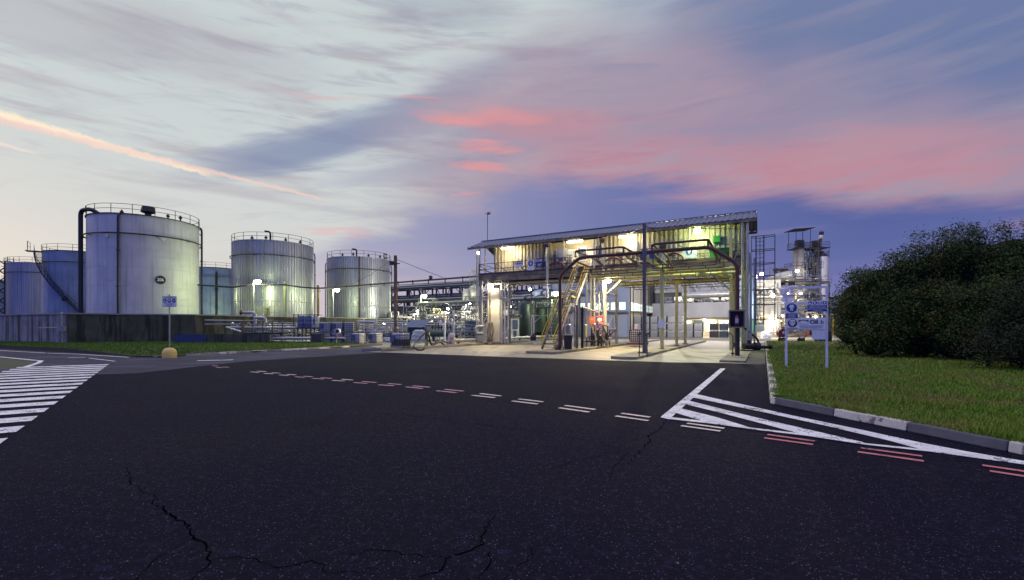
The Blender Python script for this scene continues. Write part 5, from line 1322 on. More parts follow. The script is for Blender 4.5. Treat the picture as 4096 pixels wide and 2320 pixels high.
# roof drum with walkway
dr = thing('roof_drum', 'long horizontal pale drum lying above the right wing roof', 'drum', A(3140, 1308, 79) * Vector((1, 1, 0)))
MB().tube([A(3078, 1119, 80), A(3083, 1118, 80), A(3176, 1098, 77), A(3181, 1097, 77)], [.3, .85, .85, .3], 18).build('shell', PIPEW, dr, smooth=True)
for px in (3092, 3130, 3168): q = A(px, 1128, 78.6); MB().box(q.x - .14, q.x + .14, 78, 79.4, 9.0, q.z + .1).build('saddle', STEEL, dr)
wk = thing('roof_walkway', 'steel railing and small vents along the roof of the right wing', 'railing', S(0, BT + 1, 9.7))
mb = MB()
for z in (10.9, 11.5): mb.beam(S(-2, BT, z), S(5.5, BT, z + .3), .06)
for i in range(6): mb.beam(S(-2 + 1.5 * i, BT, 9.8), S(-2 + 1.5 * i, BT, 11.9), .06)
mb.build('rails', STEEL, wk)
for px in (3103, 3126, 3142): q = A(px, 1090, 81); MB().lathe((q.x, 81, q.z), [(.3, -.6), (.3, .3), (.5, .35), (.5, .6), (.2, .75)], 12).build('vent', STEEL, wk)
for lab, px, py, Y, w in (('bright lamp on the roof edge behind the green posts', 2677, 1102, 62, 4500), ('bright lamp on the roof edge behind the right portal post', 2880, 1107, 64, 4500), ('bright lamp by the roof railing right of the caged ladder', 3046, 1096, 73, 800), ('brightest lamp low on the right wing wall', 3091, 1182, 66, 3200), ('lamp at the foot of the slender tower', 3188, 1083, 92, 4500)):
    p = A(px, py, Y); f = flood(lab, p, 'cold', w, d=(-.25, .6, -.5) if Y < 66 else (0, -.6, -.5), rad=.3, group='lamps on the process plant', arm=p + Vector((0, 1.2, 0.3)), off=.5)
p = A(2768, 1270, 70.5); flood('low lamp behind the totes under the grey gallery', S(-9.0, BT - 2.2, 3.0), 'warm', 900, d=(0, .4, -1), rad=.22, group='lamps on the process plant', arm=S(-9, BT - 1.9, 3.2))
flood('wall lamp on the lower wall of the right wing', S(1.0, BT - 1.2, 3.3), 'warm', 500, d=(0, -.4, -1), rad=.2, group='lamps on the process plant', arm=S(1, BT - .6, 3.5))

# ================================================================== RIGHT-HAND PLANT: tower, silo, frames
def frame_tower(mb, c, wx, wy, z0, z1, n, w=.14):
    for dx in (-1, 1):
        for dy in (-1, 1): mb.beam(c + Vector((dx * wx, dy * wy, z0)), c + Vector((dx * wx, dy * wy, z1)), w)
    for k in range(n + 1):
        z = z0 + (z1 - z0) * k / n
        for dy in (-1, 1): mb.beam(c + Vector((-wx, dy * wy, z)), c + Vector((wx, dy * wy, z)), w * .8)
        for dx in (-1, 1): mb.beam(c + Vector((dx * wx, -wy, z)), c + Vector((dx * wx, wy, z)), w * .8)
        if k < n:
            z2 = z0 + (z1 - z0) * (k + 1) / n
            for dy in (-1, 1): mb.beam(c + Vector((-wx, dy * wy, z)), c + Vector((wx, dy * wy, z2)), w * .5)
def rail_box(mb, c, wx, wy, z, h=1.1):
    for zz in (z + h / 2, z + h): mb.tube([c + Vector((-wx, -wy, zz)), c + Vector((wx, -wy, zz)), c + Vector((wx, wy, zz)), c + Vector((-wx, wy, zz))], .045, 4, close=True)
    for dx in (-1, 0, 1):
        for dy in (-1, 1): mb.beam(c + Vector((dx * wx, dy * wy, z)), c + Vector((dx * wx, dy * wy, z + h)), .07)
TOW = mat('tower_steel', (0.055, 0.06, 0.075), 0.5, 0.3, 0.3, 1.0)
YT = 98
bc = A(3195, 1308, YT); bc.z = 0
tw = thing('bucket_elevator', 'slender square elevator tower with a small roofed head platform', 'tower', bc)
ztop = EYE + (1308 - 917) * YT / F
MB().box(bc.x - .75, bc.x + .75, YT - .75, YT + .75, 0, ztop - 4.2).build('casing', mat('pale_casing', (.36, .35, .33), .5, .2, .3, .6, streak=.6, streak_c=(.12, .08, .06), streak_s=(1, 1, .1)), tw)
mb = MB(); mb.box(bc.x - 1.7, bc.x + 2.0, YT - 1.5, YT + 1.5, ztop - 4.4, ztop - 4.2)
for dx in (-1.4, 1.7):
    for dy in (-1.3, 1.3): mb.beam((bc.x + dx, YT + dy, ztop - 4.2), (bc.x + dx, YT + dy, ztop - .3), .12)
rail_box(mb, bc + Vector((.15, 0, 0)), 1.8, 1.4, ztop - 4.2); mb.box(bc.x - .6, bc.x + .9, YT - .5, YT + .5, ztop - 4.2, ztop - 2.4); mb.build('head_platform', TOW, tw)
MB().frame((bc.x - 2.2, YT - 1.8, ztop - .4), (4.6, 0, .35), (0, 3.6, 0), (0, 0, .12)).build('head_roof', TOW, tw)
mb = MB(); mb.box(bc.x - 2.3, bc.x + 1.2, YT - 1.2, YT - .8, ztop - 11.2, ztop - 11); rail_box(mb, bc + Vector((-1.2, 0, 0)), 1.2, 1.2, ztop - 11); rail_box(mb, bc + Vector((-1.2, 0, 0)), 1.2, 1.2, ztop - 8.6); mb.build('side_platform', TOW, tw)
fc = bc + Vector((2.35, .5, 0)); ft = thing('steel_tower', 'dark open steel tower between the elevator tower and the silo', 'steel frame', fc)
mb = MB(); frame_tower(mb, fc, 1.3, 1.5, 0, ztop - 4.2, 9, .18); rail_box(mb, fc, 1.9, 1.6, ztop - 4.2); rail_box(mb, fc, 1.9, 1.6, ztop - 8.4); rail_box(mb, fc, 1.9, 1.6, ztop - 12.0); mb.box(fc.x - 1.9, fc.x + 1.9, YT - 1.1, YT + 2.1, ztop - 4.4, ztop - 4.2); mb.box(fc.x - 1.9, fc.x + 1.9, YT - 1.1, YT + 2.1, ztop - 8.6, ztop - 8.4); mb.build('frame', TOW, ft)
mb = MB().tube([bc + UP * (ztop - 5.2) + Vector((.8, 0, 0)), bc + UP * (ztop - 12.5) + Vector((6.8, 0, 0))], .32, 8); mb.tube([bc + UP * (ztop - 9) + Vector((.8, -.6, 0)), bc + UP * (ztop - 15.5) + Vector((4.5, -.6, 0)), bc + UP * 4 + Vector((4.5, -.6, 0))], .25, 8); mb.build('chute', GALV, ft, smooth=True)
mb = MB()
for k in range(18):
    x = fc.x + rng.uniform(-1.3, 1.3); z = rng.uniform(4, ztop - 6); mb.tube([(x, YT - 1, z), (x, YT - 1, z + rng.uniform(2, 6))], rng.uniform(.06, .16), 6)
    mb.box(x - .4, x + .4, YT - .8, YT, z, z + rng.uniform(.5, 1.2))
mb.build('equipment', TOW, ft)
sx, sy, sr = tank_at(3245, 3317, Yc=99)
zs = EYE + (1308 - 1024) * 97 / F
si = thing('silo', 'tall slim pale metal silo with a railed top right of the steel tower', 'silo', (sx, sy, 0))
prof = [(sr, 3.5)]; z = 3.5
while z < zs - 2.2: z += 2.4; prof += [(sr, z - .03), (sr - .03, z), (sr, z + .03)]
MB().lathe((sx, sy, 0), [(.5, 1.2)] + prof + [(sr, zs)], 36).build('shell', mat('pale_silo_metal', (.64, .63, .64), .42, .15, .15, .4, streak=.4, streak_c=(.3, .27, .24), streak_s=(1, 1, .06)), si, smooth=True)
MB().lathe((sx, sy, 0), [(sr, zs), (sr * .4, zs + 1.2), (.1, zs + 1.3)], 36).build('roof', TOW, si, smooth=True)
mb = MB()
for dx, dy in ((-.8, -.8), (.8, -.8), (-.8, .8), (.8, .8)): mb.beam((sx + dx * sr, sy + dy * sr, 0), (sx + dx * sr, sy + dy * sr, 3.6), .25)
mb.build('legs', TOW, si)
mb = MB(); cc = Vector((sx, sy, 0)); mb.ring(cc + UP * (zs + 1.1), sr, .045, 28, 5).ring(cc + UP * (zs + .55), sr, .045, 28, 5)
for i in range(14): a = 2 * math.pi * i / 14; p = cc + Vector((math.cos(a) * sr, math.sin(a) * sr, zs)); mb.beam(p, p + UP * 1.1, .06)
mb.build('railing', TOW, si)
hp = cc + Vector((-.9, 0, 0)); mb = MB(); frame_tower(mb, hp, 2.0, 1.2, zs - .2, zs + 2.0, 1, .12); mb.box(hp.x - 2.2, hp.x + 2.2, sy - 1.4, sy + 1.4, zs + 1.95, zs + 2.1); rail_box(mb, hp, 2.1, 1.3, zs + 2.1, 1.1); mb.build('filter_platform', TOW, si)
MB().lathe(hp, [(.85, zs + 1.0), (.85, zs + 3.3), (1.0, zs + 3.35), (1.0, zs + 3.6)], 16).build('filter', mat('rusty_filter', (.09, .065, .05), .6, .2), si)
wsx = A(3288, 1308, 99).x; ws = thing('windsock', 'red and white windsock on a thin pole above the silo', 'windsock', (wsx, 99, zs + 4))
MB().tube([(wsx, 99, zs + 4), (wsx, 99, EYE + (1308 - 922) * 99 / F)], .05, 5).build('pole', STEEL, ws)
zt = EYE + (1308 - 928) * 99 / F
for k in range(4): MB().tube([(wsx - .1 - .12 * k, 99, zt - .75 * k), (wsx - .2 - .12 * k, 99, zt - .75 * k - .75)], [.48 - .06 * k, .44 - .06 * k], 10).build('sock_band', (mat('windsock_dark', (.05, .02, .03), .8), SIGNWHITE, mat('windsock_red', (.35, .05, .05), .8), SIGNWHITE)[k], ws)
# process frame behind the notice board
pc = A(3185, 1308, 84); pc.z = 0
fr2 = thing('process_structure', 'brightly lit open process frame of stairs and pipes behind the notice board', 'process unit', pc)
mb = MB(); frame_tower(mb, pc, 4.6, 2.2, 0, 10, 4, .16); mb.build('frame', TOW, fr2)
mb = MB()
for z in (5.0, 9.9):
    mb.box(pc.x - 5, pc.x + 5, 81.6, 86.4, z - .15, z)
for z in (5.0, 9.9): rail_box(mb, pc, 5, 2.3, z)
mb.build('decks', GALV, fr2)
mb = MB()
for z0, x0, x1 in ((0, 4, -1.5), (5, -4, 2.5), (7.4, 3, -3)): mb.beam(pc + Vector((x0, -2.6, z0)), pc + Vector((x1, -2.6, z0 + 4.6 if z0 < 7 else 10)), .12, .3)
mb.build('stairs', GALV, fr2)
mb = MB()
for k in range(26):
    x = pc.x + rng.uniform(-4.3, 4.3); y = 84 + rng.uniform(-2.5, 1.5); z = rng.uniform(.3, 8); L = rng.uniform(1, 3.5)
    q = rng.choice([(L, 0), (-L, 0)]); mb.tube(fillet([(x, y, z), (x, y, z + L * .6), (x + q[0], y, z + L * .6), (x + q[0], y, z + L * .3)], .2, 3), rng.uniform(.05, .14), 6)
mb.build('pipes', PIPEW, fr2, smooth=True)
for k in range(5):
    x = pc.x - 3.8 + 1.9 * k; MB().lathe((x, 84.3, 0), [(.1, .6), (.6, .9), (.65, 1.2), (.65, 2.8 + rng.uniform(0, 1.4)), (.2, 4.5)], 14).build('vessel', WARMB, fr2, smooth=True)
for k, (x, z) in enumerate(((-2.6, 7.9), (-.2, 7.9), (2.6, 3.6), (-3.5, 3.8))):
    flood(f'small warm lamp in the process frame, {ORD[k]} of four', pc + Vector((x, -1.5, z)), 'warm', 260, d=(0, -.3, -1), rad=.16, group='small lamps inside the process frame', arm=pc + Vector((x, -.9, z + .3)))
# pipe rack going right behind the hedge
def rack(label, a, b, zs_, ncol, width=3.0, m=STEEL, np_=4, pm=GALV, group=None):
    a, b = Vector(a), Vector(b); d = (b - a).normalized(); n = Vector((-d.y, d.x, 0)) * width / 2; t = thing('pipe_rack', label, 'pipe rack', a)
    mb = MB()
    for i in range(ncol):
        p = a.lerp(b, i / (ncol - 1))
        for sgn in (-1, 1): mb.ibeam(p + n * sgn, p + n * sgn + UP * zs_[-1], .28, .28, .04)
        for z in zs_: mb.beam(p - n + UP * z, p + n + UP * z, .2, .28)
        if i < ncol - 1 and i % 2 == 0:
            q = a.lerp(b, (i + 1) / (ncol - 1)); mb.beam(p - n + UP * zs_[0], q - n + UP * zs_[-1], .12); mb.beam(q - n + UP * zs_[0], p - n + UP * zs_[-1], .12)
    for z in zs_:
        for sgn in (-1, 1): mb.beam(a + n * sgn + UP * z, b + n * sgn + UP * z, .16, .26)
    mb.build('frame', m, t)
    for z in zs_:
        mp = MB()
        for k in range(np_):
            o = n * (-.8 + 1.6 * k / max(1, np_ - 1)); r_ = rng.choice([.08, .12, .16, .2]); mp.tube([a + o + UP * (z + .15 + r_), b + o + UP * (z + .15 + r_)], r_, 6)
        mp.build('pipes', pm, t, smooth=True)
    return t
rack('pipe rack behind the silo running right behind the hedge', A(3300, 1308, 104) * Vector((1, 1, 0)), A(3800, 1308, 92) * Vector((1, 1, 0)), (5.0, 8.2), 6, 3)
sh = thing('dark_shed', 'dark open shed behind the notice board at the hedge edge', 'shed', A(3330, 1308, 90) * Vector((1, 1, 0)))
p = sh.location.copy(); MB().box(p.x, p.x + 12, 90, 98, 0, 4.2).build('body', mat('dark_shed_wall', (.03, .032, .035), .7), sh); mb = MB()
for k in range(4): mb.beam((p.x + k * 2.2, 89.8, 0), (p.x + k * 2.2, 89.8, 4.2), .18)
for z in (2.4, 3.1): mb.beam((p.x, 89.8, z), (p.x + 8, 89.8, z), .07)
mb.build('posts', YELLOW, sh)

# ================================================================== LONG PIPE RACK AND PROCESS UNITS (centre background)
RK = mat('rack_steel', (0.055, 0.06, 0.085), 0.55, 0.2, 0.3, 1.5)
ra = A(1545, 1308, 121); ra.z = 0; rb = A(2400, 1308, 90); rb.z = 0
rack('tall dark steel pipe rack running behind the gantry, top level in the sky', ra, rb, (6.6, 9.4, 11.9), 11, 4.0, RK, 9, mat('dull_rack_pipe', (.14, .15, .19), .45, .4))
rack('second dark pipe rack in front of the tall one', A(1560, 1308, 100) * Vector((1, 1, 0)), A(2330, 1308, 78) * Vector((1, 1, 0)), (4.6, 7.2), 9, 3.0, RK, 8, mat('dull_rack_pipe', (.14, .15, .19), .45, .4))
rack('third dark pipe rack deep between the taller rack and the vessels', A(1560, 1308, 110) * Vector((1, 1, 0)), A(2370, 1308, 84) * Vector((1, 1, 0)), (3.4, 5.6, 8.4, 10.6), 14, 3.4, RK, 7, mat('dull_rack_pipe', (.14, .15, .19), .45, .4))
tr = thing('truss_bridge', 'dark lattice truss bridge carrying two pipes before the process units', 'pipe bridge', A(1690, 1308, 72) * Vector((1, 1, 0)))
a, b = A(1660, 1218, 76), A(2290, 1196, 58); b.z = a.z = 5.5
mb = MB(); nseg = 26
for off in (0, 1):
    w = Vector((.3, 1.0, 0)) * off
    mb.beam(a + w, b + w, .12); mb.beam(a + w - UP * 1.15, b + w - UP * 1.15, .12)
    for i in range(nseg):
        p, q, r_ = a.lerp(b, i / nseg) + w, a.lerp(b, (i + .5) / nseg) + w, a.lerp(b, (i + 1) / nseg) + w; mb.beam(p, q - UP * 1.15, .06); mb.beam(q - UP * 1.15, r_, .06)
for f_ in (.05, .5, .95): p = a.lerp(b, f_); mb.beam((p.x, p.y, 0), p, .22); mb.beam((p.x + .3, p.y + 1, 0), p + Vector((.3, 1, 0)), .22)
mb.build('lattice', RK, tr)
for o, r_ in ((.2, .16), (.7, .11)): MB().tube([a + Vector((.3, 1, 0)) * o + UP * .25, b + Vector((.3, 1, 0)) * o + UP * .25], r_, 8).build('pipe', GALV, tr, smooth=True)
def vessel(label, px, Y, rad, z0, z1, m, dome=.6, legs=True, plat=None):
    c = A(px, 1308, Y); c.z = 0; t = thing('process_vessel', label, 'process vessel', c)
    MB().lathe(c, [(rad * .3, z0 - dome * .8), (rad * .8, z0 - dome * .4), (rad, z0), (rad, (z0 + z1) / 2 - .03), (rad + .04, (z0 + z1) / 2), (rad, (z0 + z1) / 2 + .03), (rad, z1), (rad * .75, z1 + dome * .6), (rad * .15, z1 + dome)], 24).build('shell', m, t, smooth=True)
    mb = MB()
    for k in range(4): q = c + Vector((math.cos(.8 + k * 1.57), math.sin(.8 + k * 1.57), 0)) * rad * .85; mb.beam(q, q + UP * (z0 + .1), .14)
    mb.cyl(c + UP * (z1 + dome * .9), c + UP * (z1 + dome + .5), .12, 8); mb.tube(fillet([c + UP * (z1 + dome * .8) + Vector((.2, 0, 0)), c + UP * (z1 + dome + .7) + Vector((.2, 0, 0)), c + UP * (z1 + dome + .7) + Vector((rad + .4, -.2, 0)), c + UP * .5 + Vector((rad + .4, -.2, 0))], .3), .08, 6)
    mb.build('legs_and_pipes', RK, t); return t
VW = mat('pale_vessel_metal', (.50, .49, .45), .4, .35, .2, .6, streak=.3, streak_c=(.3, .28, .24), streak_s=(1, 1, .08))
VD = mat('dark_green_vessel_metal', (.06, .085, .07), .45, .3, .3, .6)
vessel('pale upright vessel between the pipe levels, right one of a pair', 1900, 84, .95, 7.4, 9.1, VW); vessel('pale upright vessel between the pipe levels, left one of a pair', 1868, 86, .85, 7.0, 8.5, VW)
vessel('wide brightly lit upright tank low behind the truss bridge', 1880, 80, 1.6, .9, 5.2, VW); vessel('narrow brightly lit tank at the left gantry tower', 1925, 79, 1.1, .9, 5.0, VW); vessel('pale tank right of the left gantry tower', 2030, 80, 1.2, .8, 4.8, VW)
vessel('dark green tank under the gantry left of the stairway', 2165, 66, 1.4, 1.0, 5.9, VD); vessel('pale blue tank high under the gantry', 2163, 82, 1.6, 5.2, 8.0, mat('pale_blue_vessel', (.30, .36, .48), .45, .3)); vessel('dark tank with hatch beside the control cabin', 2098, 62, .9, .8, 4.8, VD)
vessel('dark upright tank left of the stairway foot', 2225, 64, 1.1, .9, 4.4, VD)
UNITM = [PIPEW, GALV, mat('unit_pipe_dark', (.07, .075, .085), .5, .3), mat('unit_pipe_cream', (.55, .52, .42), .45, .2)]
places = ['beside the rightmost ribbed tank', 'behind the blue roofed shelter', 'behind the greenish lamp post', 'behind the pale canopy posts', 'left of the green container', 'behind the green container', 'behind the gantry cable duct', 'left of the control cabin', 'behind the control cabin', 'right of the control cabin', 'left of the stairway']
for k in range(11):
    px = 1590 + 62 * k; Y = 84 - 1.8 * k; c = A(px, 1308, Y); c.z = 0
    t = thing('process_unit', f'crowded steel-framed pipework {places[k]}', 'process unit', c)
    mb = MB(); frame_tower(mb, c, 1.5, 1.2, 0, 4.2 + (k % 3) * 1.3, 3, .12); mb.build('frame', RK, t)
    for gi in range(3):
        mb = MB()
        for j in range(7):
            x = c.x + rng.uniform(-1.7, 1.7); y = Y - 1.3 + rng.uniform(-.6, .8); z = rng.uniform(.3, 4.2); L = rng.uniform(.6, 2.4); sgn = rng.choice((-1, 1))
            kind = rng.random()
            if kind < .55: mb.tube(fillet([(x, y, z - L * .5 if z > L else .1), (x, y, z + L * .5), (x + sgn * L * .7, y, z + L * .5), (x + sgn * L * .7, y, z + L * .1)], .15, 3), rng.uniform(.05, .14), 6)
            elif kind < .8: mb.tube([(x - L, y, z), (x + L, y, z)], rng.uniform(.06, .18), 7)
            else: mb.cyl((x, y, max(.2, z - .5)), (x, y, z + .5), rng.uniform(.2, .45), 10)
        mb.build(('pipes', 'valves', 'lines')[gi], UNITM[(k + gi * 2) % 4], t, smooth=True)
for k, (px, Y, z, w) in enumerate(((1880, 74, 5.6, 420), (1670, 80, 4.6, 300), (1792, 77, 4.9, 420), (2040, 72, 5.0, 420), (1950, 76, 3.6, 260), (2120, 70, 7.6, 120), (2195, 70, 4.6, 160), (1740, 82, 3.4, 260))):
    p = A(px, 1308, Y); p.z = z; flood(f'small plant lamp {places[k if k < 8 else 8]}, under the pipe rack', p, 'cold', w * 2.8, d=(0, -.3, -1), rad=.2, group='small lamps among the process units', arm=p + Vector((0, 1, .4)))
# ================================================================== LEFT YARD
def gz(px, Y, z=0.0): return Vector(((px - 2048) * Y / F, Y, z))
# floodlight posts
for lab, px, py, Y, w in (('tall post lamp in front of the middle ribbed tank', 1032, 1126, 60, 2200), ('post lamp in front of the rightmost ribbed tank', 1348, 1158, 68, 1500), ('post lamp before the dark pipe rack', 1698, 1184, 76, 2400), ('post lamp just left of the yellow stairway', 2224, 1174, 60, 2200)):
    p = A(px, py, Y); t = thing('lamp_post', lab, 'lamp post', Vector((p.x - .6, Y, 0)), 'greenish lamp posts in the yard')
    MB().tube(fillet([(p.x - .6, Y, 0), (p.x - .6, Y, p.z - .2), (p.x - .6, Y, p.z + .25), (p.x, Y, p.z + .3)], .3), .075, 8).build('pole', GALV, t, smooth=True)
    MB().lathe(p, [(.03, -.34), (.28, -.24), (.36, 0), (.3, .14), (.05, .16)], 14).build('lamp_glass', LAMPM['green'], t, smooth=True)
    MB().lathe(p, [(.38, .15), (.32, .32), (.1, .42)], 14).build('lamp_hood', GALV, t, smooth=True)
    point_light(p + Vector((0.05, -.1, -.45)), w, 'green', .2)
# the tank farm's own lamp, glow between the white and ribbed tanks
p = gz(800, 62, 3.6); flood('low bulkhead lamp on a short post between the white tank and the middle ribbed tank', gz(842, 91, 2.2), 'green', 3200, d=(0.2, .9, -.2), rad=.15, arm=gz(842, 90.6, 0), off=.4)
flood('low bulkhead lamp lighting the foot of the middle ribbed tank', gz(1262, 57.5, 2.2), 'warm', 700, d=(-.3, .6, .3), rad=.13, arm=gz(1262, 57.3, 0), off=.4)
flood('low bulkhead lamp lighting the foot of the rightmost ribbed tank', gz(1536, 70, 2.2), 'warm', 700, d=(-.3, .6, .3), rad=.13, arm=gz(1536, 69.8, 0), off=.4)
# posts
for lab, px, Y, top, m in (('tall rusty H-beam post beside the rightmost ribbed tank', 1582, 46, 1022, RUSTY), ('rusty yellow-footed H-beam post between the two ribbed tanks', 1272, 66, 1141, mat('yellow_rust_post', (.20, .13, .03), .6, 0, .5, 1, c2=(.08, .05, .035))), ('green H-beam post before the middle ribbed tank', 1140, 63, 1127, mat('dull_green_post', (.12, .14, .09), .6, 0, .3, 1))):
    p = gz(px, Y); t = thing('support_post', lab, 'post', p, 'posts carrying the overhead pipes')
    zt = EYE + (1308 - top) * Y / F; MB().ibeam(p, p + UP * zt, .28, .28, .04, up=(0, 1, 0)).build('post', m, t)
    mb = MB().box(p.x - .1, p.x + .5, Y - .2, Y - .15, zt - .9, zt - .8)
    if top < 1100: mb.box(p.x - .55, p.x - .14, Y - .25, Y + .1, zt - 1.0, zt - .6)
    mb.build('bracket', STEEL, t)
# overhead pipes
t = thing('overhead_pipe', 'sagging dark overhead pipe crossing in front of the ribbed tank', 'overhead pipe', gz(800, 60))
MB().tube([A(640, 1130, 60.5), A(797, 1140, 60), A(932, 1149, 60), A(1011, 1137, 60.8), A(1140, 1139, 62.5), A(1200, 1148, 63.5), A(1272, 1153, 65), A(1330, 1150, 62)], .11, 7).build('pipe', DARKP, t, smooth=True)
t = thing('overhead_pipe', 'pair of straight overhead pipes running to the left end of the gantry', 'overhead pipe', gz(1310, 62))
a, b = A(1300, 1152, 62), A(1927, 1104, 45.2)
MB().tube([a, b], .10, 8).build('upper_pipe', STEEL, t, smooth=True); MB().tube([a - UP * .15, b - UP * .42], .07, 8).build('lower_pipe', PIPEW, t, smooth=True)
mb = MB()
for k in range(12): q = a.lerp(b, k / 11); mb.box(q.x - .04, q.x + .04, q.y - .12, q.y + .12, q.z - .5 * (k / 11) - .08, q.z + .12)
q = a.lerp(b, .74); mb.cyl(q + UP * .1, q + UP * .45, .2, 8); mb.build('clamps', STEEL, t)
t = thing('stay_cable', 'thin cable from the rusty post down to the overhead pipe', 'cable', A(1588, 1038, 46)); MB().tube([A(1588, 1038, 46), A(1680, 1075, 48), A(1772, 1110, 49.5)], .025, 4).build('cable', DARKP, t)
t = thing('stay_cable', 'thin slanting cable across the rightmost ribbed tank', 'cable', A(1568, 1040, 46)); MB().tube([A(1568, 1040, 46), A(1480, 1100, 52), A(1406, 1138, 58)], .022, 4).build('cable', DARKP, t)
t = thing('goal_frame', 'pale pipe goal-post frame above the totes', 'pipe frame', gz(1456, 50)); MB().tube([gz(1456, 50), A(1456, 1222, 50), A(1507, 1223, 50), gz(1507, 50)], .06, 7).build('frame', PIPEW, t)

# totes
for k, px in enumerate((1306, 1354, 1401)):
    for r_ in (0, 1): place(pnw if (k < 2) else pw, gz(px, 48.2, .02 + 1.16 * r_), f'caged tote with {"blue plate" if k < 2 else "no plate"}, {"upper" if r_ else "lower"} row, {ORD[k]} from the left beside the blue drums', rng.uniform(-.05, .05), 'two-high row of caged totes by the bund')
place(pbl, gz(1272, 47.6, .02), 'dark blue caged tote at the left end of the two-high tote row', .1)
place(pnw, gz(1437, 46.0, .02), 'caged tote seen corner-on at the grass edge, left of its darker neighbour', -.55)
place(pnw, gz(1504, 48.2, .02), 'caged tote at the grass edge under the goal-post frame', -.5)
place(phalf, Vector((gz(1603, 34.2).x, 34.2, .205)), 'half-filled caged tote with dark liquid on the long kerbed island', -.62)
place(pw, gz(1558, 56, .02), 'pale caged tote behind the rusty H-beam post', .1)
place(pw, gz(1600, 57, .02), 'caged tote hidden behind the half-filled one on the island', .0)
place(pw, S(-9.8, 40.6, .35), 'white caged tote on a raised dark base at the middle tower', -.45)
MB_ = MB().sbox(-10.6, -9.0, 39.9, 41.3, .17, .34); tag(MB_.build('plinth', mat('dark_red_plinth', (.09, .03, .035), .7)), 'dark red plinth under the white tote at the middle tower', 'plinth')
bk = thing('bucket', 'white bucket upside down on the tote at the middle tower', 'bucket', S(-9.8, 40.6, 1.53)); MB().lathe(S(-9.8, 40.6, 1.53), [(.3, 0), (.28, .08), (.22, .5), (.2, .52)], 14).build('body', SIGNWHITE, bk, smooth=True)
for k in range(3): place(pw, gz(2092 + 30 * k, 69, .02), f'dim caged tote, {ORD[k]} from the left behind the control cabin', .0, 'row of dim totes behind the cabin')

def crumple(name, label, cat, c, w, d, h, m, seed=1, n=9, amp=.12):
    rs = random.Random(seed); mb = MB(); c = Vector(c); R_ = []
    for i in range(n + 1):
        f_ = i / n; z = h * f_; k = (1 - .35 * f_ ** 2) if f_ < .97 else .35; row = []
        for j in range(18):
            a = 2 * math.pi * j / 18; e = 1 + amp * rs.uniform(-1, 1)
            ca, sa = math.cos(a), math.sin(a); q = 1 / max(abs(ca), abs(sa)) ** .6
            row.append(c + Vector((ca * w / 2 * k * e * q, sa * d / 2 * k * e * q, z + h * .06 * rs.uniform(-1, 1))))
        R_.append(row)
    for row in R_: mb.v += row
    for i in range(n):
        for j in range(18): mb.f.append((i * 18 + j, i * 18 + (j + 1) % 18, (i + 1) * 18 + (j + 1) % 18, (i + 1) * 18 + j))
    mb.f.append(tuple(n * 18 + j for j in range(18)))
    return tag(mb.build(name, m), label, cat)
PLASTIC = mat('crumpled_pale_plastic', (.55, .58, .52), .3, 0, .2, 3)
crumple('wrapped_pallet', 'pallet load wrapped in pale green plastic sheet', 'wrapped load', gz(1676, 56), 1.9, 1.3, 1.4, PLASTIC, 3, amp=.07)
crumple('plastic_bundle', 'low heap of crumpled white plastic beside the totes', 'plastic heap', gz(1546, 52), .9, .7, .55, PLASTIC, 4, amp=.25)
wb = crumple('bulk_bag', 'slumped white bulk bag with orange print on the island', 'bag', gz(1806, 40.5, .2), .7, .6, 1.0, mat('white_bag', (.62, .60, .56), .6, 0, .1, 4, c2=(.5, .45, .38)), 5, amp=.2)
MB().cyl(gz(1808, 40.1, .72), gz(1808, 40.0, .72), .13, 12).build('print', mat('orange_print', (.55, .25, .06), .6), wb)

# blue drums on a stand
dt = thing('drum_stand', 'dark steel stand carrying three upright drums', 'stand', gz(1235, 52)); x0, x1 = gz(1183, 52).x, gz(1283, 52).x
mb = MB()
for x in np.linspace(x0, x1, 4):
    for y in (51.6, 52.5): mb.beam((x, y, 0), (x, y, 1.55), .1)
mb.box(x0 - .1, x1 + .1, 51.5, 52.6, 1.55, 1.68)
for y in (51.5, 52.6): mb.beam((x0, y, 1.6), (x0, y, 3.2), .07); mb.beam((x1 - .5, y, 1.6), (x1 - .5, y, 3.2), .07); mb.beam((x0, y, 3.15), (x1, y, 3.15), .06)
mb.build('frame', DARKP, dt)
for k, (px, m, lab) in enumerate(((1205, 'b', 'left blue drum on the dark stand'), (1237, 'b', 'middle blue drum on the dark stand'), (1262, 'w', 'white drum marked with a black 1 on the dark stand'))):
    c = gz(px, 52.0 if k < 2 else 51.9, 1.69); mm = mat('blue_drum', (.10, .13, .26), .45) if m == 'b' else mat('white_drum', (.5, .52, .46), .5)
    d = thing('drum', lab, 'drum', c, 'drums on the dark stand'); bd = MB().lathe(c, [(.40, 0), (.43, .03), (.43, .42), (.45, .45), (.43, .48), (.43, .88), (.45, .91), (.43, .94), (.43, 1.3), (.40, 1.33)], 24).build('body', mm, d, smooth=True)
    if k == 2: lettering('1', c + Vector((.02, -.47, .68)), (1, 0, 0), UP, .85, INK, d, bold=.02, depth=.01)
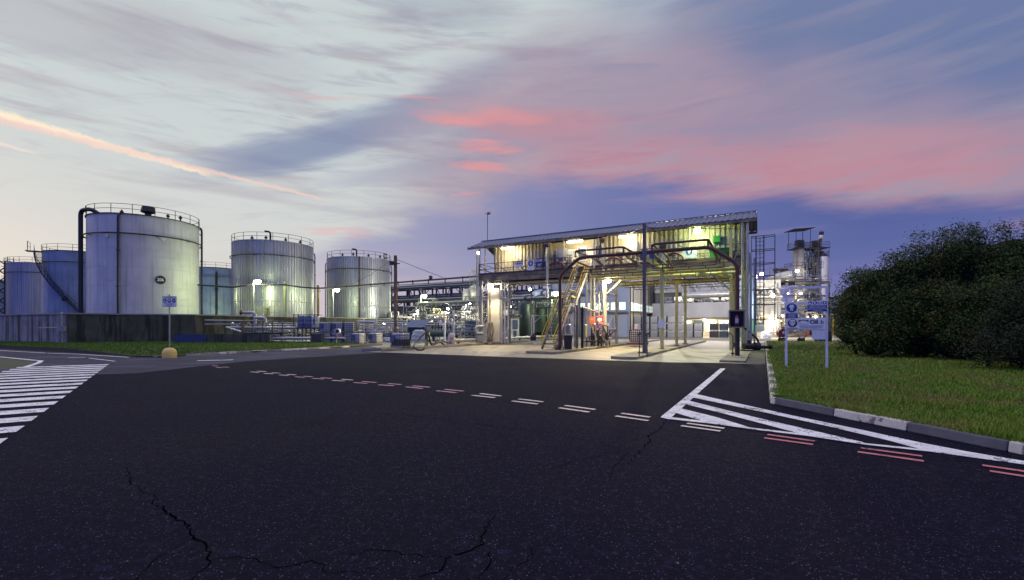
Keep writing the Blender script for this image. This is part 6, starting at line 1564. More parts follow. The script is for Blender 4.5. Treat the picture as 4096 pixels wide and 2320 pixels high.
# tank-farm pipework
def pipes(label, segs, m=PIPEW, cat='pipework', name='pipework', grp=None):
    p0 = Vector(segs[0][0][0]); t = thing(name, label, cat, Vector((p0.x, p0.y, 0)), grp)
    for pts, r_ in segs: MB().tube(fillet(pts, max(.15, r_ * 2), 5), r_, 10).build('pipe', m, t, smooth=True)
    return t
P_ = lambda px, py, Y: A(px, py, Y)
pp = pipes('two fat pale elbow pipes dropping to the manifold before the ribbed tank', [([P_(966, 1251, 52), P_(1020, 1250, 52), P_(1020, 1325, 52)], .19), ([P_(1018, 1271, 51.4), P_(1061, 1270, 51.4), P_(1061, 1318, 51.4)], .17)])
MB().cyl(P_(964, 1251, 52), P_(970, 1251, 52), .3, 14).build('flange', STEEL, pp)
pipes('pale rail-like pipes along the bund wall left of the elbow pipes', [([P_(820, 1281, 50.6), P_(1000, 1283, 50.6), P_(1110, 1284, 50.6)], .07), ([P_(820, 1297, 50.8), P_(960, 1297, 50.8)], .06), ([P_(905, 1309, 49.8), P_(1180, 1311, 50.2)], .10), ([P_(905, 1309, 49.8), P_(978, 1331, 48.6)], .10)])
pipes('bank of long horizontal pipes behind the railed deck', [([P_(1040, 1291 + 9 * k, 54 + .6 * k), P_(1290, 1291 + 9 * k, 54 + .6 * k)], .06 + .02 * (k % 3)) for k in range(5)])
pipes('long low pale pipe on short posts along the grass', [([P_(1094, 1353, 48.4), P_(1381, 1353, 47.6)], .15), ([P_(1060, 1366, 49), P_(1290, 1366, 48.8)], .08)])
pipes('bank of pipes running behind the totes to the blue shelter', [([P_(1430, 1283 + 8 * k, 60 + .8 * k), P_(1800, 1283 + 9 * k, 60 + .8 * k)], .07 + .03 * (k % 3)) for k in range(6)])
pipes('pale arched pipes above the right-hand totes', [([P_(1434, 1322, 50), P_(1436, 1287, 50), P_(1500, 1288, 50), P_(1500, 1330, 50)], .12), ([P_(1545, 1330, 53), P_(1545, 1293, 53), P_(1608, 1293, 53), P_(1608, 1330, 53)], .12)])
mb = MB()
vv = thing('valve_manifold', 'crowded row of pale valves and bent tubes on the bund side manifold', 'valves', gz(940, 50))
for k in range(16):
    px = 925 + 11 * k; y0 = 1315 + rng.uniform(0, 8); mb.tube(fillet([P_(px, y0 + 10, 50.5), P_(px, 1292 + (k % 3) * 5, 50.5), P_(px + 9, 1292 + (k % 3) * 5, 50.9), P_(px + 9, 1325, 50.9)], .12, 3), .05, 6)
    q = P_(px, y0, 50.3); mb.cyl(q - UP * .12, q + UP * .12, .12, 8)
mb.build('tubes', GALV, vv, smooth=True)
dk = thing('railed_deck', 'brown steel deck with railing over the low wall', 'platform', gz(1060, 48.5)); x0, x1 = gz(982, 48.8).x, gz(1140, 48.8).x
MB().box(x0, x1, 48.2, 50, .98, 1.15).build('deck', DARKP, dk)
mb = MB()
for z in (2.42, 1.85): mb.beam((x0, 48.3, z), (x1 + 1.5, 48.3, z), .07)
for k in range(5): x = x0 + (x1 - x0) * k / 4; mb.beam((x, 48.3, 0 if k in (0, 2) else 1), (x, 48.3, 2.42), .08 if k else .22)
mb.build('railing', RUSTY, dk)
cg = thing('access_frame', 'pale yellow-green railed access frame at the foot of the ribbed tank', 'platform', gz(1060, 61)); mb = MB()
for (a, b) in ((1018, 1056), (1060, 1116)):
    xa, xb = gz(a, 61).x, gz(b, 61).x
    for z in (4.55, 3.7, 2.9): mb.beam((xa, 61, z), (xb, 61, z), .06)
    for k in range(4): x = xa + (xb - xa) * k / 3; mb.beam((x, 61, 1.5), (x, 61, 4.55), .07)
mb.cyl(gz(1070, 60.5, 1.2), gz(1070, 60.5, 4.3), .22, 10); mb.build('frame', mat('dull_yellow_frame', (0.22, 0.22, 0.11), 0.5), cg)
fl_ = thing('flanged_pipe_end', 'white ringed pipe end on a rusty stub post before the totes', 'pipe', gz(1349, 45)); q = P_(1349, 1325, 45)
MB().ring(Vector((0, 0, 0)), .2, .07, 20, 7).build('ring', SIGNWHITE, fl_) if False else MB().cyl(q + Vector((0, -.05, 0)), q + Vector((0, .35, 0)), .26, 18).build('pipe_end', SIGNWHITE, fl_, smooth=True)
MB().cyl(q + Vector((0, -.06, 0)), q + Vector((0, -.052, 0)), .18, 18).build('opening', INK, fl_); MB().beam(gz(1345, 45), gz(1345, 45, 1.2), .14).build('stub_post', RUSTY, fl_)
# shelter, canopy, horizontal vessel
sh = thing('roofed_shelter', 'small shelter with a blue corrugated roof and dark blue body', 'shelter', gz(1668, 59)); xa, xb = gz(1633, 59).x, gz(1700, 59).x
MB().corr((xa - .3, 58.0, 1.75), (1, 0, 0), Vector((.75, 1.5, .95)), xb - xa + .3, 0, .25, .04, (0, -.5, .8)).build('roof', mat('blue_grey_shelter_roof', (.16, .21, .28), .45, .2), sh)
MB().box(xa, xb, 58.6, 60, 0, 1.72).build('body', mat('dark_blue_body', (.025, .04, .075), .5), sh)
mb = MB()
for k in range(6): x = xa + (xb - xa) * k / 5.2; mb.box(x, x + .28, 58.55, 58.597, 1.0, 1.55)
mb.build('panels', mat('mid_blue_panel', (.05, .08, .14), .4), sh)
ca = thing('flat_canopy', 'two flat pale canopy strips on slim white posts', 'canopy', gz(1779, 46))
mb = MB()
for px, Y, py in ((1779, 46, 1275), (1815, 47.5, 1240)): p = gz(px, Y); z = EYE + (1308 - py) * Y / F; mb.beam(p, p + UP * z, .14)
p = gz(1779, 46); mb.beam(p + UP * 1.5, p + Vector((-.7, 0, 2.6)), .07); mb.beam(gz(1815, 47.5, 1.6), gz(1790, 47.5, 2.7), .07); mb.build('posts', WHITEP, ca)
MB().box(gz(1711, 46).x, gz(1782, 46).x, 45.6, 46.9, 2.55, 2.72).build('strip', CREAM, ca); MB().box(gz(1720, 47.5).x, gz(1812, 47.5).x, 47.0, 48.3, 2.95, 3.12).build('strip', CREAM, ca)
hv = thing('horizontal_vessel', 'green horizontal vessel with valves on top', 'process vessel', gz(1765, 56)); MB().tube([P_(1720, 1332, 56), P_(1724, 1332, 56), P_(1812, 1332, 56), P_(1816, 1332, 56)], [.2, .42, .42, .2], 16).build('shell', mat('green_vessel', (.10, .17, .10), .4, .1), hv, smooth=True)
mb = MB()
for k in range(7): q = P_(1730 + 12 * k, 1320, 56); MB().lathe(q, [(.07, -.1), (.07, .25), (.17, .26), (.17, .42), (.07, .43), (.07, rng.uniform(.5, 1.1))], 8).build('valve', STEEL, hv)
for px in (1735, 1803): mb.box(gz(px, 56).x - .12, gz(px, 56).x + .12, 55.7, 56.3, 0, .75)
mb.build('saddles', STEEL, hv)
# hoses over the island edge
ho = thing('hose_stand', 'black hoses looped over a short stand and hanging off the island', 'hose', gz(1706, 37, .2)); b0 = gz(1706, 37, .2)
MB().beam(b0, b0 + UP * 1.15, .16).build('stand', INK, ho)
hp_ = [b0 + UP * 1.15, P_(1690, 1341, 36.6), P_(1672, 1362, 36.2), P_(1655, 1382, 35.3), Vector((P_(1660, 1395, 33.8).x, 33.4, .28)), Vector((P_(1672, 1402, 33.2).x, 33.0, .07)), Vector((P_(1692, 1402, 33.2).x, 33.1, .07)), Vector((P_(1700, 1392, 33.8).x, 33.9, .3)), P_(1702, 1360, 36.6)]
def smooth_path(P, n=6):
    out = []; Q = [P[0]] + list(P) + [P[-1]]
    for i in range(1, len(Q) - 2):
        a, b, c, d = Q[i - 1], Q[i], Q[i + 1], Q[i + 2]
        for j in range(n):
            t = j / n; out.append(.5 * ((2 * b) + (c - a) * t + (2 * a - 5 * b + 4 * c - d) * t * t + (3 * b - a - 3 * c + d) * t ** 3))
    out.append(P[-1]); return out
MB().tube(smooth_path([Vector(q) for q in hp_]), .065, 8).build('hose', BLACK, ho, smooth=True)
hp2 = [b0 + UP * 1.15, P_(1718, 1350, 37.2), P_(1722, 1372, 37.4), P_(1732, 1380, 37.8), P_(1748, 1372, 38.2), P_(1762, 1368, 38.6), P_(1778, 1380, 39), P_(1795, 1374, 39.8), P_(1806, 1364, 40.6), P_(1818, 1363, 41)]
MB().tube(smooth_path(hp2), .07, 8).build('hose', BLACK, ho, smooth=True)
hp3 = [P_(1712, 1360, 37.2), P_(1724, 1372, 37.6), P_(1738, 1374, 38), P_(1750, 1360, 38.4), P_(1772, 1364, 39), P_(1790, 1372, 39.8)]
MB().tube(smooth_path(hp3), .06, 8).build('hose', BLACK, ho, smooth=True)
# island pipe
t = pipes('long pale pipe on short stands along the left island', [([S(-24.7, 33.2, .5), S(-24.8, 58, .55)], .15)])
mb = MB()
for k in range(6): mb.sbox(-24.75, -24.6, 34 + 4 * k, 34.12 + 4 * k, .2, .38)
mb.cyl(S(-24.7, 33.1, .5), S(-24.7, 33.35, .5), .24, 14); mb.build('stands', STEEL, t)
# green container, cabin, cabinets
gc = thing('green_container', 'green corrugated container at the left gantry tower', 'container', gz(1895, 61)); xa, xb = gz(1864, 61).x, gz(1926, 61).x; GRN = mat('green_container_paint', (.13, .25, .20), .5, .05, .2, 1)
MB().corr((xa, 60, .12), (1, 0, 0), UP * 2.3, xb - xa, 0, .3, .05, (0, -1, 0)).build('front_wall', GRN, gc); MB().box(xa, xb, 60.01, 62.2, .12, 2.42).build('body', GRN, gc); MB().box(xa - .05, xb + .05, 59.9, 62.25, 2.43, 2.53).build('roof', GRN, gc)
MB().tube(fillet([P_(1886, 1328, 59.3), P_(1895, 1328, 58), P_(1895, 1350, 58)], .2), .05, 6).build('drain_pipe', STEEL, gc); mb = MB().box(P_(1880, 1, 59).x, P_(1892, 1, 59).x, 59.4, 59.8, 1.3, 1.75); mb.build('pump_box', INK, gc)
cd = thing('bent_duct', 'thick grey C-shaped duct at the foot of the left gantry tower', 'duct', gz(1915, 44)); MB().tube(fillet([P_(1935, 1306, 44), P_(1910, 1306, 44), P_(1904, 1313, 44), P_(1904, 1328, 44), P_(1910, 1334, 44), P_(1935, 1334, 44)], .15), .17, 10).build('duct', GREYP, cd, smooth=True)
cbn = thing('control_cabin', 'small pale control cabin with a dark flat roof and window', 'cabin', gz(2035, 60)); cx_, cy_ = gz(2042, 58).x, 58.0
c1 = Vector((cx_, cy_, 0)); LFT = Vector((-.93, .36, 0)); RGT = Vector((.60, .80, 0)); CW = mat('cabin_wall_grey', (.48, .47, .44), .5, 0, .1, 1)
MB().frame(c1, LFT * 1.6, RGT * 1.9, UP * 3.0).build('wall', CW, cbn)
MB().frame(c1 - LFT * .25 - RGT * .25 + UP * 3.01, LFT * 2.1, RGT * 2.4, UP * .3).build('roof', mat('dark_roof_fascia', (.035, .03, .03), .6), cbn)
MB().frame(c1 - LFT * .004 + RGT * .0, LFT * .22, -RGT * .02, UP * 3.0).build('corner_post', INK, cbn)
nR = Vector((.8, -.6, 0)).normalized()
wf = MB().frame(c1 + RGT * .25 + nR * .005 + UP * 1.35, RGT * 1.4, nR * .03, UP * 1.4).build('window', SIGNWHITE, cbn); MB().frame(c1 + RGT * .33 + nR * .036 + UP * 1.43, RGT * 1.24, nR * .008, UP * 1.24).build('pane', GLASS, wf)
nl = LFT.cross(UP).normalized(); nl = nl if nl.y < 0 else -nl
mb = MB()
q0 = c1 + LFT * .6 + nl * .1; mb.tube(fillet([q0 + UP * 1.2, q0 + LFT * .0 + UP * 2.4, q0 + LFT * .7 + UP * 2.4, q0 + LFT * .7 + UP * 2.8], .1), .045, 6); mb.cyl(c1 + LFT * .75 + UP * 2.5, c1 + LFT * .75 + nl * .18 + UP * 2.5, .2, 14); mb.tube([q0 + UP * 2.75 - LFT * .3, q0 + UP * 2.75 + LFT * .8], .04, 6); mb.build('wall_pipes', STEEL, cbn)
MB().frame(c1 + RGT * .6 + nR * .006 + UP * .5, RGT * .7, nR * .02, UP * .75).build('notice', BLUESIGN, cbn)
for k, px in enumerate((1970, 1990)):
    c = gz(px, 60); ec = thing('electrical_cabinet', ('narrow pale electrical cabinet next to the gantry duct', 'vented pale electrical cabinet touching the control cabin')[k], 'cabinet', c)
    MB().box(c.x - .3, c.x + .33, 60, 60.6, .1, 2.5 - .1 * k).build('case', CREAM, ec)
    if k: MB().box(c.x - .18, c.x + .2, 59.985, 60, 1.7, 2.15).build('vent', GREYP, ec)
yr = thing('yellow_railing', 'low yellow tube railing before the control cabin', 'railing', gz(2010, 50)); mb = MB()
for k in range(4): a = P_(1963 + 24 * k, 1356, 50); a.z = .2; b = P_(1963 + 24 * k + 22, 1356, 50.4); b.z = .2; mb.tube(fillet([a, a + UP * 1.0, b + UP * 1.0, b], .12), .035, 6); mb.tube([a + UP * .5, b + UP * .5], .03, 6)
mb.build('rails', YELLOW, yr)
wc = thing('white_gantry_bracket', 'small white pipe bracket left of the stairway', 'bracket', gz(2130, 50)); mb = MB()
for px in (2126, 2134): mb.beam(gz(px, 50), gz(px, 50, 3.1), .1)
mb.beam(gz(2126, 50, 3.0), gz(2190, 50, 3.0), .08); mb.beam(gz(2134, 50, 2.2), gz(2165, 50, 2.95), .07); mb.build('frame', WHITEP, wc)
vb = thing('valve_block', 'grey valve at the end of the island pipe beside the stairway', 'valve', gz(2133, 48)); q = P_(2133, 1352, 48); MB().cyl(q - Vector((.3, 0, 0)), q + Vector((.3, 0, 0)), .28, 12).cyl(q, q + UP * .5, .1, 8).build('body', STEEL, vb)
mb = MB(); bn = thing('waste_bin', 'black wheeled bin beside the left red portal post', 'bin', gz(2271, 31.6, .17)); c = gz(2271, 31.6, .17)
MB().hexa([c + Vector(v) for v in ((-.22, -.24, .04), (.22, -.24, .04), (.22, .26, .04), (-.22, .26, .04), (-.28, -.3, .95), (.28, -.3, .95), (.28, .32, .95), (-.28, .32, .95))]).build('body', BLACK, bn)
MB().hexa([c + Vector(v) for v in ((-.3, -.33, .955), (.3, -.33, .955), (.3, .36, .955), (-.3, .36, .955), (-.3, -.33, 1.0), (.3, -.33, 1.0), (.3, .36, 1.06), (-.3, .36, 1.06))]).build('lid', BLACK, bn)
for sgn in (-1, 1): MB().cyl(c + Vector((sgn * .26, .3, .1)), c + Vector((sgn * .31, .3, .1)), .1, 12).build('wheel', INK, bn)

# island equipment at the middle tower
t = thing('slim_post', 'slim grey post beside the black bin', 'post', S(-12.2, 31.9, .17)); MB().tube([S(-12.2, 31.9, .17), S(-12.2, 31.9, 3.4)], .09, 8).build('post', BLUEGREY, t)
t = thing('flexible_column', 'ribbed flexible hose hanging from a bracket on the island', 'hose', S(-11.9, 32.2, .17)); mb = MB()
p = S(-11.9, 32.2, .17)
for k in range(34): mb.cyl(p + UP * (.1 + .085 * k), p + UP * (.14 + .085 * k), .13 if k % 2 else .11, 10)
mb.cyl(p, p + UP * 3.0, .105, 10); mb.build('ribbed_hose', BLACK, t)
MB().tube([p + EX * .2, p + EX * .2 + UP * 3.1], .035, 6).tube([p + UP * 3.1, S(-11.7, 35.5, 2.9)], .06, 6).build('bracket', GALV, t)
yb = thing('meter_box', 'yellow meter box with a white dial on the middle tower', 'meter', S(-12.0, 36.9, 2.4)); q = P_(2367, 1279, 38)
MB().box(q.x - .2, q.x + .2, 37.9, 38.2, q.z - .3, q.z + .3).build('case', YELLOW, yb); MB().cyl(q + Vector((0, -.11, .05)), q + Vector((0, -.1, .05)), .12, 14).build('dial', SIGNWHITE, yb); MB().beam(Vector((q.x, 38.05, .17)), Vector((q.x, 38.05, q.z - .3)), .1).build('stand', STEEL, yb)
flood('glowing red signal lamp under a small hood on the middle tower', P_(2399, 1278, 37.6), 'red', 40, d=(0, -1, 0), rad=.17, arm=P_(2402, 1272, 38.4), off=.3, name='signal_lamp')
t = thing('signal_hood', 'small pale hood above the red signal lamp', 'hood', P_(2399, 1268, 37.6)); q = P_(2399, 1266, 37.6); MB().box(q.x - .35, q.x + .35, 37.4, 38.0, q.z - .03, q.z + .05).build('hood', CREAM, t)
sk = thing('pump_skid', 'crowded dark pump skid with hoses at the middle tower foot', 'pump', S(-12.6, 36.5, .17)); mb = MB(); mg = MB()
for k in range(18):
    c = S(-13 + rng.uniform(0, 2), 35.3 + rng.uniform(0, 2.0), .17); z = rng.uniform(.6, 2.0); (mb if k % 3 else mg).tube(fillet([c, c + UP * z, c + UP * z + EX * rng.uniform(-.6, .6), c + UP * z * .3 + EX * rng.uniform(-.6, .6)], .15), rng.uniform(.03, .09), 6)
    if k % 4 == 0: mb.cyl(c + UP * .5, c + UP * .9, .2, 10)
mb.sbox(-13.0, -11.9, 35.2, 36.8, .5, .62)
mb.build('pumps', STEEL, sk, smooth=True); mg.build('bright_pipes', PIPEW, sk, smooth=True)
for lab, px in (('grey filter unit with a red beacon beside the left red post', 2273), ('green-grey filter unit with a red beacon right of the ribbed hose', 2336)):
    q = P_(px, 1325, 36); t = thing('filter_unit', lab, 'filter', Vector((q.x, 36, .17))); MB().lathe((q.x, 36, .9), [(.18, 0), (.24, .05), (.24, 1.0), (.15, 1.1)], 16).build('body', GALV if px < 2300 else GREENP, t, smooth=True)
    mb = MB()
    for dx in (-.18, .18): mb.beam((q.x + dx, 36, .17), (q.x + dx, 36, .92), .06)
    mb.tube([(q.x + .1, 36, 1.9), (q.x + .1, 36, 2.25)], .04, 6); mb.build('legs', STEEL, t); MB().cyl((q.x + .1, 36, 2.25), (q.x + .1, 36, 2.42), .08, 10).build('beacon', mat('red_beacon', (.5, .03, .03), .3), t)

# low pipe and valve clusters across the yard
for k, (px, Y, lab) in enumerate(((1090, 53, 'tangle of valves and pipes under the railed deck'), (1165, 55, 'tangle of valves and pipes left of the drum stand'), (1460, 55, 'tangle of valves and pipes behind the right-hand totes'), (1545, 60, 'tangle of valves and pipes behind the rusty post'), (1640, 62, 'tangle of valves and pipes behind the blue shelter'), (1740, 62, 'tangle of valves and pipes behind the green vessel'), (1835, 58, 'tangle of valves and pipes left of the green container'))):
    c = gz(px, Y); t = thing('valve_cluster', lab, 'valves', c)
    mb, mk = MB(), MB()
    for j in range(12):
        x = c.x + rng.uniform(-1.7, 1.7); y = Y + rng.uniform(-.8, .8); z = rng.uniform(.5, 2.3); L = rng.uniform(.4, 1.6) * rng.choice((-1, 1))
        mb.tube(fillet([(x, y, .05), (x, y, z), (x + L, y, z), (x + L, y, z - rng.uniform(.2, .5))], .12, 3), rng.uniform(.035, .085), 6)
        if j % 2: continue
        mv = MB(); mv.cyl((x, y, z * .5), (x, y, z * .5 + .22), .14, 8); mv.tube([(x, y, z * .6), (x, y - .35, z * .6)], .03, 5); mv.cyl((x, y - .38, z * .6), (x, y - .35, z * .6), .15, 10); mv.build('valve', STEEL, t)
    for j in range(4): z = .45 + .38 * j; mk.tube([(c.x - 2.2, Y + .9, z), (c.x + 2.2, Y + .9, z)], rng.uniform(.05, .11), 7)
    mb.build('pipes', PIPEW if k % 2 else GALV, t, smooth=True); mk.build('header_pipes', PIPEW, t, smooth=True)
# ================================================================== NOTICE FRAME ON THE LAWN
pl_, pr_ = G(3145, 1465, LZ), G(3307, 1472, LZ)
nax = (pr_ - pl_); NW = nax.length; nax.normalize(); nn_ = nax.cross(UP); nn_ = nn_ if nn_.y < 0 else -nn_
nb = thing('notice_frame', 'white steel notice frame with safety boards standing on the lawn', 'notice board', (pl_ + pr_) / 2)
NH = 3.22
def nx(x): return (x - 345) / 590.0 * NW       # across the frame, from the left post
def nz_(y, x=640):                             # height above the lawn
    f_ = (x - 345) / 590.0; return ((1330 + 25 * f_) - y) / (1125 + 50 * f_) * NH
def npt(x, y, d=0.0): return pl_ + nax * nx(x) + UP * nz_(y, x) + nn_ * d
PW = .085
FRW = mat('notice_frame_white', (.66, .67, .74), .5, 0, .12, 2)
for p in (pl_, pr_): MB().frame(p - nax * PW / 2 - nn_ * PW / 2, nax * PW, nn_ * PW, UP * (NH - .0)).build('post', FRW, nb)
def crossbar(y0, y1, xa=365, xb=915):
    MB().frame(pl_ + nax * PW / 2 - nn_ * .025 + UP * nz_(y1), nax * (NW - PW), nn_ * .05, UP * (nz_(y0) - nz_(y1))).build('crossbar', FRW, nb)
crossbar(180, 212); crossbar(402, 434); crossbar(632, 648); crossbar(795, 812)
def board(x0, x1, y0, y1, m, d=.05, name='board'):
    z0, z1 = nz_(y1), nz_(y0)
    return MB().frame(pl_ + nax * nx(x0) + UP * z0 + nn_ * d, nax * (nx(x1) - nx(x0)), nn_ * .02, UP * (z1 - z0)).build(name, m, nb)
def bpt(x, y, d): return pl_ + nax * nx(x) + UP * nz_(y) + nn_ * d
UX = NW / 590.0; 
def disc(par, x, y, r_, m, d, name='disc'): return MB().cyl(bpt(x, y, d - .004), bpt(x, y, d), r_ * UX, 36).build(name, m, par)
def shape(par, pts, m, d, name='pictogram'):
    P = [(nx(x), nz_(y)) for x, y in pts]; ar = sum(P[i][0] * P[(i + 1) % len(P)][1] - P[(i + 1) % len(P)][0] * P[i][1] for i in range(len(P)))
    if ar < 0: P.reverse()
    return MB().prism(P, pl_ + nn_ * d, nax, UP, .003).build(name, m, par)
D = .0755
# protective clothing board
b1 = board(338, 520, 408, 635, SIGNWHITE); b1['label'] = 'white board with a blue disc of protective overalls'
disc(b1, 429, 484, 80, BLUESIGN, D, 'blue_disc')
suit = [(412, 436), (429, 442), (447, 436), (458, 442), (468, 480), (456, 486), (447, 466), (450, 528), (434, 528), (430, 490), (424, 528), (408, 528), (412, 466), (402, 486), (390, 480), (400, 442)]
shape(b1, suit, SIGNWHITE, D + .006)
MB().frame(bpt(341, 632, .0705), nax * (nx(517) - nx(341)), nn_ * .004, UP * (nz_(560) - nz_(632))).build('blue_field', BLUESIGN, b1)
for i, tx in enumerate(("E' OBBLIGATORIO", 'INDOSSARE', 'GLI INDUMENTI', 'PROTETTIVI')): lettering(tx, bpt(429, 573 + 16 * i, .078), nax, UP, 19 * UX, SIGNWHITE, b1, xs=1.0, bold=.001)
# four-symbol board
b2 = board(655, 945, 390, 547, SIGNWHITE, .05); b2['label'] = 'wide board with four blue discs above a blue text field'
for k, x in enumerate((697, 767, 836, 906)):
    disc(b2, x, 420, 31, BLUESIGN, D, 'blue_disc')
shape(b2, [(678, 412), (696, 410), (702, 420), (720, 428), (720, 436), (678, 436)], SIGNWHITE, D + .006)
shape(b2, [(752, 404), (757, 398), (761, 404), (764, 397), (769, 403), (774, 400), (776, 418), (784, 416), (778, 432), (768, 440), (756, 436)], SIGNWHITE, D + .006)
shape(b2, [(812, 414), (818, 400), (836, 394), (854, 400), (860, 414)], SIGNWHITE, D + .006); shape(b2, [(818, 418), (854, 418), (848, 434), (836, 442), (824, 434)], SIGNWHITE, D + .006)
shape(b2, [(900, 402), (912, 402), (912, 410), (926, 416), (912, 420), (916, 440), (908, 440), (906, 428), (903, 440), (896, 440), (900, 420), (886, 416), (900, 410)], SIGNWHITE, D + .006)
MB().frame(bpt(660, 543, .0705), nax * (nx(940) - nx(660)), nn_ * .004, UP * (nz_(452) - nz_(543))).build('blue_field', BLUESIGN, b2)
for i, tx in enumerate(("E' OBBLIGATORIO USARE", 'I MEZZI DI PROTEZIONE', 'PERSONALE IN DOTAZIONE', 'A CIASCUNO')): lettering(tx, bpt(801, 466 + 21 * i, .078), nax, UP, 22 * UX, SIGNWHITE, b2, xs=.98, bold=.001)
# company board with goggles symbol
b3 = board(350, 915, 642, 798, SIGNWHITE, .05); b3['label'] = 'long white company board with a goggles symbol at its left'
disc(b3, 440, 707, 71, INK, D, 'dark_disc')
shape(b3, [(392, 690), (405, 664), (440, 656), (475, 664), (488, 690), (478, 728), (458, 756), (440, 762), (422, 756), (402, 728)], SIGNWHITE, D + .006)
shape(b3, [(396, 680), (484, 680), (480, 702), (400, 702)], INK, D + .010, 'goggle_band')
disc(b3, 420, 692, 20, SIGNWHITE, D + .016, 'goggle_lens'); disc(b3, 460, 692, 20, SIGNWHITE, D + .016, 'goggle_lens'); disc(b3, 420, 692, 9, INK, D + .020, 'goggle_pupil'); disc(b3, 460, 692, 9, INK, D + .020, 'goggle_pupil')
shape(b3, [(398, 722), (440, 735), (482, 722), (458, 758), (422, 758)], INK, D + .010, 'chin')
shape(b3, [(412, 728), (440, 738), (468, 728), (452, 750), (428, 750)], SIGNWHITE, D + .014, 'chin_face')
lettering('PROTEGGERE GLI OCCHI', bpt(440, 782, .078), nax, UP, 16 * UX, INK, b3, xs=.8, bold=.001)
MAR = mat('maroon_logo', (.14, .05, .09), .5)
arc = [(528, 662), (676, 662), (676, 703)] + [(602 + 74 * math.cos(R(a)) * 1.0, 712 - 42 * math.sin(R(a))) for a in range(12, 169, 12)] + [(528, 703)]
shape(b3, arc, MAR, D, 'logo_arch'); shape(b3, [(528, 719), (676, 719), (676, 723), (528, 723)], INK, D, 'logo_line')
lettering('Oil', bpt(754, 693, .078), nax, UP, 92 * UX, INK, b3, bold=.006, xs=1.02); lettering('.b', bpt(862, 693, .078), nax, UP, 92 * UX, INK, b3, xs=1.05)
lettering('DIVISIONE BIOCARBURANTI', bpt(717, 750, .078), nax, UP, 26 * UX, INK, b3, xs=1.04); lettering('DI ALPHA TRADING S.P.A.', bpt(717, 776, .078), nax, UP, 26 * UX, INK, b3, xs=1.08)
board(728, 918, 814, 940, FRW, .05, 'blank_board')

# ================================================================== LEFT SAFETY SIGN ON ITS CONCRETE FOOT
q = G(678, 1432); q.z = 0.0
t = thing('safety_sign', 'grey post sign with three round symbols on a domed yellow concrete foot', 'sign', q)
YC = mat('yellow_concrete_foot', (.78, .55, .16), .7, 0, .15, 4, bump=.2, bscale=20)
MB().lathe(q, [(.33, 0), (.34, .04), (.34, .32), (.30, .45), (.20, .55), (.07, .58)], 28).build('foot', YC, t, smooth=True)
MB().tube([q + UP * .5, q + UP * 3.6], .035, 8).build('post', GALV, t)
o = q + UP * 3.18 - Vector((0, .05, 0)) + Vector((.03, 0, 0)); w, h = .80, .60
pn = MB().frame(o - Vector((w / 2, 0, h / 2)), (w, 0, 0), (0, .02, 0), (0, 0, h)).build('panel', SIGNWHITE, t); axx = Vector((1, 0, 0)); f0 = Vector((0, -.004, 0))
mb = MB()
for (a, b) in ((-.37, -.27), (.27, .28)): pass
for y0, y1, x0_, x1_ in ((.285, .291, -.39, .39), (-.291, -.285, -.39, .39)): mb.frame(o + Vector((x0_, -.005, y0)), (x1_ - x0_, 0, 0), (0, .004, 0), (0, 0, y1 - y0))
for x in (-.39, .384): mb.frame(o + Vector((x, -.005, -.285)), (.006, 0, 0), (0, .004, 0), (0, 0, .57))
mb.build('border', INK, pn)
for i, tx in enumerate(('OLTRE LA DOPPIA STRISCIA ROSSA', 'BEYOND THE DOUBLE RED STRIP')): lettering(tx, o + f0 + UP * (.245 - .052 * i), axx, UP, .048, INK, pn, xs=.88)
for k, dx in enumerate((-.25, 0, .25)):
    MB().cyl(o + Vector((dx, -.001, .05)), o + Vector((dx, -.006, .05)), .105, 24).build('blue_disc', mat('dark_teal_disc', (.02, .04, .09), .4), pn)
    P = ([(-.06, .03), (-.01, .04), (.01, 0), (.065, -.025), (.065, -.05), (-.06, -.05)], [(-.075, -.01), (-.06, .04), (0, .065), (.06, .04), (.075, -.01)], [(-.07, .02), (.07, .02), (.065, -.015), (.02, -.02), (0, 0), (-.02, -.02), (-.065, -.015)])[k]
    MB().prism(P[::-1], o + Vector((dx, -.012, .05)), axx, UP, .004).build('pictogram', SIGNWHITE, pn)
for i, (tx, sz) in enumerate((("OBBLIGO DI INDOSSARE I D.P.I.", .045), ('CALZATURE ELMETTO OCCHIALI', .03), ('P.P.E. ARE REQUIRED', .045), ('SAFETY SHOES HELMET GLASSES', .03))): lettering(tx, o + f0 + UP * (-.10 - .048 * i), axx, UP, sz, INK, pn, xs=.9)

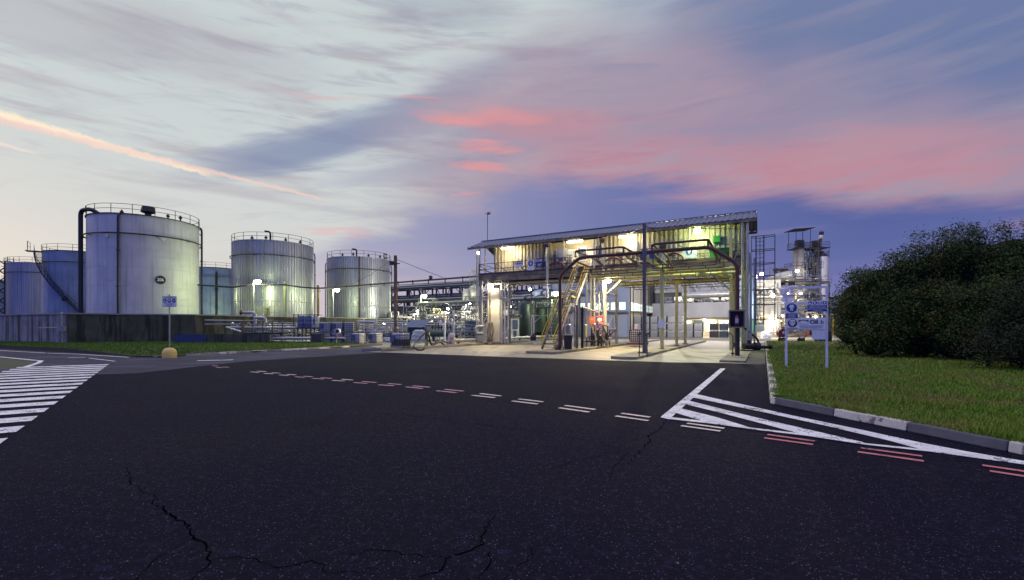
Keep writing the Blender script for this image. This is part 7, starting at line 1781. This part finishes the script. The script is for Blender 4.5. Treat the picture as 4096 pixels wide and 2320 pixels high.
# ================================================================== HEDGE
LEAF = bpy.data.materials.new('glossy_dark_leaves'); LEAF.use_nodes = True
def leafmat():
    nt = LEAF.node_tree; X = NX(nt); b = nt.nodes['Principled BSDF']; geo = X.node('ShaderNodeNewGeometry')
    r_ = geo.outputs['Random Per Island']
    col = X.mix(r_, (0.012, 0.030, 0.006), (0.058, 0.100, 0.020)); col = X.mix(X.mul(X.ss(X.noise(geo.outputs['Position'], 1.0, 4), .46, .66), .8), col, (0.085, 0.080, 0.018))
    X.put(b.inputs['Base Color'], col); b.inputs['Roughness'].default_value = .42; b.inputs['Specular IOR Level'].default_value = .2
leafmat()
def leaves(name, lobes, n, seed, size, mt, parent, zmin=.2):
    rs = np.random.RandomState(seed); L = np.array([(l[0], l[1], l[2], l[3], l[4], l[5]) for l in lobes]); wts = L[:, 3] * L[:, 5]; wts /= wts.sum()
    # clusters on the lobes' skins, then leaves about each cluster
    nc = n // 16; idx = rs.choice(len(L), nc, p=wts); d = rs.normal(size=(nc, 3)); d /= np.linalg.norm(d, axis=1)[:, None]
    rad = rs.uniform(.72, 1.04, nc) ** .8 + .05 * (rs.uniform(size=nc) > .9)
    c = L[idx, :3] + d * L[idx, 3:6] * rad[:, None]
    p = np.repeat(c, 16, axis=0) + rs.normal(size=(nc * 16, 3)) * np.array([.17, .17, .15]); nd = np.repeat(d, 16, axis=0)
    k = p[:, 2] > zmin + .25 * rs.uniform(size=len(p)); p = p[k]; nd = nd[k]; m = len(p)
    a = rs.normal(size=(m, 3)) * .8 + nd * .7 + np.array([0, 0, .25]); a /= np.linalg.norm(a, axis=1)[:, None]
    u = np.cross(a, rs.normal(size=(m, 3))); u /= np.linalg.norm(u, axis=1)[:, None]; v = np.cross(a, u)
    s = (size * rs.uniform(.7, 1.3, m))[:, None]
    V = np.stack([p - u * s, p + v * s * .42 - a * s * .12, p + u * s, p - v * s * .42 - a * s * .12], 1)
    me = tri_mesh(name, V.reshape(-1, 3), 4); me.materials.append(mt); o = bpy.data.objects.new(name, me); COL.objects.link(o)
    off = WORLD_LOC[parent.name]; me.transform(Matrix.Translation(-off)); o.parent = parent; return o
def lobe(px, Y, ztop, zc, rx, ry=None):
    return ((px - 2048) * Y / F, Y, zc, rx, ry or rx, ztop - zc)
hb = thing('hedge_bush', 'huge rounded dark evergreen bush filling the right of the lawn', 'bush', gz(3800, 23, LZ))
lobes = [lobe(3455, 26.0, 4.9, 2.9, 1.35), lobe(3550, 25.4, 5.9, 3.2, 1.7), lobe(3440, 26, 3.4, 1.8, 1.4), lobe(3660, 25.0, 6.5, 3.4, 1.9), lobe(3790, 24.6, 7.1, 3.6, 2.0), lobe(3600, 24.4, 3.4, 1.7, 2.0), lobe(3760, 23.6, 3.9, 1.9, 2.2), lobe(3930, 23.6, 7.35, 3.8, 2.0), lobe(3900, 22.6, 4.4, 2.0, 2.1), lobe(4080, 23.2, 7.45, 3.8, 2.2), lobe(4040, 21.8, 4.4, 2.0, 2.0), lobe(4230, 22.4, 7.4, 3.6, 2.4), lobe(4220, 21.0, 4.2, 1.9, 2.2), lobe(3700, 23.4, 2.3, 1.1, 1.6), lobe(3520, 24.6, 2.4, 1.1, 1.3), lobe(3860, 22.0, 2.4, 1.1, 1.5), lobe(4330, 21.8, 7.0, 3.4, 2.6)]
def sublobes(L, n, lo, hi, seed):
    rs = np.random.RandomState(seed); out = []
    for l in L:
        for k in range(n):
            d = rs.normal(size=3); d[1] = -abs(d[1]) * 1.1 if rs.rand() < .75 else d[1]; d[2] += .25; d /= np.linalg.norm(d); r_ = rs.uniform(lo, hi); f_ = rs.uniform(.72, .92) if rs.rand() < .75 else rs.uniform(.95, 1.10)
            c = (l[0] + d[0] * l[3] * f_, l[1] + d[1] * l[4] * f_, l[2] + d[2] * l[5] * f_)
            if c[2] > .45: out.append((c[0], c[1], c[2], r_ * 1.15, r_ * 1.15, r_ * .85))
    return out
sub = sublobes(lobes, 26, .30, .78, 21)
leaves('crown', sub, 235000, 11, .060, LEAF, hb, .28)
tk = MB()
for l in lobes:
    if rng.random() < .9:
        b0 = Vector((l[0] + rng.uniform(-.3, .3), l[1] + .6, 0)); tk.tube([b0, b0 + Vector((rng.uniform(-.3, .3), .1, l[2] * .6)), Vector((l[0], l[1] + .2, l[2] + l[5] * .5))], [.10, .07, .03], 6)
tk.build('trunks', mat('bark', (.03, .024, .018), .9), hb)
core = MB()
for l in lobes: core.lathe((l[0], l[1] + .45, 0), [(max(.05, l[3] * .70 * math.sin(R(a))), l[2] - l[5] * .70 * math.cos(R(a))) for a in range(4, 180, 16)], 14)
co = core.build('shade_core', mat('dark_core_shade', (.004, .006, .004), 1.0), hb)  # solid near-black cores: shade inside the crown put into colour
hb2 = thing('hedge_bush', 'smaller dull bush overlapping the big one at the lower right edge', 'bush', gz(4020, 17, LZ))
lobes2 = [lobe(4090, 17.6, 3.2, 1.6, 1.5), lobe(3990, 17.8, 2.3, 1.1, 1.1), lobe(4180, 17.0, 3.4, 1.7, 1.6), lobe(4120, 16.4, 1.7, .8, 1.2), lobe(4240, 15.8, 1.9, .9, 1.2)]
LEAF2 = mat('dull_bush_leaves', (.014, .026, .010), .6, 0, .4, 1.5, c2=(.034, .040, .016), spec=.2)
leaves('crown', sublobes(lobes2, 22, .25, .5, 22), 60000, 12, .045, LEAF2, hb2, .2)
tk = MB()
for l in lobes2: b0 = Vector((l[0], l[1] + .45, 0)); tk.tube([b0, Vector((l[0], l[1], l[2]))], [.06, .03], 6)
tk.build('trunks', mat('bark', (.03, .024, .018), .9), hb2)
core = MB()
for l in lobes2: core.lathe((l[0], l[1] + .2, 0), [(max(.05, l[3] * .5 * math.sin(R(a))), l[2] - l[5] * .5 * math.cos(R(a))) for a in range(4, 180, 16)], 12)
core.build('shade_core', mat('dark_core_shade', (.004, .006, .004), 1.0), hb2)  # black cores stand for the shade inside the small bush

# ================================================================== RIGHT SIDE OBJECTS
# pump and hose beside the portal
c = G(3012, 1404); pm = thing('pump', 'dark pump with a rising black hose beside the right gantry tower', 'pump', c); c.z = .04
mb = MB().cyl(c + Vector((-.7, 0, .3)), c + Vector((.1, 0, .3)), .22, 14); mb.cyl(c + Vector((.1, 0, .3)), c + Vector((.45, 0, .3)), .3, 14); mb.cyl(c + Vector((.6, .1, .25)), c + Vector((1.3, .1, .25)), .12, 10); mb.cyl(c + Vector((1.25, .1, .25)), c + Vector((1.35, .1, .25)), .2, 10); mb.box(c.x - .8, c.x + .6, c.y - .25, c.y + .25, 0.02, .09); mb.cyl(c + Vector((-.3, 0, .5)), c + Vector((-.3, 0, .75)), .12, 8); mb.build('body', BLACK, pm, smooth=True)
MB().tube(smooth_path([A(2960, 1291, 33), A(2985, 1318, 33), A(3010, 1340, 33), A(3030, 1358, 33), A(3035, 1385, 33), c + Vector((.42, 0, .45))]), .075, 8).build('hose', BLACK, pm, smooth=True)
MB().cyl(c + Vector((.42, 0, .35)), c + Vector((.42, 0, .62)), .1, 10).build('coupling', GALV, pm)
t = thing('hose_length', 'thin hose lying across the dirty ground by the portal post', 'hose', G(2990, 1420)); MB().tube(smooth_path([G(2962, 1420, .06), G(2980, 1416, .06), G(2995, 1424, .06), G(3000, 1430, .06)]), .03, 6).build('hose', BLACK, t, smooth=True)
t = thing('standpipe', 'thin dark standpipe with a tap left of the right portal post', 'standpipe', G(2931, 1424, .1)); p = G(2931, 1424, .1); mb = MB().tube(fillet([p, p + UP * 1.15, p + UP * 1.3 - EX * .12, p + UP * 1.2 - EX * .2], .08), .03, 6); mb.cyl(p + UP * .55 + EX * .1, p + UP * .75 + EX * .1, .12, 10); mb.cyl(p + UP * .1, p + UP * .2, .09, 10); mb.build('pipe', STEEL, t)
# hose reel carts behind the lawn
RED = mat('red_cart_paint', (.20, .035, .02), .5, 0, .3, 2)
def cart(label, px, Y, rr_, disc_=True):
    p = gz(px, Y); t = thing('hose_cart', label, 'cart', p, 'red carts parked behind the lawn')
    if disc_:
        MB().cyl(p + Vector((0, -.25, 1.05)), p + Vector((0, .25, 1.05)), rr_, 28).build('reel', RED, t)
        MB().prism([(0, -.2), (.2, 0), (0, .2), (-.2, 0)], p + Vector((.1, -.262, 1.1)), (1, 0, 0), UP, .01).build('diamond_plate', SIGNWHITE, t)
    else:
        MB().box(p.x - 1.0, p.x + 1.0, Y - .4, Y + .4, .75, .84).box(p.x + .75, p.x + .95, Y - .4, Y + .4, .84, 1.5).build('bed', RED, t)
        MB().tube([p + Vector((1, 0, .8)), p + Vector((2.2, 0, .9))], .05, 6).build('drawbar', RED, t)
    mb = MB(); mb.beam(p + Vector((-.5, -.2, .75)), p + Vector((-.1, -.2, .25)), .07); mb.beam(p + Vector((.5, -.2, .75)), p + Vector((.1, -.2, .25)), .07); mb.build('struts', RED, t)
    for dy in (-.32, .28):
        wv = MB().cyl(p + Vector((0, dy - .05, .25)), p + Vector((0, dy + .05, .25)), .25, 20).build('wheel', BLACK, t); MB().cyl(p + Vector((0, dy - .056, .25)), p + Vector((0, dy + .056, .25)), .11, 12).build('rim', mat('green_rim', (.05, .13, .10), .5), wv)
cart('red hose reel cart with a white diamond plate behind the left notice post', 3126, 53.5, .50); cart('flat red cart seen between the notice frame posts', 3204, 53.5, .4, False)
t = thing('pallet_stack', 'short stack of wooden pallets against the lit wall', 'pallets', gz(3003, 66)); mb = MB(); p = gz(3003, 66)
for k in range(6):
    for j in range(5): mb.box(p.x - .6, p.x + .6, 65.5 + .22 * j, 65.62 + .22 * j, .1 + k * .15, .13 + k * .15)
    for dx in (-.55, 0, .55): mb.box(p.x + dx - .05, p.x + dx + .05, 65.5, 66.5, .01 + k * .15, .10 + k * .15)
mb.build('pallets', mat('pallet_wood', (.32, .23, .12), .8), t)
crumple('bulk_bag', 'white wrapped bulk bag on the ground before the lit wall', 'bag', gz(3063, 66), 1.3, 1.1, 1.15, SIGNWHITE, 8, amp=.12)
t = thing('wall_notice', 'small white notice near the hose reel cart', 'sign', gz(3117, 58, 1.5)); p = A(3117, 1319, 58); MB().box(p.x - .2, p.x + .2, 58, 58.03, p.z - .2, p.z + .2).build('plate', SIGNWHITE, t); MB().tube([gz(3117, 58.05), Vector((p.x, 58.05, p.z))], .03, 6).build('stake', STEEL, t)
t = thing('blue_crate', 'dark blue crate behind the right notice post', 'crate', gz(3293, 52)); p = gz(3293, 52); MB().box(p.x - .5, p.x + .5, 52, 52.8, .02, .62).build('body', mat('navy_crate', (.02, .035, .12), .5), t); mb = MB(); mb.box(p.x - .54, p.x + .54, 51.96, 52.84, .62, .68); mb.build('rim', mat('navy_crate', (.02, .035, .12), .5), t)
t = thing('dark_barrel', 'dark upright barrel just right of the notice frame', 'barrel', gz(3316, 53)); p = gz(3316, 53); MB().lathe(p, [(.28, 0), (.3, .3), (.31, .5), (.3, .7), (.28, 1.2)], 16).build('body', BLACK, t, smooth=True)
# remove unused prototypes, if any
for pr in (pw, pdk, pbl, pnw, phalf):
    if pr.name not in used:
        for ch in list(pr.children): bpy.data.objects.remove(ch)
        bpy.data.objects.remove(pr)
